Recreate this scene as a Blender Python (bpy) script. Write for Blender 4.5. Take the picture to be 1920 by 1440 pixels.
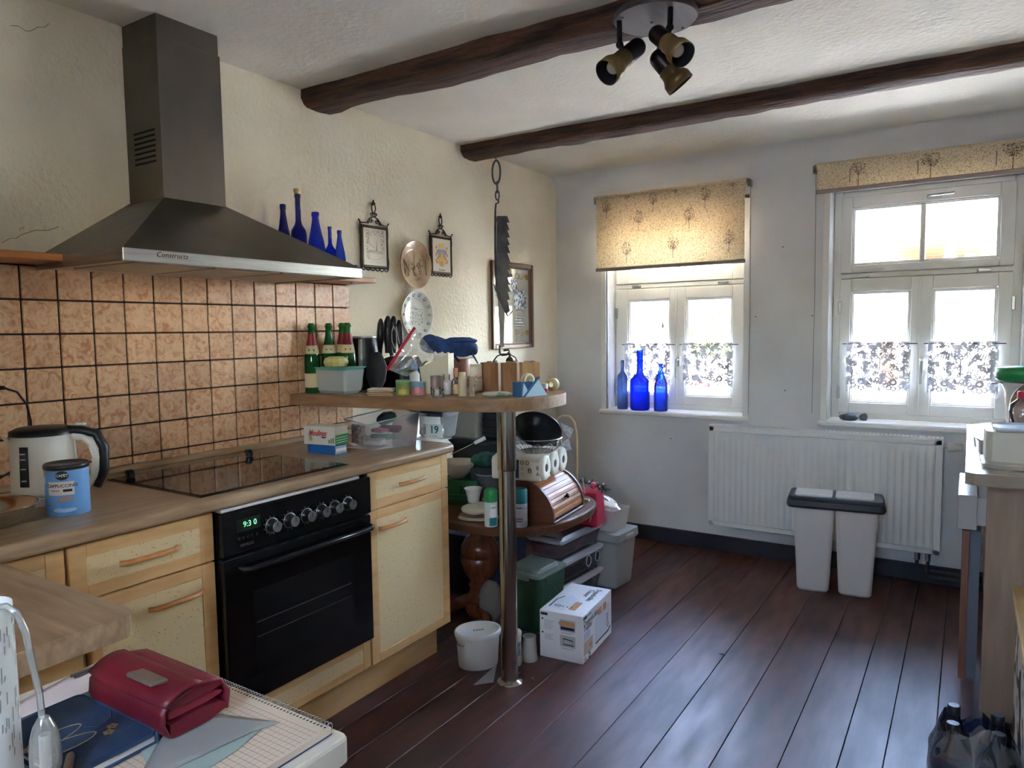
import bpy, bmesh, math, random
from mathutils import Vector, Matrix, noise
random.seed(7)
PI = math.pi
for o in list(bpy.data.objects): bpy.data.objects.remove(o)
SC = bpy.context.scene
COL = SC.collection
V = Vector

# ------------------------------------------------------------------ camera
# X: away from the left wall, Y: towards the window wall, Z: up from the floor (metres)
F_PX, YAW, PITCH, ROLL = 1342.37, 0.569376, -0.0746838, -0.0136015
CAM = V((2.3942, 0.0, 1.3662))
_f = V((-math.sin(YAW)*math.cos(PITCH), math.cos(YAW)*math.cos(PITCH), math.sin(PITCH)))
_r = V((math.cos(YAW), math.sin(YAW), 0)); _u = _r.cross(_f)
_r, _u = math.cos(ROLL)*_r + math.sin(ROLL)*_u, -math.sin(ROLL)*_r + math.cos(ROLL)*_u
cd = bpy.data.cameras.new('camera'); cam = bpy.data.objects.new('camera', cd); COL.objects.link(cam)
cd.sensor_fit = 'HORIZONTAL'; cd.sensor_width = 36; cd.lens = F_PX/1920*36; cd.clip_start = 0.02; cd.clip_end = 300
cam.matrix_world = Matrix(((_r.x, _u.x, -_f.x, CAM.x), (_r.y, _u.y, -_f.y, CAM.y), (_r.z, _u.z, -_f.z, CAM.z), (0, 0, 0, 1)))
SC.camera = cam

# ------------------------------------------------------------------ light
W = bpy.data.worlds.new('World'); SC.world = W; W.use_nodes = True
wn = W.node_tree.nodes; wl = W.node_tree.links; wn.clear()
wo = wn.new('ShaderNodeOutputWorld'); wb = wn.new('ShaderNodeBackground'); sk = wn.new('ShaderNodeTexSky')
sk.sky_type = 'NISHITA'; sk.sun_disc = False; sk.sun_elevation = math.radians(42); sk.sun_rotation = math.radians(100)
sk.air_density = 1.0; sk.dust_density = 2.5; sk.ozone_density = 1.0
wb.inputs[1].default_value = 2.0
wl.new(sk.outputs[0], wb.inputs[0]); wl.new(wb.outputs[0], wo.inputs[0])
sun = bpy.data.lights.new('sun', 'SUN'); sun.energy = 2.6; sun.angle = 0.01; sun.color = (1, 0.98, 0.96)
so = bpy.data.objects.new('sun', sun); COL.objects.link(so)
so.rotation_euler = V((-1.0, -0.02, -1.0)).to_track_quat('-Z', 'Y').to_euler()
vs = SC.view_settings
vs.view_transform = 'Standard'; vs.look = 'None'; vs.exposure = 3.4; vs.gamma = 1.0; vs.use_curve_mapping = False

SC.cycles.max_bounces = 16; SC.cycles.diffuse_bounces = 8; SC.cycles.transparent_max_bounces = 40; SC.cycles.transmission_bounces = 12

# ------------------------------------------------------------------ photo pixel -> place
def ray(x, y): return _f + (x-960)/F_PX*_r - (y-720)/F_PX*_u
def on(x, y, ax, val):
    d = ray(x, y); return CAM + d*((val-CAM[ax])/d[ax])
def gz(x, y, z): return on(x, y, 2, z)
def onp(x, y, A, n):
    d = ray(x, y); return CAM + d*((A-CAM).dot(n)/d.dot(n))
def dep(P): return (V(P)-CAM).dot(_f)
def place(xc, yb, yt, w, z, rfac=1.0):
    """thing standing on height z: centre px, bottom px, top px, width px -> (centre, height, radius)"""
    G = gz(xc, yb, z); R = w/2*dep(G)/F_PX
    h = V((G.x-CAM.x, G.y-CAM.y, 0)).normalized()
    Cc = G + h*R*rfac; d = ray(xc, yt)
    t = math.hypot(Cc.x-CAM.x, Cc.y-CAM.y)/math.hypot(d.x, d.y)
    return Cc, CAM.z + t*d.z - z, w/2*dep(Cc)/F_PX
FACE = V((-_f.x, -_f.y, 0)).normalized()      # horizontal direction towards the camera
FRZ = math.atan2(FACE.y, FACE.x) + PI/2        # rotation that turns a -Y front to the camera

# ------------------------------------------------------------------ materials
def S(r, g, b):
    f = lambda c: (c/255/12.92) if c/255 <= 0.04045 else ((c/255+0.055)/1.055)**2.4
    return (f(r), f(g), f(b), 1)
MATS = {}
def mat(name, col, rough=0.5, metal=0.0, col2=None, nscale=8, nstretch=(1, 1, 1), ramp=(0.4, 0.65), detail=4, bump=0, bscale=40,
        spec=0.5, trans=0, alpha=1, emit=0, ior=1.45, rough2=None, coat=0, rand=0, bdist=0.004, bstretch=None, tex='noise'):
    if name in MATS: return MATS[name]
    m = bpy.data.materials.new(name); m.use_nodes = True; nt = m.node_tree; N = nt.nodes; Lk = nt.links
    b = N['Principled BSDF']; I = b.inputs
    I['Base Color'].default_value = col; I['Roughness'].default_value = rough; I['Metallic'].default_value = metal
    I['Specular IOR Level'].default_value = spec; I['IOR'].default_value = ior
    I['Transmission Weight'].default_value = trans; I['Alpha'].default_value = alpha; I['Coat Weight'].default_value = coat
    if emit: I['Emission Color'].default_value = col; I['Emission Strength'].default_value = emit
    co = None
    def coords(st):
        tc = N.new('ShaderNodeTexCoord'); mp = N.new('ShaderNodeMapping'); mp.inputs['Scale'].default_value = st
        Lk.new(tc.outputs['Object'], mp.inputs[0])
        if rand:
            oi = N.new('ShaderNodeObjectInfo'); cb = N.new('ShaderNodeVectorMath'); cb.operation = 'MULTIPLY_ADD'
            Lk.new(oi.outputs['Random'], cb.inputs[0]); cb.inputs[1].default_value = (17, 31, 23)
            Lk.new(mp.outputs[0], cb.inputs[2]); return cb.outputs[0]
        return mp.outputs[0]
    if col2 is not None:
        v = coords(nstretch); nz = N.new('ShaderNodeTexNoise'); nz.inputs['Scale'].default_value = nscale; nz.inputs['Detail'].default_value = detail
        Lk.new(v, nz.inputs['Vector']); rp = N.new('ShaderNodeValToRGB'); e = rp.color_ramp.elements
        e[0].position, e[1].position = ramp; e[0].color = col; e[1].color = col2
        Lk.new(nz.outputs['Fac'], rp.inputs[0]); out = rp.outputs[0]
        if rand:
            oi = N.new('ShaderNodeObjectInfo'); hs = N.new('ShaderNodeHueSaturation'); mr = N.new('ShaderNodeMapRange')
            Lk.new(oi.outputs['Random'], mr.inputs[0]); mr.inputs['To Min'].default_value = 1-rand; mr.inputs['To Max'].default_value = 1+rand
            Lk.new(mr.outputs[0], hs.inputs['Value']); Lk.new(out, hs.inputs['Color']); out = hs.outputs[0]
        Lk.new(out, I['Base Color'])
        if rough2 is not None:
            mr = N.new('ShaderNodeMapRange'); Lk.new(nz.outputs['Fac'], mr.inputs[0]); mr.inputs['From Min'].default_value = 0.3; mr.inputs['From Max'].default_value = 0.7
            mr.inputs['To Min'].default_value = rough; mr.inputs['To Max'].default_value = rough2; Lk.new(mr.outputs[0], I['Roughness'])
    if bump:
        v = coords(bstretch or (1, 1, 1)); nz = N.new('ShaderNodeTexNoise'); nz.inputs['Scale'].default_value = bscale; nz.inputs['Detail'].default_value = 5
        Lk.new(v, nz.inputs['Vector']); bp = N.new('ShaderNodeBump'); bp.inputs['Strength'].default_value = bump; bp.inputs['Distance'].default_value = bdist
        Lk.new(nz.outputs['Fac'], bp.inputs['Height']); Lk.new(bp.outputs[0], I['Normal'])
    MATS[name] = m; return m
def wood(name, c1, c2, sc=(1, 1, 1), nscale=10, rough=0.45, bump=0.15, rand=0, ramp=(0.3, 0.7), coat=0, detail=6):
    return mat(name, c1, rough, col2=c2, nscale=nscale, nstretch=sc, ramp=ramp, bump=bump, bscale=nscale*2.5, bstretch=sc, rand=rand, detail=detail, coat=coat)
def clear(name, tint=(1, 1, 1, 1), opac=0.15, rough=0.08, spec=0.5, gl=0.12, gcol=(1, 1, 1, 1)):
    """thin clear sheet: transparent, a little body colour and a glossy skin"""
    if name in MATS: return MATS[name]
    m = bpy.data.materials.new(name); m.use_nodes = True; nt = m.node_tree; N = nt.nodes; Lk = nt.links; N.clear()
    o = N.new('ShaderNodeOutputMaterial'); t = N.new('ShaderNodeBsdfTransparent'); d = N.new('ShaderNodeBsdfDiffuse'); g = N.new('ShaderNodeBsdfGlossy')
    t.inputs[0].default_value = tint; d.inputs[0].default_value = gcol; g.inputs['Roughness'].default_value = rough
    m1 = N.new('ShaderNodeMixShader'); m2 = N.new('ShaderNodeMixShader'); fr = N.new('ShaderNodeFresnel'); fr.inputs[0].default_value = 1.4
    m1.inputs[0].default_value = opac; Lk.new(t.outputs[0], m1.inputs[1]); Lk.new(d.outputs[0], m1.inputs[2])
    ad = N.new('ShaderNodeMath'); ad.operation = 'ADD'; ad.use_clamp = True; Lk.new(fr.outputs[0], ad.inputs[0]); ad.inputs[1].default_value = gl-0.06
    Lk.new(ad.outputs[0], m2.inputs[0]); Lk.new(m1.outputs[0], m2.inputs[1]); Lk.new(g.outputs[0], m2.inputs[2]); Lk.new(m2.outputs[0], o.inputs[0])
    MATS[name] = m; return m

# ------------------------------------------------------------------ mesh builder
class MB:
    def __init__(s): s.v = []; s.f = []; s.sm = []; s.M = Matrix()
    def at(s, M): s.M = M; return s
    def add(s, vs, fs, smooth=False):
        n = len(s.v); s.v += [s.M @ V(p) for p in vs]; s.f += [tuple(i+n for i in f) for f in fs]; s.sm += [smooth]*len(fs); return s
    def box(s, x0, x1, y0, y1, z0, z1, b=0.0):
        if b <= 0:
            vs = [(x, y, z) for x in (x0, x1) for y in (y0, y1) for z in (z0, z1)]
            return s.add(vs, [(0, 1, 3, 2), (4, 6, 7, 5), (0, 4, 5, 1), (2, 3, 7, 6), (0, 2, 6, 4), (1, 5, 7, 3)])
        b = min(b, (x1-x0)*.49, (y1-y0)*.49, (z1-z0)*.49)
        X = (x0, x1); Y = (y0, y1); Z = (z0, z1); vs = []; idx = {}
        for i in (0, 1):
            for j in (0, 1):
                for k in (0, 1):
                    sx, sy, sz = (b, -b)[i], (b, -b)[j], (b, -b)[k]
                    for a in range(3):
                        idx[(i, j, k, a)] = len(vs)
                        vs.append((X[i] + (0 if a == 0 else sx), Y[j] + (0 if a == 1 else sy), Z[k] + (0 if a == 2 else sz)))
        fs = []
        q = lambda *t: fs.append(tuple(idx[u] for u in t))
        for i in (0, 1): q(*[(i, j, k, 0) for j, k in ((0, 0), (1, 0), (1, 1), (0, 1))][::(1 if i else -1)])
        for j in (0, 1): q(*[(i, j, k, 1) for i, k in ((0, 0), (0, 1), (1, 1), (1, 0))][::(1 if j else -1)])
        for k in (0, 1): q(*[(i, j, k, 2) for i, j in ((0, 0), (1, 0), (1, 1), (0, 1))][::(1 if k else -1)])
        for i in (0, 1):
            for j in (0, 1): q((i, j, 0, 0), (i, j, 1, 0), (i, j, 1, 1), (i, j, 0, 1))
            for k in (0, 1): q((i, 0, k, 0), (i, 1, k, 0), (i, 1, k, 2), (i, 0, k, 2))
        for j in (0, 1):
            for k in (0, 1): q((0, j, k, 1), (1, j, k, 1), (1, j, k, 2), (0, j, k, 2))
        for i in (0, 1):
            for j in (0, 1):
                for k in (0, 1): q((i, j, k, 0), (i, j, k, 1), (i, j, k, 2))
        return s.add(vs, fs)
    def lathe(s, prof, n=24, c=(0, 0, 0), sx=1, sy=1, cap0=True, cap1=True, smooth=True):
        vs = []; fs = []
        for r, z in prof:
            for i in range(n):
                a = 2*PI*i/n; vs.append((c[0]+r*sx*math.cos(a), c[1]+r*sy*math.sin(a), c[2]+z))
        for k in range(len(prof)-1):
            for i in range(n):
                j = (i+1) % n; fs.append((k*n+i, k*n+j, (k+1)*n+j, (k+1)*n+i))
        s.add(vs, fs, smooth)
        if cap0: s.add(vs[:n], [tuple(range(n))[::-1]])
        if cap1: s.add(vs[-n:], [tuple(range(n))])
        return s
    def cyl(s, r, z0, z1, n=20, c=(0, 0), bev=0, r2=None):
        r2 = r if r2 is None else r2
        p = [(r, z0), (r2, z1)] if not bev else [(r-bev, z0), (r, z0+bev), (r2, z1-bev), (r2-bev, z1)]
        return s.lathe(p, n, (c[0], c[1], 0))
    def tube(s, pts, r, n=8, cap=True, closed=False, flat=1.0, up=None):
        pts = [V(p) for p in pts]; m = len(pts); vs = []; fs = []
        rr = r if isinstance(r, (list, tuple)) else [r]*m
        prev = None
        for i, p in enumerate(pts):
            a = pts[(i-1) % m] if (closed or i) else p; b_ = pts[(i+1) % m] if (closed or i < m-1) else p
            t = (b_-a); t = t.normalized() if t.length > 1e-9 else V((0, 0, 1))
            if prev is None:
                g = V(up) if up else (V((0, 0, 1)) if abs(t.z) < 0.9 else V((1, 0, 0))); e = (g - t*g.dot(t)).normalized()
            else:
                e = prev - t*prev.dot(t); e = e.normalized() if e.length > 1e-6 else prev
            prev = e; w = t.cross(e)
            for k in range(n):
                an = 2*PI*k/n; vs.append(p + rr[i]*(math.cos(an)*e*flat + math.sin(an)*w))
        for i in range(m if closed else m-1):
            for k in range(n):
                l = (k+1) % n; i2 = (i+1) % m; fs.append((i*n+k, i*n+l, i2*n+l, i2*n+k))
        s.add(vs, fs, True)
        if cap and not closed:
            s.add(vs[:n], [tuple(range(n))[::-1]]); s.add(vs[-n:], [tuple(range(n))])
        return s
    def prism(s, outl, M=None, d=0.01, bev=0.0):
        """outline in local xy, extruded along local z by d (M: local->parent)"""
        M = M or Matrix(); n = len(outl)
        vs = [M @ V((x, y, 0)) for x, y in outl] + [M @ V((x, y, d)) for x, y in outl]
        fs = [tuple(range(n))[::-1], tuple(range(n, 2*n))] + [(i, (i+1) % n, n+(i+1) % n, n+i) for i in range(n)]
        return s.add(vs, fs)
    def sphere(s, c, r, n=14, m=9, sx=1, sy=1, sz=1):
        p = [(max(1e-4, math.sin(PI*i/m)), -math.cos(PI*i/m)) for i in range(m+1)]
        vs = []; fs = []
        for rr, z in p:
            for i in range(n): a = 2*PI*i/n; vs.append((c[0]+r*sx*rr*math.cos(a), c[1]+r*sy*rr*math.sin(a), c[2]+r*sz*z))
        for k in range(m):
            for i in range(n): j = (i+1) % n; fs.append((k*n+i, k*n+j, (k+1)*n+j, (k+1)*n+i))
        return s.add(vs, fs, True)
    def grid(s, fn, nu, nv, smooth=True, thick=0):
        vs = [V(fn(u/nu, v/nv)) for v in range(nv+1) for u in range(nu+1)]; w = nu+1
        fs = [(v*w+u, v*w+u+1, (v+1)*w+u+1, (v+1)*w+u) for v in range(nv) for u in range(nu)]
        if thick:
            nn = [V((0, 0, 0)) for _ in vs]
            for f in fs:
                k = (vs[f[1]]-vs[f[0]]).cross(vs[f[3]]-vs[f[0]])
                for i in f: nn[i] += k
            n0 = len(vs); vs = vs + [p - (nn[i].normalized() if nn[i].length > 0 else V((0, 0, 1)))*thick for i, p in enumerate(vs)]
            fb = [tuple(i+n0 for i in f[::-1]) for f in fs]
            ring = [u for u in range(nu+1)] + [v*w+nu for v in range(1, nv+1)] + [nv*w+u for u in range(nu-1, -1, -1)] + [v*w for v in range(nv-1, 0, -1)]
            sd = [(ring[(i+1) % len(ring)], ring[i], ring[i]+n0, ring[(i+1) % len(ring)]+n0) for i in range(len(ring))]
            fs = fs + fb + sd
        return s.add(vs, fs, smooth)
    def frame(s, x0, x1, z0, z1, w, y0, y1, wt=None, wb=None, b=0.0):
        wt = w if wt is None else wt; wb = w if wb is None else wb
        s.box(x0, x0+w, y0, y1, z0, z1, b); s.box(x1-w, x1, y0, y1, z0, z1, b)
        s.box(x0+w, x1-w, y0, y1, z0, z0+wb, b); s.box(x0+w, x1-w, y0, y1, z1-wt, z1, b); return s
    def mesh(s, name):
        me = bpy.data.meshes.new(name); me.from_pydata([tuple(p) for p in s.v], [], s.f); me.update()
        me.polygons.foreach_set('use_smooth', s.sm); return me
    def obj(s, name, m, parent=None, loc=None, rz=0, kind=None, world=False):
        if world and parent is not None:
            Mi = INV[parent.name]; s.v = [Mi @ p for p in s.v]
        me = s.mesh(name); me.materials.append(m); o = bpy.data.objects.new(name, me); COL.objects.link(o)
        if parent is not None: o.parent = parent
        if loc is not None: o.location = loc
        if rz: o.rotation_euler = (0, 0, rz)
        if kind: o['kind'] = kind
        return o
INV = {}
def tag(o, label, cat, group=None):
    o['label'] = label; o['category'] = cat
    if group: o['group'] = group
    return o
def thing(name, label, cat, loc=(0, 0, 0), rz=0, group=None, kind=None):
    o = bpy.data.objects.new(name, None); COL.objects.link(o); o.empty_display_size = 0.05
    o.location = loc; o.rotation_euler = (0, 0, rz)
    if kind: o['kind'] = kind
    if label: o['label'] = label
    if cat: o['category'] = cat
    if group: o['group'] = group
    return o
def copy_tree(o, parent=None):
    c = o.copy(); COL.objects.link(c)
    if parent is not None: c.parent = parent
    for ch in [k for k in bpy.data.objects if k.parent == o and k != c]: copy_tree(ch, c)
    return c
def T(x=0, y=0, z=0): return Matrix.Translation((x, y, z))
def Rz(a): return Matrix.Rotation(a, 4, 'Z')
def Rx(a): return Matrix.Rotation(a, 4, 'X')
def Ry(a): return Matrix.Rotation(a, 4, 'Y')
def basis(o, x, y, z=None):
    x = V(x).normalized(); y = V(y).normalized(); z = x.cross(y) if z is None else V(z)
    return Matrix(((x.x, y.x, z.x, o[0]), (x.y, y.y, z.y, o[1]), (x.z, y.z, z.z, o[2]), (0, 0, 0, 1)))
def text(s_, size, m, parent, M, name='lettering', ext=0.0003, fit=None, shear=0, wrap=None, space=1.0, bold=0):
    cu = bpy.data.curves.new('t', 'FONT'); cu.body = s_; cu.size = size; cu.align_x = 'CENTER'; cu.align_y = 'CENTER'; cu.shear = shear
    cu.extrude = ext; cu.resolution_u = 2; cu.space_character = space; cu.offset = bold
    ob = bpy.data.objects.new('t', cu); COL.objects.link(ob); bpy.context.view_layer.update()
    me = bpy.data.meshes.new_from_object(ob.evaluated_get(bpy.context.evaluated_depsgraph_get())); bpy.data.objects.remove(ob)
    if fit and len(me.vertices):
        xs = [v.co.x for v in me.vertices]; k = fit/(max(xs)-min(xs))
        for v in me.vertices: v.co.x *= k
    if wrap:      # wrap = radius of an upright cylinder whose axis is local z of M, text centred on -Y side
        for v in me.vertices:
            a = v.co.x/wrap - PI/2; r = wrap + v.co.z + 0.0004; y = v.co.y
            v.co = V((r*math.cos(a), r*math.sin(a), y))
    me.transform(M); me.materials.append(m); me.name = name
    o = bpy.data.objects.new(name, me); COL.objects.link(o); o.parent = parent; return o
WALLM = lambda x, y, z: basis((x, y, z), (0, 1, 0), (0, 0, 1))        # sheet on the left wall, facing +X
FRONTM = lambda x, y, z: basis((x, y, z), (1, 0, 0), (0, 0, 1))       # sheet facing -Y
TOPM = lambda x, y, z, a=0: T(x, y, z) @ Rz(a)
def dup(o, loc, rz=0, label=None, group=None):
    c = copy_tree(o); c.location = loc; c.rotation_euler = (0, 0, rz)
    if label: c['label'] = label
    if group: c['group'] = group
    return c
# ================================================================== materials of the place
mWallL = mat('plaster_cream', S(238, 228, 203), 0.9, col2=S(226, 214, 187), nscale=2.2, bump=0.6, bscale=48, bdist=0.008)
mWallF = mat('plaster_white', S(220, 220, 219), 0.9, col2=S(204, 203, 201), nscale=1.6, bump=0.25, bscale=30, bdist=0.006)
mCeil = mat('plaster_ceiling', S(228, 223, 211), 0.9, col2=S(218, 212, 198), nscale=2, bump=0.5, bscale=45, bdist=0.007)
mFloor = mat('worn_brown_floor_paint', S(94, 50, 40), 0.36, col2=S(58, 33, 27), nscale=3.5, nstretch=(5, 1.0, 1), ramp=(0.3, 0.72), detail=9, bump=0.18, bscale=9, bstretch=(10, 1.2, 1), rough2=0.48, rand=0.16, bdist=0.002, spec=0.6)
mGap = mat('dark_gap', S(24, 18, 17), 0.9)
mBase = mat('dark_blue_grey_skirting', S(52, 50, 56), 0.5, col2=S(40, 38, 44), nscale=6)
mWhite = mat('white_window_paint', S(226, 224, 216), 0.35, col2=S(216, 213, 204), nscale=3)
mSill = mat('white_sill_paint', S(228, 226, 222), 0.4)
mGlass = clear('window_glass', opac=0.0, gl=0.07, rough=0.01)
mSteelB = mat('brushed_bolt_metal', S(190, 190, 186), 0.35, 1.0)
mBeam = mat('old_beam_oak', S(92, 60, 44), 0.75, col2=S(44, 30, 25), nscale=5, nstretch=(0.8, 7, 7), detail=8, bump=0.9, bscale=12, bstretch=(0.7, 7, 7), bdist=0.02)
mGrout = mat('dark_brown_grout', S(42, 29, 22), 0.85)

RX, BY, LY, CZ = 3.12, -0.9, 4.32, 2.385      # right wall, back wall, window wall, ceiling

# floor: boards run towards the window wall
fl = MB().box(-0.3, RX+0.3, BY-0.3, LY+0.35, -0.06, -0.012).obj('floor', mGap, kind='structure')
seams = [0.0, 0.15, 0.30, 0.46, 0.60, 0.745, 0.885, 1.03, 1.205, 1.387, 1.566, 1.746, 1.927, 2.083, 2.203, 2.335, 2.50, 2.67, 2.84, 2.99, 3.12]
for i in range(len(seams)-1):
    x0, x1 = seams[i]+0.0012, seams[i+1]-0.0012
    MB().box(x0-(x0+x1)/2, x1-(x0+x1)/2, BY, LY, -0.012, 0.0-0.0004*(i % 3), 0.0012).obj('floor_board', mFloor, fl, loc=((x0+x1)/2, 0, 0))
# a knot hole in one board
MB().lathe([(0.001, 0.0), (0.014, 0.0004)], 12, sy=0.45, cap0=False).obj('knot_hole', mGap, fl, loc=gz(1354, 1227, 0.0005)+V((0, 0, 0.0004)))

MB().box(-0.3, RX+0.3, BY-0.3, LY+0.3, CZ, CZ+0.3).obj('ceiling', mCeil, kind='structure')
wl_ = MB().box(-0.3, 0, BY-0.3, LY+0.3, -0.06, CZ+0.2).obj('wall_left', mWallL, kind='structure')
MB().box(RX, RX+0.3, BY-0.3, LY+0.3, -0.06, CZ+0.2).obj('wall_right', mWallF, kind='structure')
W3 = (1.95, 2.50); Z3 = (1.50, 2.0)      # unseen window opening added behind the camera to let in fill light
wbk_ = MB()
for x0, x1, z0, z1 in ((-0.3, W3[0], -0.06, CZ+0.2), (W3[1], RX+0.3, -0.06, CZ+0.2), (W3[0], W3[1], -0.06, Z3[0]), (W3[0], W3[1], Z3[1], CZ+0.2)): wbk_.box(x0, x1, BY-0.3, BY, z0, z1)
wbk_.obj('wall_back', mWallF, kind='structure')
# window wall with two openings
W1, W2 = (0.372, 1.26), (1.725, 2.61); WZ0, WZ1 = 0.835, 2.115; WT = 0.30
wf = MB()
for x0, x1, z0, z1 in [(0, W1[0], -0.06, CZ+0.2), (W1[1], W2[0], -0.06, CZ+0.2), (W2[1], RX, -0.06, CZ+0.2)] + [(a, b, z0, z1) for a, b in (W1, W2) for z0, z1 in ((-0.06, WZ0), (WZ1, CZ+0.2))]:
    wf.box(x0, x1, LY, LY+WT, z0, z1)
wfo = wf.obj('wall_far', mWallF, kind='structure')
# nail holes and hooks left in the window wall
nl = MB()
for q in [(1468, 463), (1417, 594), (1472, 732), (1258, 822), (1523, 592), (1610, 876), (1705, 870)]:
    P = on(*q, 1, LY); nl.at(T(P.x, LY, P.z) @ Rx(PI/2)).cyl(0.0035, 0, 0.004, 8)
nl.obj('nail', mat('nail_dark', S(60, 52, 46), 0.6), wfo)
cv = MB()      # soft plaster cove where ceiling meets the window wall
cv.grid(lambda u, v: (u*RX, LY-0.10+0.10*math.sin(v*PI/2)+0.0005, CZ-0.10*(1-math.cos(v*PI/2))+0.0), 24, 8)
cv.obj('trim_3', mWallF, kind='structure')
# plaster cracks on the left wall: thin dark hairlines
ck = MB()
for (xa, ya), (xb, yb) in [((20, 48), (58, 58)), ((58, 58), (92, 44)), ((4, 455), (40, 440)), ((40, 440), (110, 425)), ((36, 432), (45, 425))]:
    A = on(xa, ya, 0, 0); B = on(xb, yb, 0, 0)
    ck.tube([A, A.lerp(B, .35)+V((0, .003, .005)), A.lerp(B, .7)+V((0, .002, -.004)), B], 0.0009, 4)
ck.obj('crack', mat('hairline_crack', S(150, 138, 116), 0.9), wl_)

MB().box(0, 2.5, LY-0.018, LY, 0.0, 0.095, 0.003).obj('baseboard_far', mBase, kind='structure')
MB().box(2.5, RX, LY-0.018, LY, 0.0, 0.095, 0.003).obj('baseboard_far', mBase, kind='structure')
MB().box(0.0, 0.018, 2.36, LY-0.018, 0.0, 0.095, 0.003).obj('baseboard_left', mBase, kind='structure')

# old hewn ceiling beams
def beam(name, y0, y1, z0, seed, label):
    m = MB(); n = 46; prof = 10
    def ring(u):
        x = u*RX; out = []
        w0 = y0 + 0.020*noise.noise((x*1.7, seed, 0)) + 0.008*noise.noise((x*7, seed, 3))
        w1 = y1 + 0.022*noise.noise((x*1.5, seed, 7)) + 0.012*noise.noise((x*8, seed, 9))
        zb = z0 + 0.012*noise.noise((x*2.1, seed, 5)) + 0.004*noise.noise((x*11, seed, 15))
        pts = [(w0, CZ+0.02), (w0-0.004, (CZ+zb)/2), (w0+0.012, zb+0.010), (w0+0.03, zb), ((w0+w1)/2, zb-0.004), (w1-0.03, zb+0.001), (w1-0.01, zb+0.012), (w1, (CZ+zb)/2), (w1, CZ+0.02)]
        return [(x, a + 0.003*noise.noise((x*14, a*40, seed)), b + (0.003*noise.noise((x*16, a*50, seed+2)) if b < CZ else 0)) for a, b in pts]
    R = [ring(i/n) for i in range(n+1)]; k = len(R[0])
    vs = [p for r in R for p in r]; fs = [(i*k+j, (i+1)*k+j, (i+1)*k+j+1, i*k+j+1) for i in range(n) for j in range(k-1)]
    m.add(vs, fs, True)
    o = m.obj(name, mBeam, kind='structure'); o['label'] = label; return o
beam('trim_1', 2.135, 2.315, 2.318, 3.1, 'rough dark oak ceiling beam carrying the spotlight lamp')
beam('trim_2', 3.255, 3.405, 2.322, 8.4, 'rough dark oak ceiling beam with the iron hook chain')

# tiled splashback
P_, TY0, TZ0 = 0.1035, 1.0201, 1.5815
sb = MB().box(0.0, 0.004, 0.0, 2.352, 0.925, TZ0+0.004).obj('splashback', mGrout, wl_)
def tilemat():
    m = bpy.data.materials.new('terracotta_marbled_tile'); m.use_nodes = True; N = m.node_tree.nodes; Lk = m.node_tree.links; b = N['Principled BSDF']
    tc = N.new('ShaderNodeTexCoord'); oi = N.new('ShaderNodeObjectInfo'); ma = N.new('ShaderNodeVectorMath'); ma.operation = 'MULTIPLY_ADD'
    Lk.new(oi.outputs['Random'], ma.inputs[0]); ma.inputs[1].default_value = (7, 13, 29); Lk.new(tc.outputs['Object'], ma.inputs[2])
    n1 = N.new('ShaderNodeTexNoise'); n1.inputs['Scale'].default_value = 34; n1.inputs['Detail'].default_value = 8; n1.inputs['Distortion'].default_value = 1.6
    Lk.new(ma.outputs[0], n1.inputs['Vector'])
    rp = N.new('ShaderNodeValToRGB'); e = rp.color_ramp.elements
    e[0].position = 0.42; e[0].color = S(216, 174, 132); e[1].position = 0.66; e[1].color = S(184, 124, 86); k = e.new(0.56); k.color = S(204, 154, 112)
    Lk.new(n1.outputs['Fac'], rp.inputs[0])
    n2 = N.new('ShaderNodeTexNoise'); n2.inputs['Scale'].default_value = 17; n2.inputs['Detail'].default_value = 3; n2.inputs['Distortion'].default_value = 2.5
    Lk.new(ma.outputs[0], n2.inputs['Vector'])
    sb_ = N.new('ShaderNodeMath'); sb_.operation = 'SUBTRACT'; Lk.new(n2.outputs['Fac'], sb_.inputs[0]); sb_.inputs[1].default_value = 0.5
    ab = N.new('ShaderNodeMath'); ab.operation = 'ABSOLUTE'; Lk.new(sb_.outputs[0], ab.inputs[0])
    r2 = N.new('ShaderNodeValToRGB'); r2.color_ramp.elements[0].position = 0.0; r2.color_ramp.elements[0].color = (0.55, 0.55, 0.55, 1); r2.color_ramp.elements[1].position = 0.012; r2.color_ramp.elements[1].color = (1, 1, 1, 1)
    Lk.new(ab.outputs[0], r2.inputs[0])
    mx = N.new('ShaderNodeMixRGB'); mx.blend_type = 'MULTIPLY'; mx.inputs[0].default_value = 0.55; Lk.new(rp.outputs[0], mx.inputs[1]); Lk.new(r2.outputs[0], mx.inputs[2])
    hs = N.new('ShaderNodeHueSaturation'); mr = N.new('ShaderNodeMapRange'); Lk.new(oi.outputs['Random'], mr.inputs[0]); mr.inputs['To Min'].default_value = 0.9; mr.inputs['To Max'].default_value = 1.08
    Lk.new(mr.outputs[0], hs.inputs['Value']); Lk.new(mx.outputs[0], hs.inputs['Color']); Lk.new(hs.outputs[0], b.inputs['Base Color'])
    b.inputs['Roughness'].default_value = 0.3
    n3 = N.new('ShaderNodeTexNoise'); n3.inputs['Scale'].default_value = 160; Lk.new(ma.outputs[0], n3.inputs['Vector'])
    bp = N.new('ShaderNodeBump'); bp.inputs['Strength'].default_value = 0.25; bp.inputs['Distance'].default_value = 0.002; Lk.new(n3.outputs['Fac'], bp.inputs['Height']); Lk.new(bp.outputs[0], b.inputs['Normal'])
    MATS['tile'] = m; return m
mTile = tilemat()
tme = {}
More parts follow.
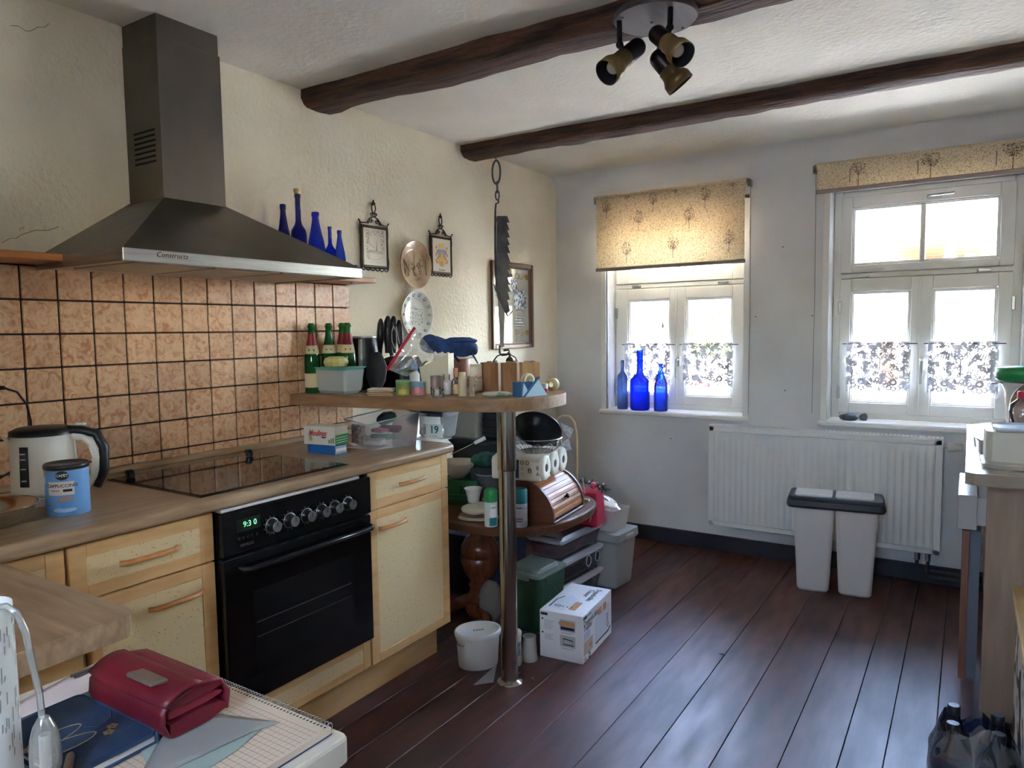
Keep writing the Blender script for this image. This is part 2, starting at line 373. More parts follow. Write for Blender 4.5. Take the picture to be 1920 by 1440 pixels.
for k in range(-8, 13):
    for j in range(7):
        zt = TZ0 - j*P_; zb = max(zt-P_, 0.932); h = round(zt-zb, 4)
        if h not in tme:
            g = 0.0027; tme[h] = MB().box(0, 0.0085, g, P_-g, g-h if h > .05 else -h, -g, 0.002).mesh('tile'); tme[h].materials.append(mTile)
        t = bpy.data.objects.new('tile', tme[h]); COL.objects.link(t); t.parent = sb; t.location = (0.003, TY0+k*P_, zt)
# ================================================================== windows
mLace = None
def lacemat():
    m = bpy.data.materials.new('white_lace_net'); m.use_nodes = True; N = m.node_tree.nodes; Lk = m.node_tree.links; N.clear()
    o = N.new('ShaderNodeOutputMaterial'); tr = N.new('ShaderNodeBsdfTransparent'); d = N.new('ShaderNodeBsdfDiffuse'); tl = N.new('ShaderNodeBsdfTranslucent')
    d.inputs[0].default_value = S(206, 206, 212); tl.inputs[0].default_value = S(236, 236, 238)
    a = N.new('ShaderNodeMixShader'); a.inputs[0].default_value = 0.0; Lk.new(d.outputs[0], a.inputs[1]); Lk.new(tl.outputs[0], a.inputs[2])
    tc = N.new('ShaderNodeTexCoord'); vo = N.new('ShaderNodeTexVoronoi'); vo.feature = 'DISTANCE_TO_EDGE'; vo.inputs['Scale'].default_value = 105; Lk.new(tc.outputs['Object'], vo.inputs['Vector'])
    n = N.new('ShaderNodeTexNoise'); n.inputs['Scale'].default_value = 26; n.inputs['Detail'].default_value = 2; Lk.new(tc.outputs['Object'], n.inputs['Vector'])
    mr = N.new('ShaderNodeMapRange'); Lk.new(n.outputs['Fac'], mr.inputs[0]); mr.inputs['From Min'].default_value = 0.42; mr.inputs['From Max'].default_value = 0.62; mr.inputs['To Min'].default_value = 0.05; mr.inputs['To Max'].default_value = 0.42
    lt = N.new('ShaderNodeMath'); lt.operation = 'LESS_THAN'; Lk.new(vo.outputs['Distance'], lt.inputs[0]); Lk.new(mr.outputs[0], lt.inputs[1])
    mu = N.new('ShaderNodeMath'); mu.operation = 'MULTIPLY'; mu.inputs[1].default_value = 1.0; Lk.new(lt.outputs[0], mu.inputs[0])
    mx = N.new('ShaderNodeMixShader'); Lk.new(mu.outputs[0], mx.inputs[0]); Lk.new(tr.outputs[0], mx.inputs[1]); Lk.new(a.outputs[0], mx.inputs[2]); Lk.new(mx.outputs[0], o.inputs[0])
    return m
mLace = lacemat()
def transl(name, col, fac=0.6, col2=None, nscale=200):
    m = bpy.data.materials.new(name); m.use_nodes = True; N = m.node_tree.nodes; Lk = m.node_tree.links; N.clear()
    o = N.new('ShaderNodeOutputMaterial'); d = N.new('ShaderNodeBsdfDiffuse'); tl = N.new('ShaderNodeBsdfTranslucent'); a = N.new('ShaderNodeMixShader'); a.inputs[0].default_value = fac
    d.inputs[0].default_value = col; tl.inputs[0].default_value = col
    if col2:
        tc = N.new('ShaderNodeTexCoord'); n = N.new('ShaderNodeTexNoise'); n.inputs['Scale'].default_value = nscale; n.inputs['Detail'].default_value = 2; Lk.new(tc.outputs['Object'], n.inputs['Vector'])
        rp = N.new('ShaderNodeValToRGB'); rp.color_ramp.elements[0].position = 0.36; rp.color_ramp.elements[1].position = 0.5; rp.color_ramp.elements[0].color = col2; rp.color_ramp.elements[1].color = col
        Lk.new(n.outputs['Fac'], rp.inputs[0]); Lk.new(rp.outputs[0], d.inputs[0]); Lk.new(rp.outputs[0], tl.inputs[0])
    Lk.new(d.outputs[0], a.inputs[1]); Lk.new(tl.outputs[0], a.inputs[2]); Lk.new(a.outputs[0], o.inputs[0]); MATS[name] = m; return m
mMotif = transl('white_lace_motif', S(214, 214, 218), 0.0)
mBlind = transl('beige_blind_fabric', S(236, 222, 194), 0.34, S(186, 160, 126), 210)
mBlindTree = transl('brown_blind_print', S(112, 92, 88), 0.5)
mRail = mat('mauve_grey_rail', S(150, 136, 130), 0.6)

YF = 4.45     # room-side face of the sashes
def window(n, xo0, xo1, s0, s1, mid, g, handle_side):
    w = thing('window_%d' % n, None, None, kind='structure')
    # frame fixed in the opening
    m = MB().frame(xo0, xo1, 0.84, 2.115, s0-xo0+0.008, YF+0.012, YF+0.085, wt=0.035, wb=0.04, b=0.004)
    m.box(s0, s1, YF+0.012, YF+0.08, 1.632, 1.66, 0.003)
    m.box(s0-0.01, s1+0.01, YF+0.057, YF+0.085, 1.60, 1.69); m.box(mid-0.02, mid+0.02, YF+0.057, YF+0.085, 0.86, 1.63)
    m.obj('window_frame', mWhite, w)
    # sill board with a rounded nose, and casing strips round the opening
    MB().box(xo0-0.045, xo1+0.045, LY-0.028, LY+0.14, 0.808, 0.838, 0.008).obj('sill', mSill, w)
    cs = MB()
    cs.box(xo0-0.034, xo0, LY-0.006, LY+0.02, 0.838, 2.14, 0.002); cs.box(xo1, xo1+0.034, LY-0.006, LY+0.02, 0.838, 2.14, 0.002); cs.box(xo0-0.034, xo1+0.034, LY-0.006, LY+0.02, 2.115, 2.149, 0.002)
    cs.obj('casing', mSill, w)
    def sash(a, b, z0, z1, ga, gb, gz0, gz1, muntin=False, name='sash'):
        s = MB()
        s.box(a, ga, YF, YF+0.055, z0, z1, 0.004); s.box(gb, b, YF, YF+0.055, z0, z1, 0.004); s.box(ga, gb, YF, YF+0.055, z0, gz0, 0.004); s.box(ga, gb, YF, YF+0.055, gz1, z1, 0.004)
        # glazing bead, stepped back
        s.frame(ga, gb, gz0, gz1, 0.007, YF+0.006, YF+0.05, b=0.002); s.frame(ga+0.007, gb-0.007, gz0+0.007, gz1-0.007, 0.007, YF+0.016, YF+0.05)
        if muntin: s.box((ga+gb)/2-0.013, (ga+gb)/2+0.013, YF+0.01, YF+0.05, gz0+0.007, gz1-0.007, 0.004)
        o = s.obj(name, mWhite, w)
        panes = [(ga+0.012, (ga+gb)/2-0.011), ((ga+gb)/2+0.011, gb-0.012)] if muntin else [(ga+0.012, gb-0.012)]
        for p0, p1 in panes: MB().box(p0, p1, YF+0.026, YF+0.030, gz0+0.012, gz1-0.012).obj('pane', mGlass, o)
        return o
    gl0, gl1, gr0, gr1 = g
    L_ = sash(s0, mid-0.001, 0.872, 1.628, gl0, gl1, 0.934, 1.556)
    R_ = sash(mid+0.001, s1, 0.872, 1.628, gr0, gr1, 0.934, 1.556)
    Tp = sash(s0, s1, 1.662, 2.085, gl0, gr1, 1.704, 2.021, True, 'transom_sash')
    # weather strip over the meeting stiles, hinges, handles
    MB().box(mid-0.004, mid+0.012, YF-0.006, YF, 0.875, 1.625, 0.002).obj('meeting_strip', mWhite, R_)
    for sa, xx in ((L_, s0), (R_, s1)):
        for zz in (1.47, 0.99):
            MB().box(xx-0.006, xx+0.010, YF-0.010, YF+0.004, zz-0.035, zz+0.035, 0.003).obj('hinge', mSteelB, sa)
    for xx in (gl0+0.06, gr1-0.06):
        MB().box(xx-0.03, xx+0.03, YF-0.008, YF+0.02, 1.636, 1.652, 0.004).obj('hinge', mSteelB, Tp)
    hx = mid+0.022
    h = MB().box(hx-0.013, hx+0.013, YF-0.010, YF, 1.12, 1.19, 0.004)
    h.tube([(hx, YF-0.005, 1.165), (hx, YF-0.045, 1.165), (hx, YF-0.052, 1.150), (hx-0.002, YF-0.05, 1.05)], [0.008, 0.009, 0.009, 0.007], 8)
    h.obj('window_handle', mSteelB, R_)
    if n == 2:
        xh = (gl0+gr1)/2+0.05
        h = MB().box(xh-0.035, xh+0.035, YF-0.010, YF, 2.035, 2.055, 0.004); h.tube([(xh-0.02, YF-0.006, 2.045), (xh-0.02, YF-0.04, 2.045), (xh+0.09, YF-0.045, 2.047)], 0.006, 8)
        h.obj('window_handle', mSteelB, Tp)
    return w
window(1, W1[0], W1[1], 0.385, 1.24, 0.797, (0.4676, 0.7596, 0.8624, 1.1585), 1)
window(2, W2[0], W2[1], 1.763, 2.572, 2.155, (1.8205, 2.1156, 2.2192, 2.5072), 1)

# frame, pane and sill of the added fill-light window, out of view
w3 = thing('window_3', None, None, kind='structure')
m3 = MB().frame(W3[0], W3[1], Z3[0], Z3[1], 0.05, BY-0.18, BY-0.10, b=0.004); m3.obj('window_frame', mWhite, w3)
MB().box(W3[0]+0.04, W3[1]-0.04, BY-0.145, BY-0.141, Z3[0]+0.04, Z3[1]-0.04).obj('pane', mGlass, w3)
MB().box(W3[0]-0.04, W3[1]+0.04, BY-0.10, BY+0.03, Z3[0]-0.028, Z3[0], 0.006).obj('sill', mSill, w3)

# lace half curtains, each on its own thin rod
mRod = mat('dark_curtain_rod', S(90, 88, 92), 0.4, 0.8)
def lace(x0, x1, zr, label, flip=1):
    t = thing('lace_curtain', label, 'curtain', ((x0+x1)/2, YF-0.018, zr), group='lace half curtains on thin rods'); w = x1-x0; hh = 0.265
    MB().tube([(-w/2-0.02, 0, 0), (w/2+0.03, 0, 0)], 0.0028, 8).obj('curtain_rod', mRod, t)
    def zlow(u): return -hh + 0.035*(0.5-0.5*math.cos(u*4*PI))**0.7*1.0 - 0.006*abs(math.sin(u*16*PI))
    fy = lambda u, v: 0.006*math.sin(u*21+v*2)*(0.4+v)
    nb = MB().grid(lambda u, v: (-w/2+u*w, fy(u, v)-0.004, 0.012+(zlow(u)-0.012)*v), 60, 20)
    net = nb.obj('net', mLace, t)
    mo = MB(); off = -0.0075
    def blob(cx, cz, r, sx=1.0, sz=1.0, hole=0.45):     # a ring petal
        n = 12; out = [(cx+r*sx*math.cos(2*PI*i/n), off+fy((cx+w/2)/w, 0.7), cz+r*sz*math.sin(2*PI*i/n)) for i in range(n)]; inn = [(cx+(a-cx)*hole, b, cz+(c_-cz)*hole) for a, b, c_ in out]
        mo.add(out+inn, [(i, (i+1) % n, n+(i+1) % n, n+i) for i in range(n)])
    def strip(pts, wd):
        mo.tube([(a, off+fy((a+w/2)/w, 0.5), b) for a, b in pts], wd, 4, flat=1.0)
    # heading band with ovals
    for i in range(6): blob(-w/2+w*(i+0.5)/6, -0.017, 0.023, 1.0, 0.5, 0.55)
    # two cottages with ribbed roofs, trees, flower scallops
    for cx in (-w*0.28, w*0.27):
        for k in range(7): strip([(cx-0.04+k*0.013, -0.083), (cx-0.028+k*0.012, -0.058)], 0.0026)
        strip([(cx-0.052, -0.085), (cx+0.052, -0.085)], 0.0026); strip([(cx-0.03, -0.056), (cx+0.045, -0.056)], 0.002)
        for k in (-1, 0, 1):
            for a, b in (((-0.008, -0.095), (0.008, -0.095)), ((0.008, -0.095), (0.008, -0.11)), ((-0.008, -0.11), (0.008, -0.11)), ((-0.008, -0.095), (-0.008, -0.11))):
                strip([(cx+k*0.03+a[0], a[1]), (cx+k*0.03+b[0], b[1])], 0.0013)
    tx = 0.01*flip
    strip([(tx, -0.15), (tx+0.002, -0.09), (tx-0.012, -0.065)], 0.003); strip([(tx+0.002, -0.09), (tx+0.02, -0.06)], 0.0025)
    for i in range(9): a = 2*PI*i/9; blob(tx+0.034*math.cos(a), -0.055+0.022*math.sin(a), 0.011, 1, 1, 0.4)
    for cx in (-w*0.25, w*0.25):
        for i in range(7):
            a = PI*(1.0+i/6.0); blob(cx+0.045*math.cos(a), -0.215+0.032*math.sin(a), 0.015, 1, 1, 0.5)
        blob(cx, -0.212, 0.02, 1, 1, 0.4)
        for a in (0.5, 1.0, PI-1.0, PI-0.5): strip([(cx, -0.2), (cx+0.05*math.cos(a), -0.2+0.05*math.sin(a))], 0.003)
    for cx in (-w/2+0.012, 0, w/2-0.012): blob(cx, -0.2, 0.014, 0.9, 1.2, 0.45)
    mo.obj('motif', mMotif, net)
    return t
lace(0.455, 0.77, 1.262, 'lace half curtain behind the tall round-bodied blue bottle'); lace(0.85, 1.172, 1.262, 'lace half curtain right of the window handle, above the long radiator', -1)
lace(1.805, 2.125, 1.266, 'lace half curtain above the two stones on the sill', 1); lace(2.205, 2.52, 1.266, 'lace half curtain with a tree motif, next to the oil bottle counter', -1)

# roller blinds with printed trees
def blind(x0, x1, zt, drop, label, ytube):
    t = thing('roller_blind', label, 'blind', ((x0+x1)/2, ytube, zt)); w = x1-x0
    MB().at(Ry(PI/2)).cyl(0.021, -w/2, w/2, 20).obj('roller_tube', mBlind, t)
    for s in (-1, 1):
        br = MB().box(s*(w/2+0.012)-0.008, s*(w/2+0.012)+0.008, -0.004, 0.045, -0.03, 0.012, 0.003)
        br.at(Ry(PI/2)).cyl(0.016, s*(w/2+0.005)-0.009, s*(w/2+0.005)+0.009, 14); br.obj('bracket', mat('nickel_bracket', S(150, 148, 145), 0.3, 1.0), t)
    fab = MB().box(-w/2+0.006, w/2-0.006, -0.0215, -0.0200, -drop, 0.0).obj('fabric', mBlind, t)
    MB().box(-w/2, w/2, -0.027, -0.015, -drop-0.022, -drop, 0.004).obj('bottom_rail', mRail, t)
    return t, fab, w
def tree_print(parent, cx, cz, s, seed, zclip=0.0, y=-0.0222):
    rnd = random.Random(seed); m = MB()
    m.add([(cx-0.0016*s, y, cz), (cx+0.0016*s, y, cz), (cx+0.001*s, y, cz+0.05*s), (cx-0.001*s, y, cz+0.05*s)], [(0, 1, 2, 3)])
    for i in range(int(150)):
        a = rnd.uniform(0, 2*PI); q = math.sqrt(rnd.random()); px = cx+0.030*s*q*math.cos(a); pz = cz+0.075*s+0.042*s*q*math.sin(a)*(1.0 if math.sin(a) > 0 else 0.8)
        if pz > zclip-0.003: continue
        r = 0.0019*s*rnd.uniform(0.6, 1.2)
        m.add([(px-r, y, pz), (px, y, pz-r*1.3), (px+r, y, pz), (px, y, pz+r*1.3)], [(0, 1, 2, 3)])
    for i in range(9):
        a = PI/2+(i-4)*0.27; m.add([(cx, y, cz+0.045*s), (cx+0.0012*s, y, cz+0.045*s), (cx+0.034*s*math.cos(a), y, min(zclip, cz+0.05*s+0.055*s*math.sin(a)))], [(0, 1, 2)])
    m.obj('tree_print', mBlindTree, parent)
b1, f1, bw = blind(0.33, 1.285, 2.205, 0.445, 'beige tree-print roller blind half lowered over the window with blue bottles', LY-0.045)
for i, (u, dz, s) in enumerate([(0.08, -0.135, 1.0), (0.31, -0.23, 1.1), (0.41, -0.12, 1.0), (0.65, -0.245, 1.15), (0.75, -0.13, 1.05), (0.225, -0.42, 1.1), (0.545, -0.41, 1.15), (0.9, -0.40, 1.1), (0.23, -0.045, 0.55), (0.56, -0.045, 0.55), (0.92, -0.05, 0.6)]):
    tree_print(f1, -bw/2+u*bw, dz, s, i, 0.0)
cdn = MB().tube([(-0.02, -0.024, -0.46), (-0.02, -0.024, -0.80)], 0.0009, 5); cdn.lathe([(0.003, 0), (0.008, -0.03), (0.006, -0.036)], 10, (-0.02, -0.024, -0.80)); cdn.obj('pull_cord', mSill, b1)
b2, f2, bw2 = blind(1.66, 2.68, 2.232, 0.125, 'beige tree-print roller blind rolled up above the white window', LY-0.045)
for i, (u, s) in enumerate([(0.205, 1.25), (0.53, 1.3), (0.865, 1.35)]): tree_print(f2, -bw2/2+u*bw2, -0.125, s, 40+i, 0.0)
for i, u in enumerate((0.165, 0.475, 0.80)):      # show-through of the rolled layers
    MB().box(-bw2/2+u*bw2-0.003, -bw2/2+u*bw2+0.003, -0.0222, -0.0216, -0.10, -0.03).obj('tree_print', mRail, f2)
cdn = MB().tube([(0.0, -0.024, -0.14), (0.0, -0.024, -0.24)], 0.0009, 5); cdn.obj('pull_cord', mSill, b2)
# blind chains at the sides
mChain = mat('grey_bead_chain', S(110, 108, 108), 0.5)
for b_, x, z in ((b1, 0.49, -1.35), (b2, -0.52, -1.36)):
    MB().tube([(x, 0.03, -0.02), (x+0.004, 0.035, z/2), (x, 0.03, z)], 0.0013, 5).obj('chain', mChain, b_)
# ================================================================== outside, seen through the panes
mGround = mat('pale_sunny_gravel', S(184, 182, 176), 0.9, col2=S(160, 157, 150), nscale=1.5)
gd_ = MB(); gd_.box(-40, 40, LY+WT, 70, -0.12, -0.02); gd_.box(-40, 40, -40, BY-0.3, -0.12, -0.02); gd_.obj('ground', mGround, kind='structure')
mRend = mat('white_render', S(190, 190, 188), 0.9); mBeige = mat('beige_soffit', S(112, 92, 62), 0.8); mBrick = mat('brick_pier', S(104, 66, 40), 0.9, col2=S(70, 44, 30), nscale=3, nstretch=(1, 1, 4))
mPane = mat('dark_far_pane', S(70, 76, 66), 0.4); mStoneP = mat('rough_stone_pier', S(104, 94, 78), 0.95, col2=S(66, 60, 50), nscale=14, bump=0.6, bscale=20)
def px(x, y, Y): P = on(x, y, 1, Y); return P
# house with the covered roof terrace
YB = 20.0
hs = thing('terrace_house', 'white house with covered roof terrace across the yard', 'building')
a, b = px(1560, 600, YB), px(1842, 600, YB); tz = px(1700, 492, YB).z
MB().box(a.x-1.5, b.x, YB, YB+8, -0.02, tz).obj('wall', mRend, hs)
c0, c1 = px(1652, 452, YB-1.0), px(1822, 440, YB-1.0)
ro = MB().box(c0.x, c1.x+0.3, YB-1.0, YB+6, c0.z, c0.z+0.28).obj('terrace_roof', mRend, hs)
MB().box(c0.x+0.05, c1.x+0.25, YB-0.9, YB+5.9, c0.z-0.02, c0.z).obj('soffit', mBeige, ro)
for i in range(6): MB().box(c0.x+0.1, c1.x+0.2, YB-0.6+i*1.0, YB-0.45+i*1.0, c0.z-0.12, c0.z-0.02).obj('roof_beam', mBeige, ro)
for xx, yy in ((1660, YB-0.7), (1782, YB-0.7), (1818, YB+3.5), (1690, YB+4.5)):
    P = px(xx, 480, yy); MB().box(P.x-0.12, P.x+0.12, yy-0.12, yy+0.12, tz, c0.z-0.02).obj('post', mRend if xx != 1660 else mBeige, hs)
MB().box(c1.x+0.3, c1.x+0.36, YB+2, YB+6, c0.z-0.2, c0.z+0.35).obj('blue_end_panel', mat('blue_panel', S(110, 150, 190), 0.5), hs)
for (xa, ya, xb, yb) in ((1757, 555, 1776, 573), (1756, 613, 1774, 632)):
    P, Q = px(xa, ya, YB), px(xb, yb, YB); w_ = MB().frame(P.x, Q.x, Q.z, P.z, 0.06, YB-0.04, YB).obj('house_window', mRend, hs)
    MB().box(P.x+0.05, Q.x-0.05, YB-0.02, YB-0.005, Q.z+0.05, P.z-0.05).obj('pane', mPane, w_)
P, Q = px(1655, 500, YB-0.5), px(1675, 640, YB-0.5); MB().box(P.x, Q.x, YB-0.5, YB, -0.02, tz).obj('brick_pier', mBrick, hs)
P, Q = px(1842, 600, 15), px(1861, 600, 15); sp = MB().box(P.x, Q.x, 15, 15.3, -0.02, 3.0).obj('stone_pier', mStoneP); tag(sp, 'rough stone gate pier seen through the window near the counter', 'pier')
# second house behind the hedge, with a railed balcony
YC = 17.0
h2 = thing('balcony_house', 'pale house with railed balcony behind the hedge', 'building')
P0, P1 = px(1120, 600, YC), px(1420, 600, YC)
MB().box(P0.x-3, min(P1.x, a.x-1.7), YC, YC+7, -0.02, 6.6).obj('wall', mRend, h2)
Zb = px(1340, 588, YC-1).z
sl_ = MB().box(P0.x-2, P1.x-0.2, YC-1.2, YC, Zb-0.12, Zb+0.1).obj('balcony_slab', mBeige, h2)
P2 = px(1280, 600, YC-1.1)
for i in range(15): MB().box(P2.x+i*0.13, P2.x+i*0.13+0.04, YC-1.15, YC-1.11, Zb+0.1, Zb+1.0).obj('baluster', mBeige, sl_)
MB().box(P2.x-2.5, P2.x+2.0, YC-1.18, YC-1.08, Zb+1.0, Zb+1.06).obj('handrail', mBeige, sl_)
# hedge shrubs
mLeaf = mat('sunlit_leaf', S(78, 92, 30), 0.7, col2=S(40, 60, 20), nscale=3, rand=0.15)
def shrub(loc, rx, rz_, seed, label):
    rnd = random.Random(seed); m = MB()
    t = thing('shrub', label, 'shrub', loc, group='shrubs outside the window')
    for i in range(900):
        a = rnd.uniform(0, 2*PI); b_ = math.acos(rnd.uniform(-0.3, 1)); k = rnd.uniform(0.65, 1.05)
        p = V((rx*k*math.sin(b_)*math.cos(a), rx*k*math.sin(b_)*math.sin(a), rz_*(0.5+0.5*k*math.cos(b_)))); s = rnd.uniform(0.04, 0.09)
        q = V((rnd.gauss(0, 1), rnd.gauss(0, 1), rnd.gauss(0, 1))).normalized(); w_ = q.orthogonal().normalized()
        m.add([p-q*s, p+w_*s*.45, p+q*s, p-w_*s*.45], [(0, 1, 2, 3)])
    m.obj('foliage', mLeaf, t, kind='stuff'); MB().lathe([(0.05, 0), (0.03, rz_*0.6)], 8).obj('stem', mBrick, t)
for i, (xx, lb) in enumerate(((1262, 'round green shrub beside the camper van'), (1318, 'bushy yellow-green shrub in front of the balcony house'), (1362, 'tall yellow-green shrub at the yard edge'))):
    G = px(xx, 640, 11.0+i*1.7); shrub((G.x, G.y, -0.02), 0.7, (1.25, 1.45, 1.95)[i], 5+i, lb)
# parked white camper van with coloured stripes
mVan = mat('van_white', S(232, 230, 226), 0.35); mVanG = mat('van_windscreen', S(40, 54, 74), 0.15, spec=0.4); mTyre = mat('tyre', S(28, 28, 28), 0.8)
vn = thing('camper_van', 'white camper van with red and blue swoosh stripes parked outside', 'van')
Pn = px(1300, 720, 8.2); vx = px(1330, 700, 8.2).x      # nose of the van, the body runs off to the left
side = [(vx-4.6, 0.35), (vx+0.15, 0.35), (vx+0.20, 0.62), (vx+0.05, 0.86), (vx-0.85, 1.02), (vx-1.75, 1.78), (vx-2.3, 1.92), (vx-4.6, 1.98)]
MB().prism(side, basis((0, 8.0, 0), (1, 0, 0), (0, 0, 1), (0, 1, 0)), 1.8).obj('body', mVan, vn)
wsd = [(vx-0.90, 1.045), (vx-1.72, 1.73), (vx-2.35, 1.80), (vx-2.35, 1.08)]
MB().prism(wsd, basis((0, 7.985, 0), (1, 0, 0), (0, 0, 1), (0, 1, 0)), 0.02).obj('side_window', mVanG, vn)
MB().tube([(vx-0.86, 7.99, 1.03), (vx-1.75, 7.99, 1.79), (vx-2.3, 7.99, 1.93), (vx-4.5, 7.99, 1.99)], 0.02, 6).obj('roof_seal', mTyre, vn)
for i, (c, dz, nm) in enumerate(((S(214, 60, 66), 0.0, 'red_stripe'), (S(120, 110, 196), 0.09, 'violet_stripe'), (S(214, 60, 66), 0.17, 'red_stripe'))):
    pts = [(vx-2.6+u*2.7, 7.992, 0.55+dz+0.28*(1-u)**2*math.cos(u*2.4)) for u in [k/14 for k in range(15)]]
    MB().tube(pts, [0.03]*15, 4, flat=1).obj(nm, mat(nm+str(i), c, 0.4), vn)
for dx in (-0.75, -3.4):
    wv = MB().at(T(vx+dx, 8.0, 0.31) @ Rx(PI/2)); wv.cyl(0.33, -0.18, 0.02, 20, bev=0.03); wv.obj('wheel', mTyre, vn)
for o in (0,): MB().box(vx-4.55, vx+0.1, 8.05, 9.75, 0.18, 0.36).obj('underbody', mTyre, vn)
# ================================================================== fitted kitchen on the left wall
mBeech = wood('beech_frame', S(214, 172, 116), S(196, 150, 96), (1, 1, 6), 5, 0.42, 0.05)
mBeechH = wood('beech_plinth', S(206, 164, 110), S(190, 146, 94), (6, 1, 6), 4, 0.45, 0.05)
def fleck():
    m = bpy.data.materials.new('cream_speckled_panel'); m.use_nodes = True; N = m.node_tree.nodes; Lk = m.node_tree.links; b = N['Principled BSDF']
    tc = N.new('ShaderNodeTexCoord'); vo = N.new('ShaderNodeTexVoronoi'); vo.inputs['Scale'].default_value = 200; vo.inputs['Randomness'].default_value = 1; Lk.new(tc.outputs['Object'], vo.inputs['Vector'])
    n = N.new('ShaderNodeTexNoise'); n.inputs['Scale'].default_value = 90; Lk.new(tc.outputs['Object'], n.inputs['Vector'])
    mr = N.new('ShaderNodeMapRange'); Lk.new(n.outputs['Fac'], mr.inputs[0]); mr.inputs['From Min'].default_value = 0.45; mr.inputs['From Max'].default_value = 0.72; mr.inputs['To Min'].default_value = 0.0; mr.inputs['To Max'].default_value = 0.42
    lt = N.new('ShaderNodeMath'); lt.operation = 'LESS_THAN'; Lk.new(vo.outputs['Distance'], lt.inputs[0]); Lk.new(mr.outputs[0], lt.inputs[1])
    mx = N.new('ShaderNodeMixRGB'); Lk.new(lt.outputs[0], mx.inputs[0]); mx.inputs[1].default_value = S(212, 186, 138); mx.inputs[2].default_value = S(166, 132, 88)
    Lk.new(mx.outputs[0], b.inputs['Base Color']); b.inputs['Roughness'].default_value = 0.5; MATS['fleck'] = m; return m
mFleck = fleck()
mHandle = wood('beech_bow_handle', S(206, 146, 88), S(186, 124, 70), (1, 6, 6), 8, 0.35, 0.05)
mTop = mat('travertine_worktop', S(176, 148, 114), 0.38, col2=S(140, 110, 80), nscale=7, nstretch=(7, 0.7, 5), ramp=(0.32, 0.66), detail=9, bump=0.12, bscale=30, bstretch=(7, 0.8, 4), rough2=0.3)
mTopX = mat('travertine_worktop_across', S(176, 148, 114), 0.38, col2=S(140, 110, 80), nscale=7, nstretch=(0.7, 7, 5), ramp=(0.32, 0.66), detail=9, bump=0.12, bscale=30, bstretch=(0.8, 7, 4), rough2=0.3)
mCarc = mat('cabinet_carcass', S(210, 186, 146), 0.6)
XF = 0.588
def bow(parent, y, z, ln=0.155, x=XF):
    pts = []; n = 12
    for i in range(n+1):
        t = i/n; pts.append((x+0.004+0.030*math.sin(PI*(0.06+0.94*t) if t < .5 else PI*t*0.94+PI*0.06)**0.6*(1 if 0 < t < 1 else 0.4), y-ln/2+ln*t, z+0.004*math.sin(PI*t)))
    o = MB().tube(pts, [0.0075]*(n+1), 8, up=(0, 0, 1)).obj('handle', mHandle, parent); return o
def front(name, y0, y1, z0, z1, parent, hy, hz, fw=0.042, hl=0.158):
    m = MB().box(XF-0.020, XF-0.003, y0, y1, z0, z1, 0.002)
    m.box(XF-0.004, XF, y0, y0+fw, z0, z1, 0.0012); m.box(XF-0.004, XF, y1-fw, y1, z0, z1, 0.0012)
    m.box(XF-0.004, XF, y0+fw, y1-fw, z0, z0+fw*0.8, 0.0012); m.box(XF-0.004, XF, y0+fw, y1-fw, z1-fw*0.8, z1, 0.0012)
    o = m.obj(name, mBeech, parent)
    MB().box(XF-0.006, XF-0.0015, y0+fw-0.002, y1-fw+0.002, z0+fw*0.8-0.002, z1-fw*0.8+0.002).obj('panel', mFleck, o)
    if hy is not None: bow(o, hy, hz, hl)
    return o
def cabinet(y0, y1, label, fronts):
    t = thing('base_cabinet', label, 'cabinet')
    MB().box(0.05, XF-0.022, y0, y1, 0.15, 0.868).obj('body', mCarc, t)
    for nm, a, b, z0, z1, hy, hz in fronts: front(nm, a, b, z0, z1, t, hy, hz)
    return t
cabinet(0.655, 0.833, 'narrow corner base cabinet beside the peninsula worktop', [('door', 0.66, 0.830, 0.150, 0.860, None, 0)])
cabinet(0.836, 1.232, 'beech-framed base cabinet between the corner and the oven', [('drawer', 0.839, 1.229, 0.722, 0.860, 1.036, 0.790), ('door', 0.839, 1.229, 0.150, 0.717, 1.104, 0.646)])
cabinet(1.850, 2.320, 'beech-framed base cabinet at the free end, beside the steel pole', [('drawer', 1.853, 2.318, 0.724, 0.862, 2.088, 0.794), ('door', 1.853, 2.318, 0.150, 0.719, 1.971, 0.651)])
# oven housing with its lower flap
oh = thing('oven_housing', 'beech oven housing with speckled flap under the black oven', 'cabinet')
MB().box(0.05, XF-0.03, 1.236, 1.846, 0.150, 0.255).obj('body', mCarc, oh)
front('flap', 1.238, 1.844, 0.152, 0.258, oh, None, 0, 0.036)
pl = MB().box(0.45, 0.512, 0.655, 2.318, 0.0, 0.148, 0.001).obj('plinth', mBeechH); tag(pl, 'long light beech plinth board under the kitchen cabinets', 'plinth')

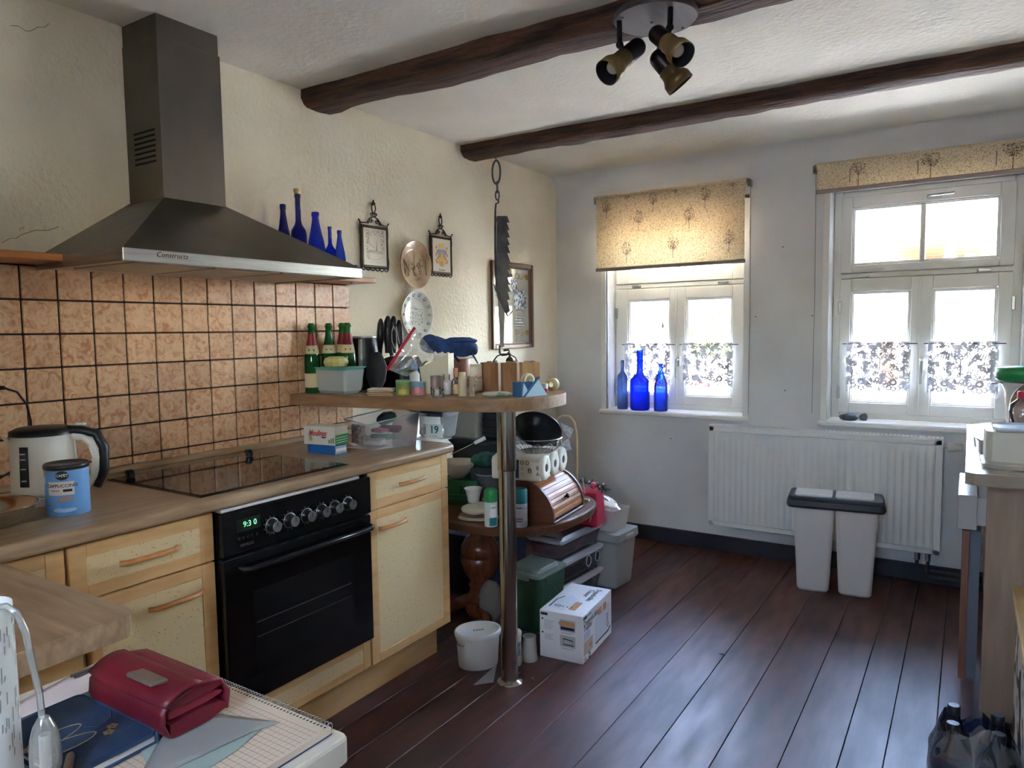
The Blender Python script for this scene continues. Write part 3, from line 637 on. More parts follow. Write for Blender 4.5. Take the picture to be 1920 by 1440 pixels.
# worktop with rounded front edge; second leg towards the camera
def wt(m, prof_x, y0, y1, z0, z1):
    n = 8; r = 0.016; out = [(prof_x-0.55, z0), (prof_x-0.012, z0)]
    out += [(prof_x-0.012+0.012*math.cos(a), z0+0.012+0.012*math.sin(a)) for a in [-PI/2+PI/2*i/5 for i in range(6)]]
    out += [(prof_x-r+r*math.cos(a), z1-r+r*math.sin(a)) for a in [PI/2*i/n for i in range(n+1)]]
    out += [(0.0, z1), (0.0, z0)]
    return out
top = MB(); pr = wt(None, 0.622, 0, 0, 0.870, 0.908)[1:]
top.prism([(x, z) for x, z in pr], basis((0, 0.642, 0), (1, 0, 0), (0, 0, 1), (0, 1, 0)), 2.318-0.642)
tw = top.obj('worktop', mTop); tag(tw, 'travertine-look worktop holding the glass hob along the tiles', 'worktop')
up_ = MB().box(0.0, 0.018, 0.645, 2.318, 0.908, 0.931, 0.005).obj('upstand_strip', mTop); tag(up_, 'narrow travertine-look sealing strip between worktop and tiles', 'trim strip')
MB().box(0.004, 0.612, 2.318, 2.322, 0.871, 0.905, 0.0005).obj('end_strip', mTop, tw)
pen = MB()
r = 0.03; z0, z1 = 0.870, 0.908; X1, Y1 = 1.240, 0.640
outl = [(0.0, 0.04), (X1, 0.04), (X1, Y1-r)] + [(X1-r+r*math.cos(a), Y1-r+r*math.sin(a)) for a in [PI/2*i/5 for i in range(1, 6)]] + [(0.0, Y1)]
pen.prism(outl, T(0, 0, z0), z1-z0)
pw = pen.obj('peninsula_worktop', mTopX); tag(pw, 'travertine-look worktop of the short kitchen leg beside the fridge', 'worktop')
MB().box(X1, X1+0.0012, 0.05, Y1-0.034, z0+0.001, z1-0.001).obj('edge_band', mTopX, pw)
pc = thing('end_cabinet', 'beech end panel cabinet carrying the short worktop beside the fridge', 'cabinet')
MB().box(0.72, 1.172, 0.06, 0.585, 0.0, 0.869).obj('body', mBeech, pc)
MB().box(0.72, 1.19, 0.588, 0.606, 0.12, 0.866, 0.002).obj('door', mBeech, pc)
MB().box(1.174, 1.192, 0.06, 0.572, 0.0, 0.869, 0.001).obj('side_panel', mBeech, pc)

# built-in oven
mBlk = mat('oven_black_enamel', S(14, 14, 15), 0.22, spec=0.5, coat=0.2)
mBlkG = mat('oven_door_glass', S(5, 5, 6), 0.06, spec=0.6)
mKnob = mat('knob_black', S(20, 20, 21), 0.3); mKnobS = mat('knob_silver', S(140, 140, 138), 0.35, 0.9)
mPrint = mat('pale_panel_print', S(150, 150, 146), 0.6)
ov = thing('oven', 'black built-in oven with silver-capped knobs and green clock display', 'oven')
MB().box(0.06, 0.585, 1.242, 1.840, 0.262, 0.862).obj('body', mBlk, ov)
cp = MB().box(0.585, 0.612, 1.238, 1.844, 0.724, 0.855, 0.004).obj('control_panel', mBlk, ov)
MB().box(0.560, 0.610, 1.240, 1.790, 0.857, 0.866, 0.001).obj('trim_strip', mat('white_trim_strip', S(206, 202, 194), 0.5), ov)
od = MB().box(0.585, 0.610, 1.238, 1.844, 0.262, 0.718, 0.005).obj('oven_door', mBlk, ov)
MB().box(0.610, 0.6112, 1.245, 1.837, 0.268, 0.690).obj('door_glass', mBlkG, od)
MB().box(0.6112, 0.6116, 1.335, 1.745, 0.345, 0.600).obj('inner_window', mat('oven_window', S(13, 13, 13), 0.25), od)
rk = MB()
for z in (0.455, 0.50): rk.box(0.6116, 0.6119, 1.345, 1.735, z, z+0.002)
rk.obj('oven_rack', mat('rack_grey', S(70, 70, 68), 0.5), od, kind='stuff')
hb = MB().tube([(0.611, 1.285, 0.688), (0.645, 1.288, 0.686), (0.652, 1.30, 0.684), (0.652, 1.80, 0.684), (0.645, 1.812, 0.686), (0.611, 1.815, 0.688)], [0.010, 0.010, 0.009, 0.009, 0.010, 0.010], 8)
hb.obj('handle', mat('handle_dark_gloss', S(34, 34, 36), 0.15, 0.4), od)
for i, y in enumerate((1.412, 1.48, 1.548, 1.611, 1.668, 1.729)):
    z = 0.782; k = MB().at(basis((0.612, y, z), (0, 1, 0), (0, 0, 1)))
    k.lathe([(0.023, 0.0), (0.023, 0.002), (0.0185, 0.004), (0.0165, 0.024), (0.0155, 0.026)], 22, cap0=False); ko = k.obj('knob', mKnob, ov)
    MB().at(basis((0.612, y, z), (0, 1, 0), (0, 0, 1))).lathe([(0.0165, 0.0255), (0.0165, 0.028), (0.0155, 0.029)], 22).obj('knob_cap', mKnobS, ko)
    MB().at(basis((0.612, y, z), (0, 1, 0), (0, 0, 1))).lathe([(0.0245, 0.0), (0.0245, 0.0025), (0.0225, 0.003)], 22, cap0=False, cap1=False).obj('knob_ring', mKnobS, ko)
    MB().box(0.641, 0.6416, y-0.001, y+0.001, z, z+0.014).obj('pointer', mKnob, ko)
    dots = MB()
    for j in range(9):
        a = -PI*0.25-j*PI*0.17
        dots.box(0.6121, 0.6124, y+0.029*math.cos(a)-0.0012, y+0.029*math.cos(a)+0.0012, z+0.029*math.sin(a)-0.0012, z+0.029*math.sin(a)+0.0012)
    dots.obj('dial_marks', mPrint, ov, kind='stuff')
MB().box(0.6121, 0.6126, 1.288, 1.372, 0.789, 0.826).obj('display', mat('display_dark', S(34, 42, 34), 0.2), ov)
text('9:3 0', 0.024, mat('clock_green', (0.25, 1.0, 0.45, 1), 0.5, emit=0.12), ov, WALLM(0.6128, 1.334, 0.808))
for i in range(5): MB().at(basis((0.612, 1.295+i*0.0155, 0.770), (0, 1, 0), (0, 0, 1))).cyl(0.0038, 0, 0.003, 10).obj('button', mKnob, ov)
text('PRIVILEG', 0.012, mat('brown_badge_print', S(92, 74, 52), 0.5), ov, WALLM(0.6124, 1.322, 0.748))

# ceramic hob
hob = thing('glass_hob', 'black glass hob set into the worktop under the extractor hood', 'hob', (0, 0, 0.908))
MB().box(0.095, 0.585, 1.195, 1.765, 0.0, 0.004, 0.002).obj('frame', mat('hob_frame', S(26, 22, 20), 0.25, 0.3), hob)
MB().box(0.105, 0.575, 1.205, 1.755, 0.004, 0.0055).obj('glass', mat('hob_glass', S(16, 12, 11), 0.05, spec=0.7), hob)
for q in ((245, 897), (468, 857)):
    G = gz(*q, 0.9125); c = MB().box(-0.010, 0.010, -0.012, 0.012, 0, 0.018, 0.004).at(T(0, 0, 0)); c.box(-0.016, 0.004, -0.012, 0.012, 0.012, 0.026, 0.004)
    o = c.obj('hob_clip', mat('clip_black_plastic', S(14, 14, 14), 0.35), loc=(G.x, G.y, 0.9138))
    tag(o, 'small black plastic clip on the hob edge ' + ('nearer the cappuccino can' if q[0] < 300 else 'nearer the appliance box'), 'clip', 'clips on the back edge of the hob')

# extractor hood
mSt = mat('brushed_steel', S(118, 112, 102), 0.36, 1.0, col2=S(110, 104, 95), nscale=3, nstretch=(2, 2, 0.8), rough2=0.40)
mStD = mat('brushed_steel_lip', S(176, 174, 168), 0.3, 1.0, col2=S(160, 158, 152), nscale=5, nstretch=(1, 1, 30))
hd = thing('extractor_hood', 'stainless steel pyramid extractor hood with chimney above the hob', 'extractor hood')
HY0, HY1, HX, HZ0, HZ1 = 1.065, 1.955, 0.492, 1.566, 1.601
CY0, CY1, CX = 1.372, 1.602, 0.200
lip = MB()
lip.box(HX-0.006, HX, HY0, HY1, HZ0, HZ1, 0.001); lip.box(0.0, HX-0.006, HY0, HY0+0.006, HZ0, HZ1); lip.box(0.0, HX-0.006, HY1-0.006, HY1, HZ0, HZ1)
lip.obj('lip', mStD, hd)
ctop = 1.808
pyr = MB().add([(0, HY0, HZ1), (HX, HY0, HZ1), (HX, HY1, HZ1), (0, HY1, HZ1), (0, CY0, ctop), (CX, CY0, ctop), (CX, CY1, ctop), (0, CY1, ctop)], [(0, 1, 5, 4), (1, 2, 6, 5), (2, 3, 7, 6), (4, 5, 6, 7)])
pyr.obj('canopy', mSt, hd)
ch = MB().box(0.0, CX-0.002, CY0+0.001, CY1-0.001, ctop, CZ-0.07, 0.001); cho = ch.obj('chimney', mSt, hd)
MB().box(0.0, CX-0.006, CY0+0.004, CY1-0.004, CZ-0.075, CZ-0.001, 0.001).obj('upper_chimney', mSt, hd)
mSlot = mat('slot_black', S(6, 6, 6), 0.8)
for i in range(7):
    z = 1.925+i*0.0165; MB().box(0.045, 0.165, CY0+0.0002, CY0+0.0015, z, z+0.0065).obj('vent_slot', mSlot, cho)
un = MB().box(0.0, HX-0.006, HY0+0.006, HY1-0.006, HZ0+0.006, HZ0+0.012).obj('underside', mat('hood_underside', S(196, 190, 176), 0.5, 0.3), hd)
for a, b in ((1.13, 1.375), (1.385, 1.63), (1.64, 1.885)):
    MB().box(0.10, 0.43, a, b, HZ0+0.002, HZ0+0.008, 0.001).obj('grease_filter', mat('filter_metal', S(176, 168, 150), 0.5, 0.5), un)
text('Constructa', 0.021, mat('badge_dark', S(58, 54, 50), 0.4), hd, WALLM(HX+0.0004, 1.205, 1.589), name='badge', shear=0.25)

# wooden wall shelf behind the hood with blue bottles
mShelf = wood('orange_shelf_wood', S(196, 132, 78), S(168, 104, 56), (6, 0.7, 6), 7, 0.4, 0.05)
sh = MB().box(0.0, 0.175, 0.30, 2.365, 1.583, 1.604, 0.002).obj('wall_shelf', mShelf); tag(sh, 'long orange-brown wooden wall shelf running behind the extractor hood', 'shelf')
MB().at(T(0.12, 2.27, 1.580)).cyl(0.006, 0, 0.003, 10).obj('screw_cap', mKnobS, sh)

# bar shelf on a steel pole
mBar = wood('bar_oak_laminate', S(158, 122, 88), S(128, 94, 64), (0.8, 6, 6), 8, 0.4, 0.06)
BZ = 1.115
bo = [(0.012, 2.005), (0.40, 2.048), (0.77, 2.098), (0.90, 2.128), (0.972, 2.170), (1.020, 2.235), (1.046, 2.32), (1.055, 2.42), (1.040, 2.52), (0.99, 2.60), (0.90, 2.635), (0.77, 2.62), (0.40, 2.575), (0.012, 2.53)]
def smooth_outline(pts, it=2):
    for _ in range(it):
        q = [pts[0]]
        for i in range(len(pts)-1):
            a, b = V((*pts[i], 0)), V((*pts[i+1], 0)); q += [tuple(a.lerp(b, .25))[:2], tuple(a.lerp(b, .75))[:2]]
        q.append(pts[-1]); pts = q
    return pts
bs = smooth_outline(bo, 2)
bar = MB().prism(bs, T(0, 0, BZ-0.046), 0.046).obj('bar_shelf', mBar); tag(bar, 'oak-look breakfast bar board with rounded end on the steel pole', 'bar shelf')
mChrome = mat('chrome_pole', S(178, 174, 168), 0.16, 1.0)
po = thing('bar_pole', 'chrome steel pole standing on the floor under the breakfast bar', 'pole', (0.918, 2.262, 0))
MB().lathe([(0.052, 0), (0.052, 0.003), (0.046, 0.007), (0.034, 0.012)], 28).obj('foot_plate', mChrome, po)
MB().cyl(0.0325, 0.010, 0.85, 28).obj('lower_tube', mChrome, po)
MB().lathe([(0.0345, 0.835), (0.0365, 0.842), (0.0365, BZ-0.047)], 28, cap0=True).obj('upper_tube', mChrome, po)
MB().at(T(0, 0, BZ-0.0485)).cyl(0.05, 0, 0.002, 24).obj('top_flange', mChrome, po)
# small steel angle bracket under the bar at the tiles
MB().box(0.012, 0.05, 2.075, 2.10, BZ-0.052, BZ-0.0465).obj('wall_bracket', mSteelB, bar)

# under-counter fridge in the foreground
mFr = mat('cream_white_enamel', S(226, 216, 196), 0.35)
fr = thing('fridge', 'low cream-white fridge with notebooks and a wallet on its top', 'fridge')
FX0, FX1, FY0, FY1, FZ = 1.245, 1.735, 0.04, 0.632, 0.850
def rplate(x0, x1, y0, y1, z0, z1, r):
    o = []
    for cx, cy, a0 in ((x1-r, y1-r, 0), (x0+r, y1-r, PI/2), (x0+r, y0+r, PI), (x1-r, y0+r, 1.5*PI)):
        o += [(cx+r*math.cos(a0+PI/2*i/5), cy+r*math.sin(a0+PI/2*i/5)) for i in range(6)]
    m = MB(); n = len(o); lay = [(0.004, z0), (0, z0+0.004), (0, z1-0.005), (0.0015, z1-0.0015), (0.005, z1)]
    cx, cy = (x0+x1)/2, (y0+y1)/2; vs = []
    for ins, z in lay:
        kx = 1-ins/((x1-x0)/2); ky = 1-ins/((y1-y0)/2); vs += [(cx+(a-cx)*kx, cy+(b-cy)*ky, z) for a, b in o]
    fs = [(k*n+i, k*n+(i+1) % n, (k+1)*n+(i+1) % n, (k+1)*n+i) for k in range(len(lay)-1) for i in range(n)]
    m.add(vs, fs, False); m.add(vs[-n:], [tuple(range(n))]); m.add(vs[:n], [tuple(range(n))[::-1]]); return m
rplate(FX0, FX1, FY0, FY1, FZ-0.038, FZ, 0.012).obj('lid', mFr, fr)
MB().box(FX0+0.005, FX1-0.06, FY0+0.005, FY1-0.006, 0.03, FZ-0.039, 0.003).obj('body', mFr, fr)
MB().box(FX1-0.052, FX1-0.004, FY0+0.008, FY1-0.008, 0.06, FZ-0.062, 0.010).obj('door', mFr, fr)
MB().at(T(FX1-0.03, FY1-0.03, FZ-0.064)).cyl(0.008, 0, 0.026, 12).obj('hinge_pin', mSteelB, fr)
MB().box(FX0+0.02, FX1-0.07, FY0+0.02, FY1-0.02, 0.0, 0.03).obj('base', mGap, fr)
# ================================================================== window wall: radiator, waste bin, bottles on the sills
mRad = mat('radiator_white', S(226, 226, 222), 0.4)
rd = thing('radiator', 'long white ribbed panel radiator under the windows', 'radiator', (1.690, 4.225, 0.178))
RW, RH = 0.600, 0.600      # half length, height
pan = MB()
n = 33; prof = []
def rib(u):    # front face relief, ribs along the length
    x = -RW+0.03+u*(2*RW-0.06); k = (u*n) % 1.0
    return x, -0.008*(0.5-0.5*math.cos(2*PI*k))**0.6
pan.grid(lambda u, v: (rib(u)[0], -0.0 + rib(u)[1]*min(1, min(v, 1-v)*16) if 0 < v < 1 else 0.0, 0.03+v*(RH-0.06)), n*8, 16)
pan.box(-RW, RW, 0.0, 0.012, 0.0, 0.0301, 0.003); pan.box(-RW, RW, 0.0, 0.012, RH-0.0301, RH, 0.003); pan.box(-RW, -RW+0.0301, 0.0, 0.012, 0, RH, 0.003); pan.box(RW-0.0301, RW, 0.0, 0.012, 0, RH, 0.003)
pan.obj('front_panel', mRad, rd)
MB().box(-RW+0.005, RW-0.005, 0.012, 0.065, 0.004, RH-0.012).obj('rear_panel', mRad, rd)
gr = MB(); gr.box(-RW, RW, -0.002, 0.004, RH, RH+0.010, 0.002); gr.box(-RW, RW, 0.058, 0.066, RH-0.012, RH+0.010, 0.002)
for s in (-1, 1): gr.box(s*RW-0.004, s*RW+0.004, 0.0, 0.066, 0.0 if 0 else RH-0.58, RH+0.010, 0.002)
go = gr.obj('cover', mRad, rd)
for i in range(60): MB().box(-RW+0.012+i*0.0197, -RW+0.020+i*0.0197, 0.004, 0.058, RH+0.004, RH+0.009).obj('grille_slat', mRad, go)
vv = MB().at(T(RW, 0.03, RH-0.035) @ Ry(PI/2)); vv.cyl(0.009, 0, 0.03, 12); vv.obj('valve_stem', mSteelB, rd)
vv = MB().at(T(RW+0.022, 0.03, RH-0.035) @ Ry(PI/2)); vv.lathe([(0.020, 0), (0.023, 0.004), (0.023, 0.028), (0.019, 0.034), (0.018, 0.066), (0.012, 0.070)], 20); vo_ = vv.obj('thermostat_head', mat('thermostat_white', S(200, 198, 190), 0.4), rd)
for i in range(14):
    a = 2*PI*i/14; MB().at(T(RW+0.022, 0.03, RH-0.035) @ Ry(PI/2) @ Rz(a)).box(0.0175, 0.0195, -0.0015, 0.0015, 0.036, 0.064).obj('grip_rib', MATS['thermostat_white'], vo_)
mPipe = mat('copper_pipe_dark', S(84, 76, 74), 0.5, 0.3)
for i, dx in enumerate((0.50, 0.55)):
    MB().tube([(dx, 0.03, 0.0), (dx, 0.03, -0.07-0.03*i), (dx+0.01, 0.045, -0.10-0.03*i), (0.70, 0.062, -0.105-0.03*i), (0.85, 0.062, -0.105-0.03*i)], 0.008, 8).obj('pipe', mPipe, rd)
    MB().at(T(dx, 0.03, -0.045)).cyl(0.013, 0, 0.04, 12).obj('union_nut', mSteelB, rd)
for s in (-0.45, 0.45): MB().box(s-0.02, s+0.02, 0.066, 0.094, 0.1, 0.5).obj('wall_bracket', mRad, rd)

# double waste bin
mBinG = mat('bin_pale_grey', S(214, 210, 205), 0.45); mBinD = mat('bin_dark_grey', S(58, 60, 66), 0.45); mBinL = mat('bin_lid_white', S(206, 208, 212), 0.35)
A, B = gz(1498, 1103, 0), gz(1618, 1119, 0)
ctr = (A+B)/2; dirn = (B-A).normalized(); rz = math.atan2(dirn.y, dirn.x); back = V((-dirn.y, dirn.x, 0))
wd = 0.455; dp = 0.235; ctr = gz(1562, 1117, 0) + back*(dp/2-0.01)
wb_ = thing('waste_bin', 'double waste bin with pale grey bodies and dark rim in front of the radiator', 'bin', ctr, rz)
def taper(m, x0, x1, y0, y1, z0, z1, ix, r=0.02, n=4):
    lay = []; 
    for z, k in ((z0, 1.0), (z0+0.012, 0.5), (z1, 0.0)):
        i_ = ix*(1-(z-z0)/(z1-z0)) + (0.008 if z == z0 else 0); o = []
        for cx, cy, a0 in ((x1-i_-r, y1-i_-r, 0), (x0+i_+r, y1-i_-r, PI/2), (x0+i_+r, y0+i_+r, PI), (x1-i_-r, y0+i_+r, 1.5*PI)):
            o += [(cx+r*math.cos(a0+PI/2*i/n), cy+r*math.sin(a0+PI/2*i/n), z) for i in range(n+1)]
        lay.append(o)
    k = len(lay[0]); vs = [p for o in lay for p in o]
    fs = [(a*k+i, a*k+(i+1) % k, (a+1)*k+(i+1) % k, (a+1)*k+i) for a in range(len(lay)-1) for i in range(k)]
    m.add(vs, fs, False); m.add(lay[0], [tuple(range(k))[::-1]]); m.add(lay[-1], [tuple(range(k))]); return m
for s in (0, 1):
    x0 = -wd/2+0.03+s*(wd-0.06)/2; b = taper(MB(), x0+0.001, x0+(wd-0.06)/2-0.001, -dp/2+0.012, dp/2-0.012, 0.0, 0.44, 0.022); b.obj('bin_body', mBinG, wb_)
rim = taper(MB(), -wd/2, wd/2, -dp/2, dp/2, 0.440, 0.475, -0.004, 0.03); rim.obj('rim', mBinD, wb_)
taper(MB(), -wd/2+0.01, wd/2-0.01, -dp/2+0.008, dp/2-0.008, 0.475, 0.497, -0.012, 0.035).obj('lid_frame', mBinD, wb_)
for s in (0, 1):
    x0 = -wd/2+0.036+s*(wd-0.07)/2; taper(MB(), x0, x0+(wd-0.07)/2-0.014, -dp/2+0.026, dp/2-0.028, 0.496, 0.503, -0.004, 0.018).obj('flap_lid', mBinL, wb_)

# blue glass bottles
def blue(name, col, a=1):
    if name in MATS: return MATS[name]
    m = bpy.data.materials.new(name); m.use_nodes = True; N = m.node_tree.nodes; Lk = m.node_tree.links; N.clear()
    o = N.new('ShaderNodeOutputMaterial'); t = N.new('ShaderNodeBsdfTransparent'); d = N.new('ShaderNodeBsdfDiffuse'); tl = N.new('ShaderNodeBsdfTranslucent'); g = N.new('ShaderNodeBsdfGlossy'); g.inputs['Roughness'].default_value = 0.03
    t.inputs[0].default_value = col; d.inputs[0].default_value = col; tl.inputs[0].default_value = col
    m0 = N.new('ShaderNodeMixShader'); m0.inputs[0].default_value = 0.25; Lk.new(t.outputs[0], m0.inputs[1]); Lk.new(tl.outputs[0], m0.inputs[2])
    m1 = N.new('ShaderNodeMixShader'); m1.inputs[0].default_value = 0.12; Lk.new(m0.outputs[0], m1.inputs[1]); Lk.new(d.outputs[0], m1.inputs[2])
    fr_ = N.new('ShaderNodeFresnel'); fr_.inputs[0].default_value = 1.5; m2 = N.new('ShaderNodeMixShader'); Lk.new(fr_.outputs[0], m2.inputs[0]); Lk.new(m1.outputs[0], m2.inputs[1]); Lk.new(g.outputs[0], m2.inputs[2]); Lk.new(m2.outputs[0], o.inputs[0])
    MATS[name] = m; return m
mBlue = blue('cobalt_glass', (0.03, 0.10, 0.80, 1)); mBlueD = blue('cobalt_glass_deep', (0.012, 0.03, 0.42, 1)); mBlueP = blue('slate_blue_glass', (0.26, 0.36, 0.62, 1))
mBlueB = blue('bright_blue_glass', (0.10, 0.22, 0.85, 1))
def bottle(name, prof, m, loc, label, cat='bottle', group=None, sx=1, sy=1, rz=0, n=24, cork=None):
    o = MB().lathe(prof, n, sx=sx, sy=sy).obj(name, m, loc=loc, rz=rz); tag(o, label, cat, group)
    if cork: MB().lathe(cork, 14).obj('cork', mat('pale_cork', S(206, 174, 128), 0.8), o)
    return o
SZ = 0.838
def scaled(base, R, H): return [(r*R, z*H) for r, z in base]
pBord = [(0.92, 0), (1, 0.02), (1, 0.66), (0.9, 0.70), (0.5, 0.75), (0.38, 0.79), (0.36, 0.985), (0.38, 1.0)]
pJug = [(0.9, 0), (1, 0.03), (1, 0.46), (0.93, 0.52), (0.7, 0.56), (0.42, 0.60), (0.34, 0.66), (0.33, 0.97), (0.37, 1.0)]
pBurg = [(0.92, 0), (1, 0.02), (1, 0.48), (0.92, 0.56), (0.66, 0.70), (0.40, 0.80), (0.29, 0.88), (0.27, 0.955), (0.32, 0.96), (0.32, 0.99), (0.26, 1.0)]
for xc, yb, yt, w_, pr_, mm, lb in ((1167.5, 766, 675, 20, pBord, mBlueP, 'slim slate-blue bottle on the sill beside the window reveal'), (1200, 768.5, 656, 37, pJug, mBlue, 'tall cobalt bottle with square shoulders and long neck on the sill'), (1239, 769.5, 681, 26, pBurg, mBlueB, 'cobalt blue burgundy-shaped bottle on the sill by the window handle')):
    Pn = on(xc, yt, 1, 4.365); H = Pn.z-SZ; R = w_/2*dep(Pn)/F_PX; bottle('blue_bottle', scaled(pr_, R, H), mm, (Pn.x, 4.365, SZ), lb, group='blue bottles on the window sill')
# stones on the other sill
for q, w_, h_, lb, sx in (((1592, 789), 34, 14, 'long dark grey stone on the window sill', 1.0), ((1619, 789), 15, 14, 'small round grey stone on the window sill', 1.0)):
    Cc, H, R = place(q[0], q[1], q[1]-h_, w_, SZ, 0.5)
    m = MB(); m.sphere((0, 0, 0), 1.0, 14, 9); m.v = [V((p.x*R*(1+.15*noise.noise(p*1.7)), p.y*R*0.7*(1+.15*noise.noise(p*2)), max(0, (p.z+0.8)*H*0.55*(1+.2*noise.noise(p*1.5+V((3, 0, 0))))))) for p in m.v]
    o = m.obj('stone', mat('grey_stone', S(92, 98, 108), 0.7, col2=S(66, 72, 82), nscale=30), loc=Cc); tag(o, lb, 'stone', 'stones on the window sill')
# ================================================================== helpers for boxes standing on a surface
def hz(P, xt, yt):
    d = ray(xt, yt); t = math.hypot(P.x-CAM.x, P.y-CAM.y)/math.hypot(d.x, d.y); return CAM.z+t*d.z
def rect(z, left, corner, right):
    O = gz(*corner, z); Lp = gz(*left, z); Rp = gz(*right, z); ex = (O-Lp); lx = ex.length; ex.normalize(); ey = V((-ex.y, ex.x, 0)); ly = (Rp-O).dot(ey)
    return O - ex*lx/2 + ey*ly/2, math.atan2(ex.y, ex.x), lx, ly, O
def swarm(m, f): m.v = [f(p) for p in m.v]; return m
mPlW = mat('white_plastic', S(216, 212, 202), 0.4); mPlG = mat('grey_plastic', S(150, 150, 148), 0.45); mBlack = mat('black_plastic', S(18, 18, 20), 0.4)
mClear = clear('clear_plastic_box', opac=0.20, gl=0.07, rough=0.22, gcol=S(210, 218, 226)); mClearB = clear('frosted_plastic_box', opac=0.55, gl=0.08, rough=0.25, gcol=S(206, 214, 206))
mFilm = clear('crinkled_film', opac=0.32, gl=0.26, rough=0.10, gcol=S(230, 232, 236)); mGlassC = clear('clear_glass', opac=0.05, gl=0.12, rough=0.02)
mRed = mat('red_plastic', S(206, 40, 62), 0.4); mTeal = mat('teal_plastic', S(20, 122, 128), 0.4); mGreen = mat('green_plastic', S(30, 128, 66), 0.4)
mNavy = mat('navy_cloth', S(44, 74, 124), 0.85, col2=S(26, 46, 84), nscale=14); mPaper = mat('white_paper', S(232, 228, 218), 0.8); mCard = mat('brown_card', S(160, 122, 84), 0.85)
mDark = mat('charcoal_plastic', S(42, 44, 48), 0.5); mCream = mat('cream_plastic', S(214, 202, 172), 0.5); mSilver = mat('silver_metal', S(190, 188, 184), 0.28, 1.0); mCop = mat('copper_cap', S(206, 150, 120), 0.3, 0.9)
mInk = mat('dark_ink', S(40, 40, 44), 0.7); mInkB = mat('blue_ink', S(36, 86, 150), 0.6); mInkR = mat('red_ink', S(190, 40, 44), 0.6); mInkG = mat('green_ink', S(38, 140, 74), 0.6); mTealInk = mat('teal_ink', S(20, 108, 120), 0.6)
mBrownInk = mat('brown_toast_print', S(196, 140, 96), 0.7); mGreyInk = mat('grey_print', S(150, 150, 152), 0.7)

# ================================================================== kettle corner of the worktop
KZ = 0.908
Cc, H, R = place(88, 948, 793, 126, KZ, 0.75)
R = 0.078; mKet = mat('kettle_cream', S(236, 231, 216), 0.3)
kt = thing('kettle', 'cream plastic electric kettle with dark lid and handle beside the tiles', 'kettle', Cc, FRZ+0.25)
body = MB().lathe([(0.86, 0), (1.0, 0.03), (0.99, 0.10), (0.93, 0.95), (0.92, 1.0)], 28) ; body.v = [V((p.x*R*1.06, p.y*R, 0.022+p.z*(H-0.05))) for p in body.v]; kb = body.obj('body', mKet, kt)
sp_ = MB().add([(-0.052, -0.035, H-0.07), (-0.052, 0.035, H-0.07), (-0.070, 0.045, H-0.03), (-0.070, -0.045, H-0.03), (-0.105, 0, H-0.028), (-0.06, 0, H-0.10)], [(0, 3, 4, 5), (1, 5, 4, 2), (3, 2, 4)]); sp_.obj('spout', mKet, kb)
MB().lathe([(R*0.97, H-0.030), (R*0.96, H-0.018), (R*0.75, H-0.010), (0.01, H-0.007)], 28, sx=1.05).obj('lid', mBlack, kt)
hp = [(R*0.80, 0, H-0.020), (R*1.25, 0, H-0.024), (R*1.72, 0, H-0.035), (R*1.95, 0, H-0.075), (R*1.92, 0, H-0.14), (R*1.66, 0, H-0.185)]
MB().tube(hp, [0.012, 0.013, 0.013, 0.0135, 0.0125, 0.011], 12, up=(0, 1, 0), flat=1.25).obj('handle', mBlack, kt)
ip = [(R*0.80, 0, H-0.036), (R*1.3, 0, H-0.040), (R*1.58, 0, H-0.060), (R*1.72, 0, H-0.10), (R*1.62, 0, H-0.155), (R*1.3, 0, H-0.18), (R*1.02, 0, H-0.185)]
MB().tube(ip, [0.013]*7, 10, up=(0, 1, 0), flat=1.1).obj('handle_inner', mKet, kt)
gw = MB()
def gaugep(u, v):
    a = -PI/2 - 0.30 + (u-0.5)*0.30; z = 0.055+v*0.108; r_ = R*(0.985-0.055*v)+0.0016; return (r_*1.06*math.cos(a), r_*math.sin(a), z)
gw.grid(gaugep, 6, 6, thick=0.002); gw.obj('water_gauge', mat('gauge_dark', S(44, 44, 44), 0.2), kb)
for i, z in enumerate((0.072, 0.104, 0.130, 0.145)):
    a = -PI/2-0.30; MB().at(T(R*1.06*math.cos(a)*0.99, R*math.sin(a)*0.99, z)).box(-0.006, 0.006, -0.0022, -0.0008, -0.0014, 0.0014).obj('gauge_mark', mPlW, kb)
MB().lathe([(R*1.02, 0), (R*1.03, 0.006), (R*0.97, 0.021)], 28, sx=1.06).obj('base', mPlW, kt)
MB().box(R*1.05, R*1.40, -0.010, 0.010, H-0.010, H-0.003, 0.003).obj('lid_button', mPlW, kt)
# mains cable with a plug hanging in from the left
G = gz(58, 800, KZ+H); 
pts = [on(-40, 728, 0, 0.09), on(6, 727, 0, 0.09), on(32, 735, 0, 0.09), on(50, 758, 0, 0.09), on(58, 790, 0, 0.07), on(60, 860, 0, 0.05), V((0.06, 0.83, 0.92))]
ca = MB().tube([p for p in pts], 0.0032, 8).obj('kettle_cable', mBlack); tag(ca, 'black cable arching down the tiles behind the kettle', 'cable')
A = on(-8, 728, 0, 0.09); B = on(8, 727, 0, 0.09); MB().tube([A, B], 0.006, 8).obj('strain_relief', mBlack, ca)
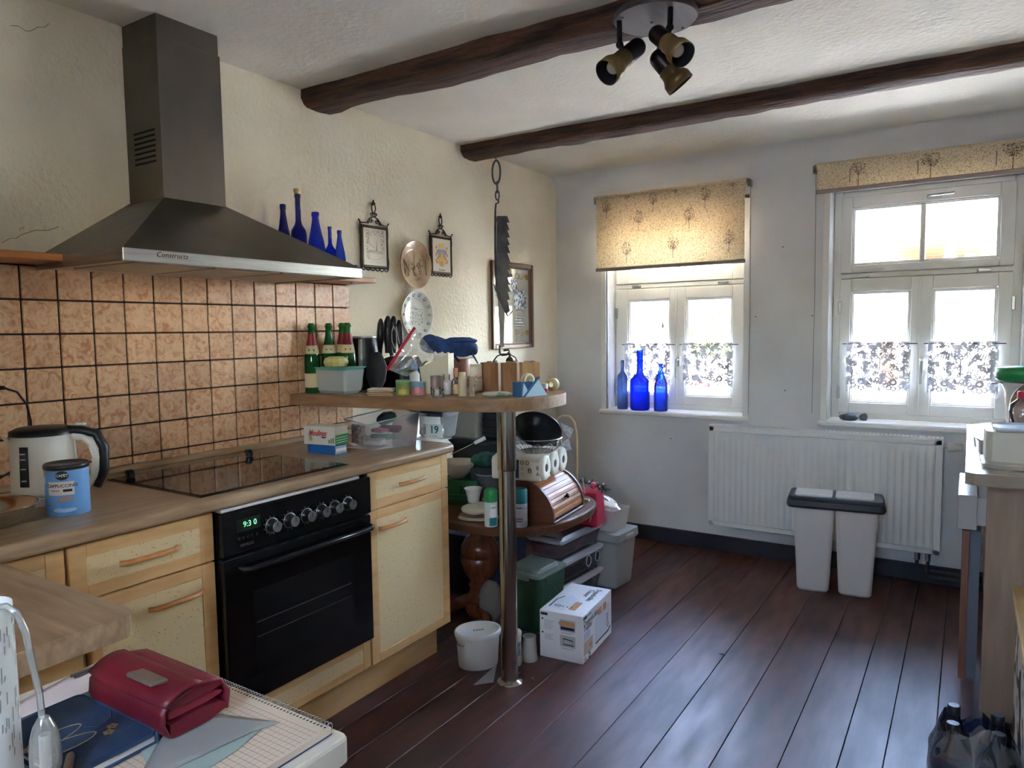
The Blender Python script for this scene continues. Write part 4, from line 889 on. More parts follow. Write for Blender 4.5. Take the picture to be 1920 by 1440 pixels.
# cappuccino can
Cc, H, R = place(130, 968, 866, 72, KZ); 
can = thing('cappuccino_can', 'light blue cappuccino powder can with dark lid in front of the kettle', 'can', Cc, FRZ+0.02)
mCanB = mat('can_blue', S(112, 158, 206), 0.35)
MB().lathe([(R*0.97, 0), (R, 0.003), (R, H-0.012)], 32).obj('body', mCanB, can)
MB().lathe([(R*1.0, H-0.014), (R*1.04, H-0.013), (R*1.04, H-0.003), (R*0.99, H), (R*0.9, H-0.004), (0.001, H-0.005)], 32, cap0=False, cap1=False).obj('lid', mat('can_lid_brown_black', S(44, 38, 36), 0.35), can)
def wrapquad(a0, a1, z0, z1, r, m, name, par, n=10):
    q = MB().grid(lambda u, v: (r*math.cos(a0+(a1-a0)*u), r*math.sin(a0+(a1-a0)*u), z0+(z1-z0)*v), n, 1); return q.obj(name, m, par)
c0 = -PI/2+0.22
wrapquad(c0-0.62, c0+0.62, H*0.42, H*0.68, R+0.0004, mat('can_label_cream', S(216, 204, 190), 0.5), 'label', can)
d_ = MB().grid(lambda u, v: ((R+0.0006)*math.cos(c0+0.10+0.30*v*math.cos(u*2*PI)), (R+0.0006)*math.sin(c0+0.10+0.30*v*math.cos(u*2*PI)), H*0.80+0.0115*v*math.sin(u*2*PI)), 24, 3); d_.obj('emblem', mInk, can)
text('CAFÈT', 0.0095, mPaper, can, Rz(c0+0.10+PI/2) @ T(0, 0, H*0.80), wrap=R+0.0007, bold=0.0002)
text('CAPPUCCINO', 0.0115, mat('can_text_brown', S(70, 48, 40), 0.6), can, Rz(c0+PI/2+0.06) @ T(0, 0, H*0.60), wrap=R+0.0006, bold=0.0002)
text('Feinherb', 0.006, mInk, can, Rz(c0+PI/2-0.25) @ T(0, 0, H*0.51), wrap=R+0.0006)
wrapquad(c0+0.12, c0+0.52, H*0.485, H*0.535, R+0.0007, mInk, 'label_bar', can)
cup = MB().grid(lambda u, v: ((R+0.0007)*math.cos(c0+0.20+(0.20+0.14*v)*(2*u-1)), (R+0.0007)*math.sin(c0+0.20+(0.20+0.14*v)*(2*u-1)), H*0.16+v*0.024), 10, 4); cup.obj('cup_print', mat('cup_print_blue', S(92, 150, 214), 0.4), can)
cf = MB().grid(lambda u, v: ((R+0.001)*math.cos(c0+0.20+0.33*v*math.cos(2*PI*u)), (R+0.001)*math.sin(c0+0.20+0.33*v*math.cos(2*PI*u)), H*0.16+0.024+0.005*v*math.sin(2*PI*u)), 20, 3); cf.obj('coffee_print', mBrownInk, can)
sc_ = MB().grid(lambda u, v: ((R+0.0006)*math.cos(c0+0.15+0.55*v*math.cos(2*PI*u)), (R+0.0006)*math.sin(c0+0.15+0.55*v*math.cos(2*PI*u)), H*0.13+0.006*v*math.sin(2*PI*u)), 20, 2); sc_.obj('saucer_print', mat('saucer_print', S(170, 200, 226), 0.4), can)
wrapquad(-PI/2-0.95, -PI/2-0.62, H*0.80, H*0.92, R+0.0005, mat('yellow_print', S(224, 184, 48), 0.5), 'yellow_flash', can, 4); wrapquad(-PI/2-0.9, -PI/2-0.66, H*0.62, H*0.76, R+0.0005, mPaper, 'side_label', can, 4)
# steel bowl
bw_ = gz(12, 995, KZ); Rb = 0.105
bp = [(0.045, 0.0), (0.060, 0.003), (0.088, 0.028), (0.103, 0.050), (0.108, 0.0515), (0.108, 0.053), (0.101, 0.052), (0.085, 0.030), (0.056, 0.006), (0.001, 0.004)]
bl = MB().lathe(bp, 36, cap0=True, cap1=False).obj('steel_bowl', mat('bowl_steel', S(196, 190, 180), 0.18, 1.0), loc=bw_+V((-0.075, -0.005, 0))); tag(bl, 'shallow stainless steel bowl at the worktop corner by the kettle', 'bowl')
G = gz(10, 952, KZ); ld = MB().sphere((0, 0, 0.012), 1, 12, 8, 0.035, 0.02, 0.012).obj('black_lid_piece', mBlack, loc=G); tag(ld, 'small black plastic piece behind the steel bowl', 'plastic piece')

# ================================================================== red wallet, notebook, pad and papers on the fridge
FT = FZ
mPad = mat('notepad_paper', S(222, 202, 178), 0.8); mLine = mat('grid_line_brown', S(172, 132, 112), 0.8)
# flat documents beneath
pts = [gz(*q, FT+0.001) for q in ((60, 1325), (215, 1228), (330, 1290), (150, 1440))]
def sheet(name, quad, z, th, m, label, cat, bulge=0.0):
    c = sum((V((p.x, p.y, 0)) for p in quad), V((0, 0, 0)))/4; c.z = z
    q = [V((p.x-c.x, p.y-c.y, 0)) for p in quad]
    f = lambda u, v: q[0].lerp(q[1], u).lerp(q[3].lerp(q[2], u), v) + V((0, 0, th+bulge*math.sin(PI*u)*math.sin(PI*v)))
    o = MB().grid(f, 8, 8, thick=th).obj(name, m, loc=c); tag(o, label, cat); return o
def quadpx(*ps, z=FT): return [gz(*p, z) for p in ps]
cal = sheet('calendar_sheet', quadpx((-10, 1368), (240, 1250), (360, 1310), (60, 1470)), FT+0.0006, 0.0012, mat('calendar_pale', S(206, 196, 190), 0.7), 'paper calendar sheet with weekday headings under the notebook', 'calendar')
sheet('pink_letter', quadpx((20, 1330), (200, 1236), (250, 1262), (60, 1380)), FT+0.0022, 0.0008, mat('pale_pink_paper', S(226, 210, 206), 0.8), 'pale pink letter lying at the back edge of the fridge top', 'paper')
cq = quadpx((20, 1362), (230, 1276), (300, 1320), (60, 1420)); strip = sheet('weekday_strip', cq, FT+0.0034, 0.0008, mat('calendar_teal', S(118, 144, 138), 0.8), 'teal weekday strip of the desk calendar with day letters', 'calendar')
for s_, q in (('MO', (46, 1364)), ('MI', (102, 1337)), ('DO', (128, 1324)), ('FR', (154, 1311)), ('SA', (180, 1299))):
    G = gz(*q, FT+0.0046); e = (gz(180, 1299, FT)-gz(46, 1364, FT)); a = math.atan2(e.y, e.x)
    text(s_, 0.012, mInk, strip, T(*(G-V(strip.location))) @ Rz(a), bold=0.0003)
# slim pens beside the letter
for i, (a, b) in enumerate((((133, 1268), (176, 1251)), ((140, 1270), (181, 1253)))):
    A, B = gz(*a, FT+0.0065), gz(*b, FT+0.0065); pn = MB().tube([A, B], 0.0022, 8).obj('thin_pen', mat('pen_grey', S(84, 78, 72), 0.4)); tag(pn, ['thin grey pencil lying closest to the back edge of the fridge top', 'thin grey pencil lying between the other pencil and the red wallet'][i], 'pencil', 'pencils on the fridge top')
# blue bound spiral pad
O = gz(628, 1360, FT+0.012); quad = [gz(*p, FT+0.012) for p in ((430, 1283), (622, 1362), (490, 1450), (290, 1400))]
ex = (quad[1]-quad[0]); pl_ = ex.length; ex.normalize(); ey = V((ex.y, -ex.x, 0)); pwid = 0.205; pl_ = 0.292
if ey.dot(quad[3]-quad[0]) < 0: ey = -ey
Mp = basis((quad[1].x, quad[1].y, FT), -ex, ey)       # local: x back along the spiral from the right end, y into the page
rzp = math.atan2(-ex.y, -ex.x); flipy = 1 if V((-(-ex).y, (-ex).x, 0)).dot(ey) > 0 else -1
sp = thing('spiral_pad', 'spiral-bound squared notepad with blue cover at the fridge edge', 'notepad', (quad[1].x, quad[1].y, FT), rzp)
MB().box(0, pl_, *sorted((0.0, flipy*pwid)), 0.001, 0.003).obj('cover', mat('pad_cover_blue', S(44, 52, 120), 0.5), sp)
pg_ = MB().box(0, pl_, *sorted((0.001*flipy, flipy*(pwid-0.002))), 0.003, 0.0115).obj('pages', mPad, sp)
gl_ = MB()
for i in range(1, int(pwid/0.0085)): y = flipy*(0.012+i*0.0085); gl_.box(0.004, pl_-0.004, y-0.00035, y+0.00035, 0.0115, 0.01155)
for i in range(1, int(pl_/0.0085)): x = i*0.0085; gl_.box(x-0.0002, x+0.0002, *sorted((flipy*0.02, flipy*(pwid-0.004))), 0.0115, 0.01152)
gl_.obj('printed_grid', mLine, pg_, kind='stuff')
ring = MB()
for i in range(44):
    x = 0.006+i*(pl_-0.012)/43; ring.tube([(x, flipy*(-0.001+0.0055*math.cos(a)), 0.0078+0.0065*math.sin(a)) for a in [2*PI*k/8 for k in range(8)]], 0.0007, 4, closed=True)
ring.obj('spiral_binding', mSilver, sp, kind='stuff')
hl = MB()
for i in range(44): x = 0.006+i*(pl_-0.012)/43; hl.box(x-0.0014, x+0.0014, *sorted((flipy*0.0045, flipy*0.0075)), 0.0115, 0.0116)
hl.obj('punch_holes', mInk, pg_, kind='stuff')
# clear folder with a greenish form inside
fo = sheet('clear_folder', [gz(*p, FT+0.014) for p in ((330, 1330), (525, 1356), (470, 1375), (250, 1480))], FT+0.0135, 0.0012, clear('folder_film', opac=0.5, gl=0.06, rough=0.25, gcol=S(206, 208, 204)), 'translucent plastic folder sticking out under the red wallet', 'folder', 0.001)
gf = sheet('green_form', [gz(*p, FT+0.013) for p in ((250, 1372), (490, 1368), (440, 1410), (300, 1500))], FT+0.0118, 0.001, mat('pale_green_paper', S(156, 172, 162), 0.8), 'pale green form between the notebook and the squared pad', 'paper')
# dark blue notebook with gold infinity motif
nq = [gz(*p, FT+0.012) for p in ((165, 1318), (318, 1392), (215, 1470), (40, 1395))]
ex = (nq[1]-nq[0]); nl_ = 0.178; ex.normalize(); a = math.atan2(ex.y, ex.x); nw = 0.108
cN = nq[0] + ex*nl_/2 + V((ex.y, -ex.x, 0))*(nw/2+0.008); cN.z = FT+0.0125
nb_ = thing('blue_notebook', 'dark blue leather notebook with a gold looped flower emblem', 'notebook', cN, a)
mNb = mat('navy_leather', S(50, 74, 104), 0.6, col2=S(38, 60, 88), nscale=30, bump=0.1, bscale=120)
MB().box(-nl_/2+0.003, nl_/2-0.004, -nw/2+0.004, nw/2-0.001, 0.0025, 0.0135).obj('pages', mPaper, nb_)
rp_ = rplate(-nl_/2, nl_/2, -nw/2, nw/2, 0.0135, 0.0165, 0.010).obj('cover', mNb, nb_)
MB().box(-nl_/2, nl_/2, -nw/2, nw/2, 0.0, 0.0025, 0.001).obj('back_cover', mNb, nb_)
MB().box(-nl_/2-0.001, nl_/2, nw/2-0.003, nw/2+0.001, 0.001, 0.0155, 0.001).obj('spine', mNb, nb_)
mGold = mat('gold_foil', S(196, 172, 130), 0.35, 0.6)
inf = []
for i in range(41):
    t = 2*PI*i/40; k = 1/(1+math.sin(t)**2); inf.append((0.028+0.052*math.cos(t)*k*0.55 - 0.02, -0.018+0.085*math.sin(t)*math.cos(t)*k, 0.0167))
MB().tube(inf, 0.0011, 5, closed=True, flat=0.3).obj('emblem', mGold, nb_)
for cx, cy in ((0.030, 0.030), (0.040, 0.020), (-0.005, -0.052)):
    for k in range(5): q = 2*PI*k/5; MB().at(T(cx+0.004*math.cos(q), cy+0.004*math.sin(q), 0.0166)).cyl(0.0028, 0, 0.0004, 8).obj('flower_petal', mGold, nb_)
MB().tube([(-0.01, 0.05, 0.0168), (0.01, 0.04, 0.0168), (0.015, 0.02, 0.0168), (0.0, 0.012, 0.0168)], 0.0014, 6, flat=0.4).obj('strap_edge', mNb, nb_)
# red leather wallet, flap with metal clasp
mWal = mat('burgundy_leather', S(122, 24, 40), 0.45, col2=S(98, 16, 32), nscale=12, bump=0.15, bscale=160)
WZb = FT+0.020
wq = [gz(*p, WZb) for p in ((182, 1318), (322, 1388), (424, 1335))]       # left-near, near corner, right corner
ex = (wq[1]-wq[0]); ww = ex.length; ex.normalize(); ey = V((-ex.y, ex.x, 0)); wdp = (wq[2]-wq[1]).dot(ey)
wc = wq[1] - ex*ww/2 + ey*wdp/2; wc.z = WZb
wa = thing('red_wallet', 'thick burgundy leather wallet with a grey metal clasp on the fridge', 'wallet', wc, math.atan2(ex.y, ex.x))
hw = hz(wq[1], 318, 1318)-WZb; hw = 0.052
prof_w = [(-wdp/2, 0.004), (-wdp/2+0.004, 0), (wdp/2-0.02, 0), (wdp/2, 0.012), (wdp/2+0.004, hw*0.5), (wdp/2-0.006, hw*0.85), (wdp/2-0.03, hw), (-wdp/2+0.02, hw*0.96), (-wdp/2, hw*0.86)]
def shell(prof, x0, x1, m, name, par, n=10, dent=0.0):
    b = MB(); k = len(prof); R_ = []
    for i in range(n+1):
        u = i/n; x = x0+(x1-x0)*u; s_ = 1-0.02*math.sin(PI*u)*dent
        R_.append([(x, y*s_, z*s_) for y, z in prof])
    b.add([p for r_ in R_ for p in r_], [(i*k+j, i*k+(j+1) % k, (i+1)*k+(j+1) % k, (i+1)*k+j) for i in range(n) for j in range(k)], False)
    b.add(R_[0], [tuple(range(k))]); b.add(R_[-1], [tuple(range(k))[::-1]]); return b.obj(name, m, par)
# three stacked leather layers seen from the open end
shell([(y, z*0.40) for y, z in prof_w], -ww/2+0.004, ww/2-0.002, mWal, 'lower_pocket', wa)
shell([(y*0.95, hw*0.42+z*0.22) for y, z in prof_w], -ww/2+0.004, ww/2-0.008, mat('wallet_lining', S(150, 46, 60), 0.6), 'card_pocket', wa)
shell([(y*0.97, hw*0.66+z*0.30) for y, z in prof_w], -ww/2+0.002, ww/2-0.004, mWal, 'upper_pocket', wa)
# outer skin: back, front, over the top
skin = [(wdp/2+0.004, 0.004), (wdp/2+0.008, hw*0.5), (wdp/2-0.004, hw*0.92), (wdp/2-0.03, hw*1.04), (0, hw*1.07), (-wdp/2+0.03, hw*1.04), (-wdp/2+0.006, hw*0.95), (-wdp/2-0.008, hw*0.75), (-wdp/2-0.010, hw*0.4), (-wdp/2-0.004, 0.004)]
sk_ = MB().grid(lambda u, v: (-ww/2+ww*u, *[skin[min(len(skin)-2, int(v*(len(skin)-1)))][k]*(1-(v*(len(skin)-1)-min(len(skin)-2, int(v*(len(skin)-1))))) + skin[min(len(skin)-1, int(v*(len(skin)-1))+1)][k]*(v*(len(skin)-1)-min(len(skin)-2, int(v*(len(skin)-1)))) for k in (0, 1)]), 12, 18, thick=-0.003)
sk_.obj('outer_leather', mWal, wa)
flap = MB().grid(lambda u, v: (-ww/2-0.002+(ww+0.006)*u, wdp/2-0.035-(0.050+0.006*math.sin(u*3))*v, hw*1.075+0.003+0.010*math.sin(PI*v)*0.4-0.012*v*v), 12, 6, thick=-0.004); flap.obj('flap', mWal, wa)
MB().at(T(0.030, wdp/2-0.070, hw*1.075+0.004) @ Rx(-0.15)).box(-0.028, 0.028, -0.014, 0.010, 0, 0.006, 0.002).obj('clasp', mat('clasp_grey_metal', S(150, 138, 126), 0.35, 0.7), wa)
# lamp with perforated white paper shade, clear flex and inline switch at the picture edge
LP = gz(-4, 1520, FT); 
Cl, Hl, Rl = place(-14, 1500, 1132, 104, FT)
lp = thing('lantern_lamp', 'white paper lantern lamp with cut-out pattern at the fridge corner', 'lamp', Cl, FRZ)
mShade = transl('lantern_paper', S(232, 232, 228), 0.3)
MB().lathe([(Rl*1.0, 0.0), (Rl*0.99, Hl*0.4), (Rl*0.98, Hl)], 32, cap0=False, cap1=False).obj('shade', mShade, lp)
MB().lathe([(Rl*0.97, 0.0004), (Rl*0.2, 0.004)], 24).obj('base', mPlW, lp)
ct = MB(); rr = random.Random(3); mCut = mat('cutout_grey', S(150, 152, 150), 0.8)
for k in range(70):
    a = rr.uniform(-PI*0.5, PI*0.15); z = Hl*rr.uniform(0.1, 0.9); r_ = Rl*(1.0-0.02*z/Hl)+0.0006; L2 = rr.uniform(0.006, 0.02); 
    ct.add([(r_*math.cos(a), r_*math.sin(a), z), (r_*math.cos(a+0.05), r_*math.sin(a+0.05), z+0.002), (r_*math.cos(a+0.06), r_*math.sin(a+0.06), z+L2), (r_*math.cos(a+0.01), r_*math.sin(a+0.01), z+L2)], [(0, 1, 2, 3)])
ct.obj('cutout_pattern', mCut, lp, kind='stuff')
mFlex = clear('clear_flex', opac=0.35, gl=0.2, rough=0.1, gcol=S(206, 206, 196))
n_ = -FACE; Af = V(Cl)
fp = [onp(x, y, Af+FACE*0.03, FACE) for x, y in ((-10, 1140), (10, 1136), (30, 1148), (48, 1185), (60, 1240), (74, 1300), (79, 1345))]
Ml = (T(*Cl) @ Rz(FRZ)).inverted()
MB().tube([Ml @ p for p in fp], 0.0036, 8).obj('flex', mFlex, lp)
s0 = onp(82, 1345, Af+FACE*0.03, FACE); s1 = onp(88, 1470, Af+FACE*0.03, FACE)
sw = MB().tube([Ml @ s0.lerp(s1, t) for t in (0, 0.12, 0.3, 0.55, 0.8, 1.0)], [0.006, 0.011, 0.0145, 0.016, 0.015, 0.008], 14); swo = sw.obj('inline_switch', mFlex, lp)
sw = MB().tube([Ml @ s0.lerp(s1, t) for t in (0.25, 0.75)], 0.006, 8); sw.obj('switch_core', mat('switch_white', S(206, 202, 190), 0.4), swo)
A, B = gz(134, 1412, FT+0.036), gz(120, 1470, FT+0.036)
pen = MB().tube([A, A.lerp(B, .1), B], [0.002, 0.005, 0.005], 8).obj('ballpoint_pen', mSilver); tag(pen, 'silver ballpoint pen standing against the blue notebook', 'pen')
# ================================================================== things on the breakfast bar
def onbar(x, y): return gz(x, y, BZ)
mGreenGl = blue('green_bottle_glass', (0.06, 0.42, 0.12, 1)); mWineLab = mat('cream_wine_label', S(206, 190, 150), 0.6); mFoil = mat('red_neck_foil', S(120, 26, 34), 0.4, 0.2)
pSekt = [(0.92, 0), (1, 0.02), (1, 0.40), (0.96, 0.50), (0.80, 0.62), (0.56, 0.76), (0.42, 0.86), (0.39, 0.93), (0.47, 0.935), (0.47, 0.975), (0.36, 0.98), (0.35, 1.0)]
def interp(prof, t):
    for (r0, z0), (r1, z1) in zip(prof, prof[1:]):
        if z0 <= t <= z1 and z1 > z0: return r0+(r1-r0)*(t-z0)/(z1-z0)
    return prof[-1][0]
def sekt(xc, yb, yt, foil, label, rz=0.0):
    Pn = on(xc, yt, 0, yb); Cc = V((yb, Pn.y, BZ)); H = Pn.z-BZ; R = 14.5*dep(Pn)/F_PX
    o = thing('sparkling_wine_bottle', label, 'bottle', Cc, FRZ+rz, group='green sparkling wine bottles on the bar')
    MB().lathe(scaled(pSekt, R, H), 24).obj('glass', mGreenGl, o)
    band = lambda z0, z1, m, nm, k=8: MB().lathe([(interp(pSekt, z0+(z1-z0)*i/k)*R+0.0007, (z0+(z1-z0)*i/k)*H) for i in range(k+1)], 24, cap0=False, cap1=False).obj(nm, m, o)
    if foil: band(0.68, 0.85, mFoil, 'neck_foil')
    band(0.56, 0.68, mWineLab, 'collar_label'); wrapquad(-PI/2-1.1, -PI/2+1.1, H*0.08, H*0.28, R+0.0007, mWineLab, 'belly_label', o)
    MB().at(Rz(0.2)).box(-0.012, 0.012, -R*0.79, -R*0.70, H*0.60, H*0.625).obj('label_bar', mInk, o)
    return o
sekt(583, 0.052, 606, True, 'green sparkling wine bottle with red neck foil nearest the tiles'); sekt(615.5, 0.050, 606, False, 'green sparkling wine bottle with bare green neck behind the lidded tub')
sekt(651, 0.128, 605, True, 'green sparkling wine bottle with red foil beside the black kettle'); sekt(641, 0.048, 605.5, True, 'green sparkling wine bottle half hidden behind the others', 0.5)
# lidded tub
loc, rz, lx, ly, O = rect(BZ, (593, 735), (650, 738.5), (678, 735)); ly = max(ly, 0.10); loc = O + V((math.cos(rz), math.sin(rz), 0))*(-lx/2) + V((-math.sin(rz), math.cos(rz), 0))*ly/2
h = hz(O, 650, 694)-BZ; loc = loc + FACE*0.03
tb = thing('lidded_tub', 'frosted plastic tub with turquoise lid on the bar', 'tub', loc, rz)
taper(MB(), -lx/2-0.008, lx/2+0.008, -ly/2-0.008, ly/2+0.008, 0, h, 0.012, 0.012).obj('body', mClearB, tb)
taper(MB(), -lx/2+0.004, lx/2-0.004, -ly/2+0.004, ly/2-0.004, 0.003, h*0.45, 0.008, 0.012).obj('contents', mat('tub_contents_grey', S(176, 178, 170), 0.8), tb)
taper(MB(), -lx/2-0.014, lx/2+0.014, -ly/2-0.014, ly/2+0.014, h, h+0.010, 0.002, 0.014).obj('lid', mat('turquoise_lid', S(116, 178, 164), 0.5), tb)
sd = MB().lathe([(0.030, 0), (0.046, 0.006), (0.052, 0.018), (0.052, 0.024), (0.046, 0.038), (0.030, 0.044)], 12, smooth=False).obj('yellow_soap_box', mat('pale_yellow_plastic', S(200, 190, 124), 0.4), loc=(loc.x, loc.y-0.01, BZ+h+0.010)); tag(sd, 'pale yellow oval soap box lying on the turquoise lid', 'box')
# black kettle / coffee pot with steel strip
Pn = on(680, 632, 0, 0.125); Cc = V((0.125, Pn.y+0.012, BZ)); H = Pn.z-BZ; R = 0.060
kp = thing('steel_thermos_kettle', 'black and steel electric jug standing behind the knife block', 'jug', Cc, FRZ)
MB().lathe([(R*0.8, 0), (R*0.84, 0.01), (R*0.9, H*0.4), (R*0.98, H*0.7), (R*0.92, H*0.9), (R*0.85, H)], 24).obj('body', mBlack, kp)
MB().lathe([(R*0.86, H-0.006), (R*0.90, H), (R*0.86, H+0.004)], 24).obj('rim', mSilver, kp)
for a in (-PI/2-0.15, -PI/2-1.0):
    MB().grid(lambda u, v: ((R*(0.86+0.14*math.sin(PI*min(1, v*1.3)*0.7))+0.001)*math.cos(a+0.30*(u-0.5)), (R*(0.86+0.14*math.sin(PI*min(1, v*1.3)*0.7))+0.001)*math.sin(a+0.30*(u-0.5)), H*(0.04+0.92*v)), 4, 8).obj('steel_strip', mSilver, kp)
# knife block
loc, rz, lx, ly, O = rect(BZ, (700, 727), (752, 730), (765, 722)); 
kn = thing('knife_block', 'black knife block filled with black-handled knives on the bar', 'knife block', loc, rz)
prof_k = [(-ly/2-0.0, 0.0), (0.03, 0.0), (0.05, 0.09), (0.015, 0.140), (-ly/2, 0.115)]
MB().prism([(y, z) for y, z in prof_k], basis((-lx/2, 0, 0), (0, 1, 0), (0, 0, 1), (1, 0, 0)), lx).obj('block', mat('matt_black_block', S(20, 20, 22), 0.75, spec=0.25), kn)
MB().box(-lx/2-0.001, lx/2+0.001, -ly/2-0.003, -ly/2+0.02, 0.01, 0.09, 0.004).obj('front_panel', mBlack, kn)
text('STONELINE', 0.008, mat('dim_red_print', S(84, 42, 44), 0.6), kn, FRONTM(0.01, -ly/2-0.0034, 0.018))
kk = [(712, 652, 714, 597, 9), (727, 650, 727, 592, 10), (738, 650, 738, 592, 10), (752, 648, 748, 600, 9), (735, 655, 722, 612, 8)]
Ab = V(loc) + V((0, 0.03, 0))
Mk = (T(*loc) @ Rz(rz)).inverted(); nF = FACE
for i, (xb, yb, xt, yt, w_) in enumerate(kk):
    dpt = Ab + (-FACE)*(0.012*(i % 3)); A, B = onp(xb, yb+12, dpt, nF), onp(xt, yt, dpt, nF); ww_ = w_*0.72*dep(A)/F_PX
    bend = (B-A).cross(V((0, 0, 1))).normalized()*0.004
    MB().tube([Mk @ A.lerp(B, t)+V((0, 0, 0)) for t in (0, 0.15, 0.35, 0.6, 0.85, 0.97, 1.0)], [ww_*0.7, ww_*0.75, ww_, ww_*1.05, ww_*0.9, ww_*0.5, ww_*0.15], 8).obj('knife_handle', mBlack, kn)
sc = [onp(x, y, Ab+FACE*0.03, nF) for x, y in ((741, 655), (735, 640), (734, 622), (738, 611), (743, 622), (744, 640), (741, 655))]
MB().tube([Mk @ p for p in sc], 0.0022, 6).obj('scissor_loop', mat('pale_scissor_grip', S(176, 172, 168), 0.4), kn)
sc = [onp(x, y, Ab+FACE*0.03, nF) for x, y in ((743, 612), (746, 628), (749, 645))]; MB().tube([Mk @ p for p in sc], 0.0018, 6).obj('scissor_edge', MATS['pale_scissor_grip'], kn)
# folded black utensil roll in front of the jug
G = onp(705, 728, Ab+FACE*0.05, nF); bg = MB().sphere((0, 0, 0), 1.0, 16, 12)
swarm(bg, lambda p: V((p.x*0.052*(1+.15*noise.noise(p*2.2)), p.y*0.032, max(0.0, 0.085+p.z*0.085*(1+.12*noise.noise(p*1.6+V((5, 0, 0))))))))
Gb = onbar(704, 735); bgo = bg.obj('black_pouch', mat('black_pouch_cloth', S(30, 30, 33), 0.6, bump=0.4, bscale=40), loc=Gb + V((-0.02, 0.03, 0))); tag(bgo, 'soft black pouch leaning at the knife block', 'pouch')
# zip bag with red slider
zb = thing('zip_bag', 'clear zip bag with red closure draped over the bar clutter', 'bag', onbar(772, 738))
Az = V(zb.location) + V((0, 0.0, 0)); MzI = T(*zb.location).inverted(); pz = lambda x, y, d=0.0: MzI @ onp(x, y, Az+FACE*d, nF)
a0, a1, a2, a3 = pz(727, 692, .03), pz(778, 614, .03), pz(820, 668, 0.0), pz(762, 706, 0.0)
def zf(u, v):
    p = a0.lerp(a1, u).lerp(a3.lerp(a2, u), v); return p + V((FACE.x, FACE.y, 0))*(0.012*noise.noise((u*5, v*5, 1))+0.014*math.sin(PI*v)) + V((0, 0, 0.006*noise.noise((u*7, v*7, 4))))
MB().grid(zf, 18, 16).obj('film', mFilm, zb)
MB().tube([a0.lerp(a1, t/6)+V((0, 0, 0.001*(t % 2))) for t in range(7)], 0.0062, 6).obj('zip', mRed, zb)
MB().at(T(*a0)).box(-0.008, 0.008, -0.004, 0.004, -0.005, 0.010, 0.002).obj('slider', mRed, zb)
# paper holder with pens
loc, rz, lx, ly, O = rect(BZ, (795, 738), (842, 739), (850, 734)); ly = 0.05
ph = thing('paper_pen_holder', 'cream card holder with slanted rim holding pens', 'pen holder', O, rz)
zl = hz(O, 792, 690)-BZ; zr_ = hz(O, 841, 661)-BZ
MB().prism([(-lx, 0), (0, 0), (0, zr_), (-lx*0.10, zr_*0.95), (-lx*0.55, zl*1.25), (-lx*1.15, zl)], basis((0, 0, 0), (1, 0, 0), (0, 0, 1)), 0.002).obj('front_wall', mCream, ph)
MB().prism([(-lx, 0), (0, 0), (0, zr_*0.8), (-lx*1.1, zl*0.95)], basis((0, ly, 0), (1, 0, 0), (0, 0, 1)), 0.002).obj('back_wall', mCream, ph)
for xx in (-lx, -0.002): MB().box(xx, xx+0.002, 0.0, ly, 0, zl if xx < -0.01 else zr_*0.98).obj('side_wall', mCream, ph)
MB().box(-lx, 0, 0, ly, 0, 0.002).obj('bottom', mCream, ph)
for nm, x0, dx, top_, m_, lb in (('white_marker', -0.08, -0.004, 0.135, mPaper, 'white marker pen in the cream card holder'), ('blue_marker', -0.05, 0.008, 0.118, mat('royal_blue', S(40, 62, 160), 0.4), 'royal blue marker in the cream card holder'), ('black_marker', -0.066, 0.0, 0.110, mBlack, 'black marker in the cream card holder')):
    R3 = Rz(rz); o = MB().tube([(x0, 0.024, 0.004), (x0+dx, 0.026, top_*0.9), (x0+dx*1.1, 0.026, top_)], [0.006, 0.007, 0.004], 10).obj(nm, m_, loc=O, rz=rz); tag(o, lb, 'marker')
sh_ = MB().grid(lambda u, v: (-0.085+u*0.07, 0.03+0.008*v+0.006*math.sin(u*9), 0.06+v*(0.105+0.012*noise.noise((u*6, 0, 0)))), 12, 6, thick=0.0008).obj('paper_tissue', mPaper, loc=O, rz=rz); tag(sh_, 'crumpled white paper standing behind the pen holder', 'paper')
# small bottles, tins and glasses
def cyl_thing(name, xc, yb, yt, w_, prof, m, label, cat, z=BZ, group=None, n=20, rzz=0, dy=0):
    Cc, H, R = place(xc, yb, yt, w_, z); o = thing(name, label, cat, Cc, FRZ+rzz, group=group); MB().lathe(scaled(prof, R, H), n).obj('body', m, o); return o, Cc, H, R
o, Cc, H, R = cyl_thing('spray_bottle', 778, 734, 670, 19, [(0.9, 0), (1, 0.03), (1, 0.50), (0.6, 0.60)], mat('label_white_teal', S(206, 212, 208), 0.5), 'small white spray bottle with blue cap behind the tins', 'bottle')
MB().lathe([(R*0.62, H*0.58), (R*0.62, H*0.78), (R*0.45, H*0.86), (R*0.45, H*0.90)], 16).obj('cap', mat('sky_blue_cap', S(84, 134, 182), 0.4), o); MB().tube([(0, 0, H*0.88), (0.002, 0, H)], 0.004, 8).obj('nozzle', mCop, o)
wrapquad(-PI/2-0.7, -PI/2+0.7, H*0.12, H*0.30, R+0.0005, mInkB, 'label', o); 
o, Cc, H, R = cyl_thing('green_tin', 756.5, 741, 713, 28, [(1, 0), (1, 1)], mat('tin_meadow_green', S(122, 146, 78), 0.5, col2=S(176, 168, 84), nscale=30), 'small round tin with a green meadow picture on the bar', 'tin'); MB().lathe([(R*1.02, H*0.86), (R*1.02, H), (R*0.95, H*1.02)], 20).obj('lid', mat('tin_lid_green', S(128, 160, 110), 0.5), o)
wrapquad(-PI/2-0.5, -PI/2+0.5, H*0.08, H*0.40, R+0.0005, mat('yellow_meadow', S(206, 186, 96), 0.6), 'printed_scene', o)
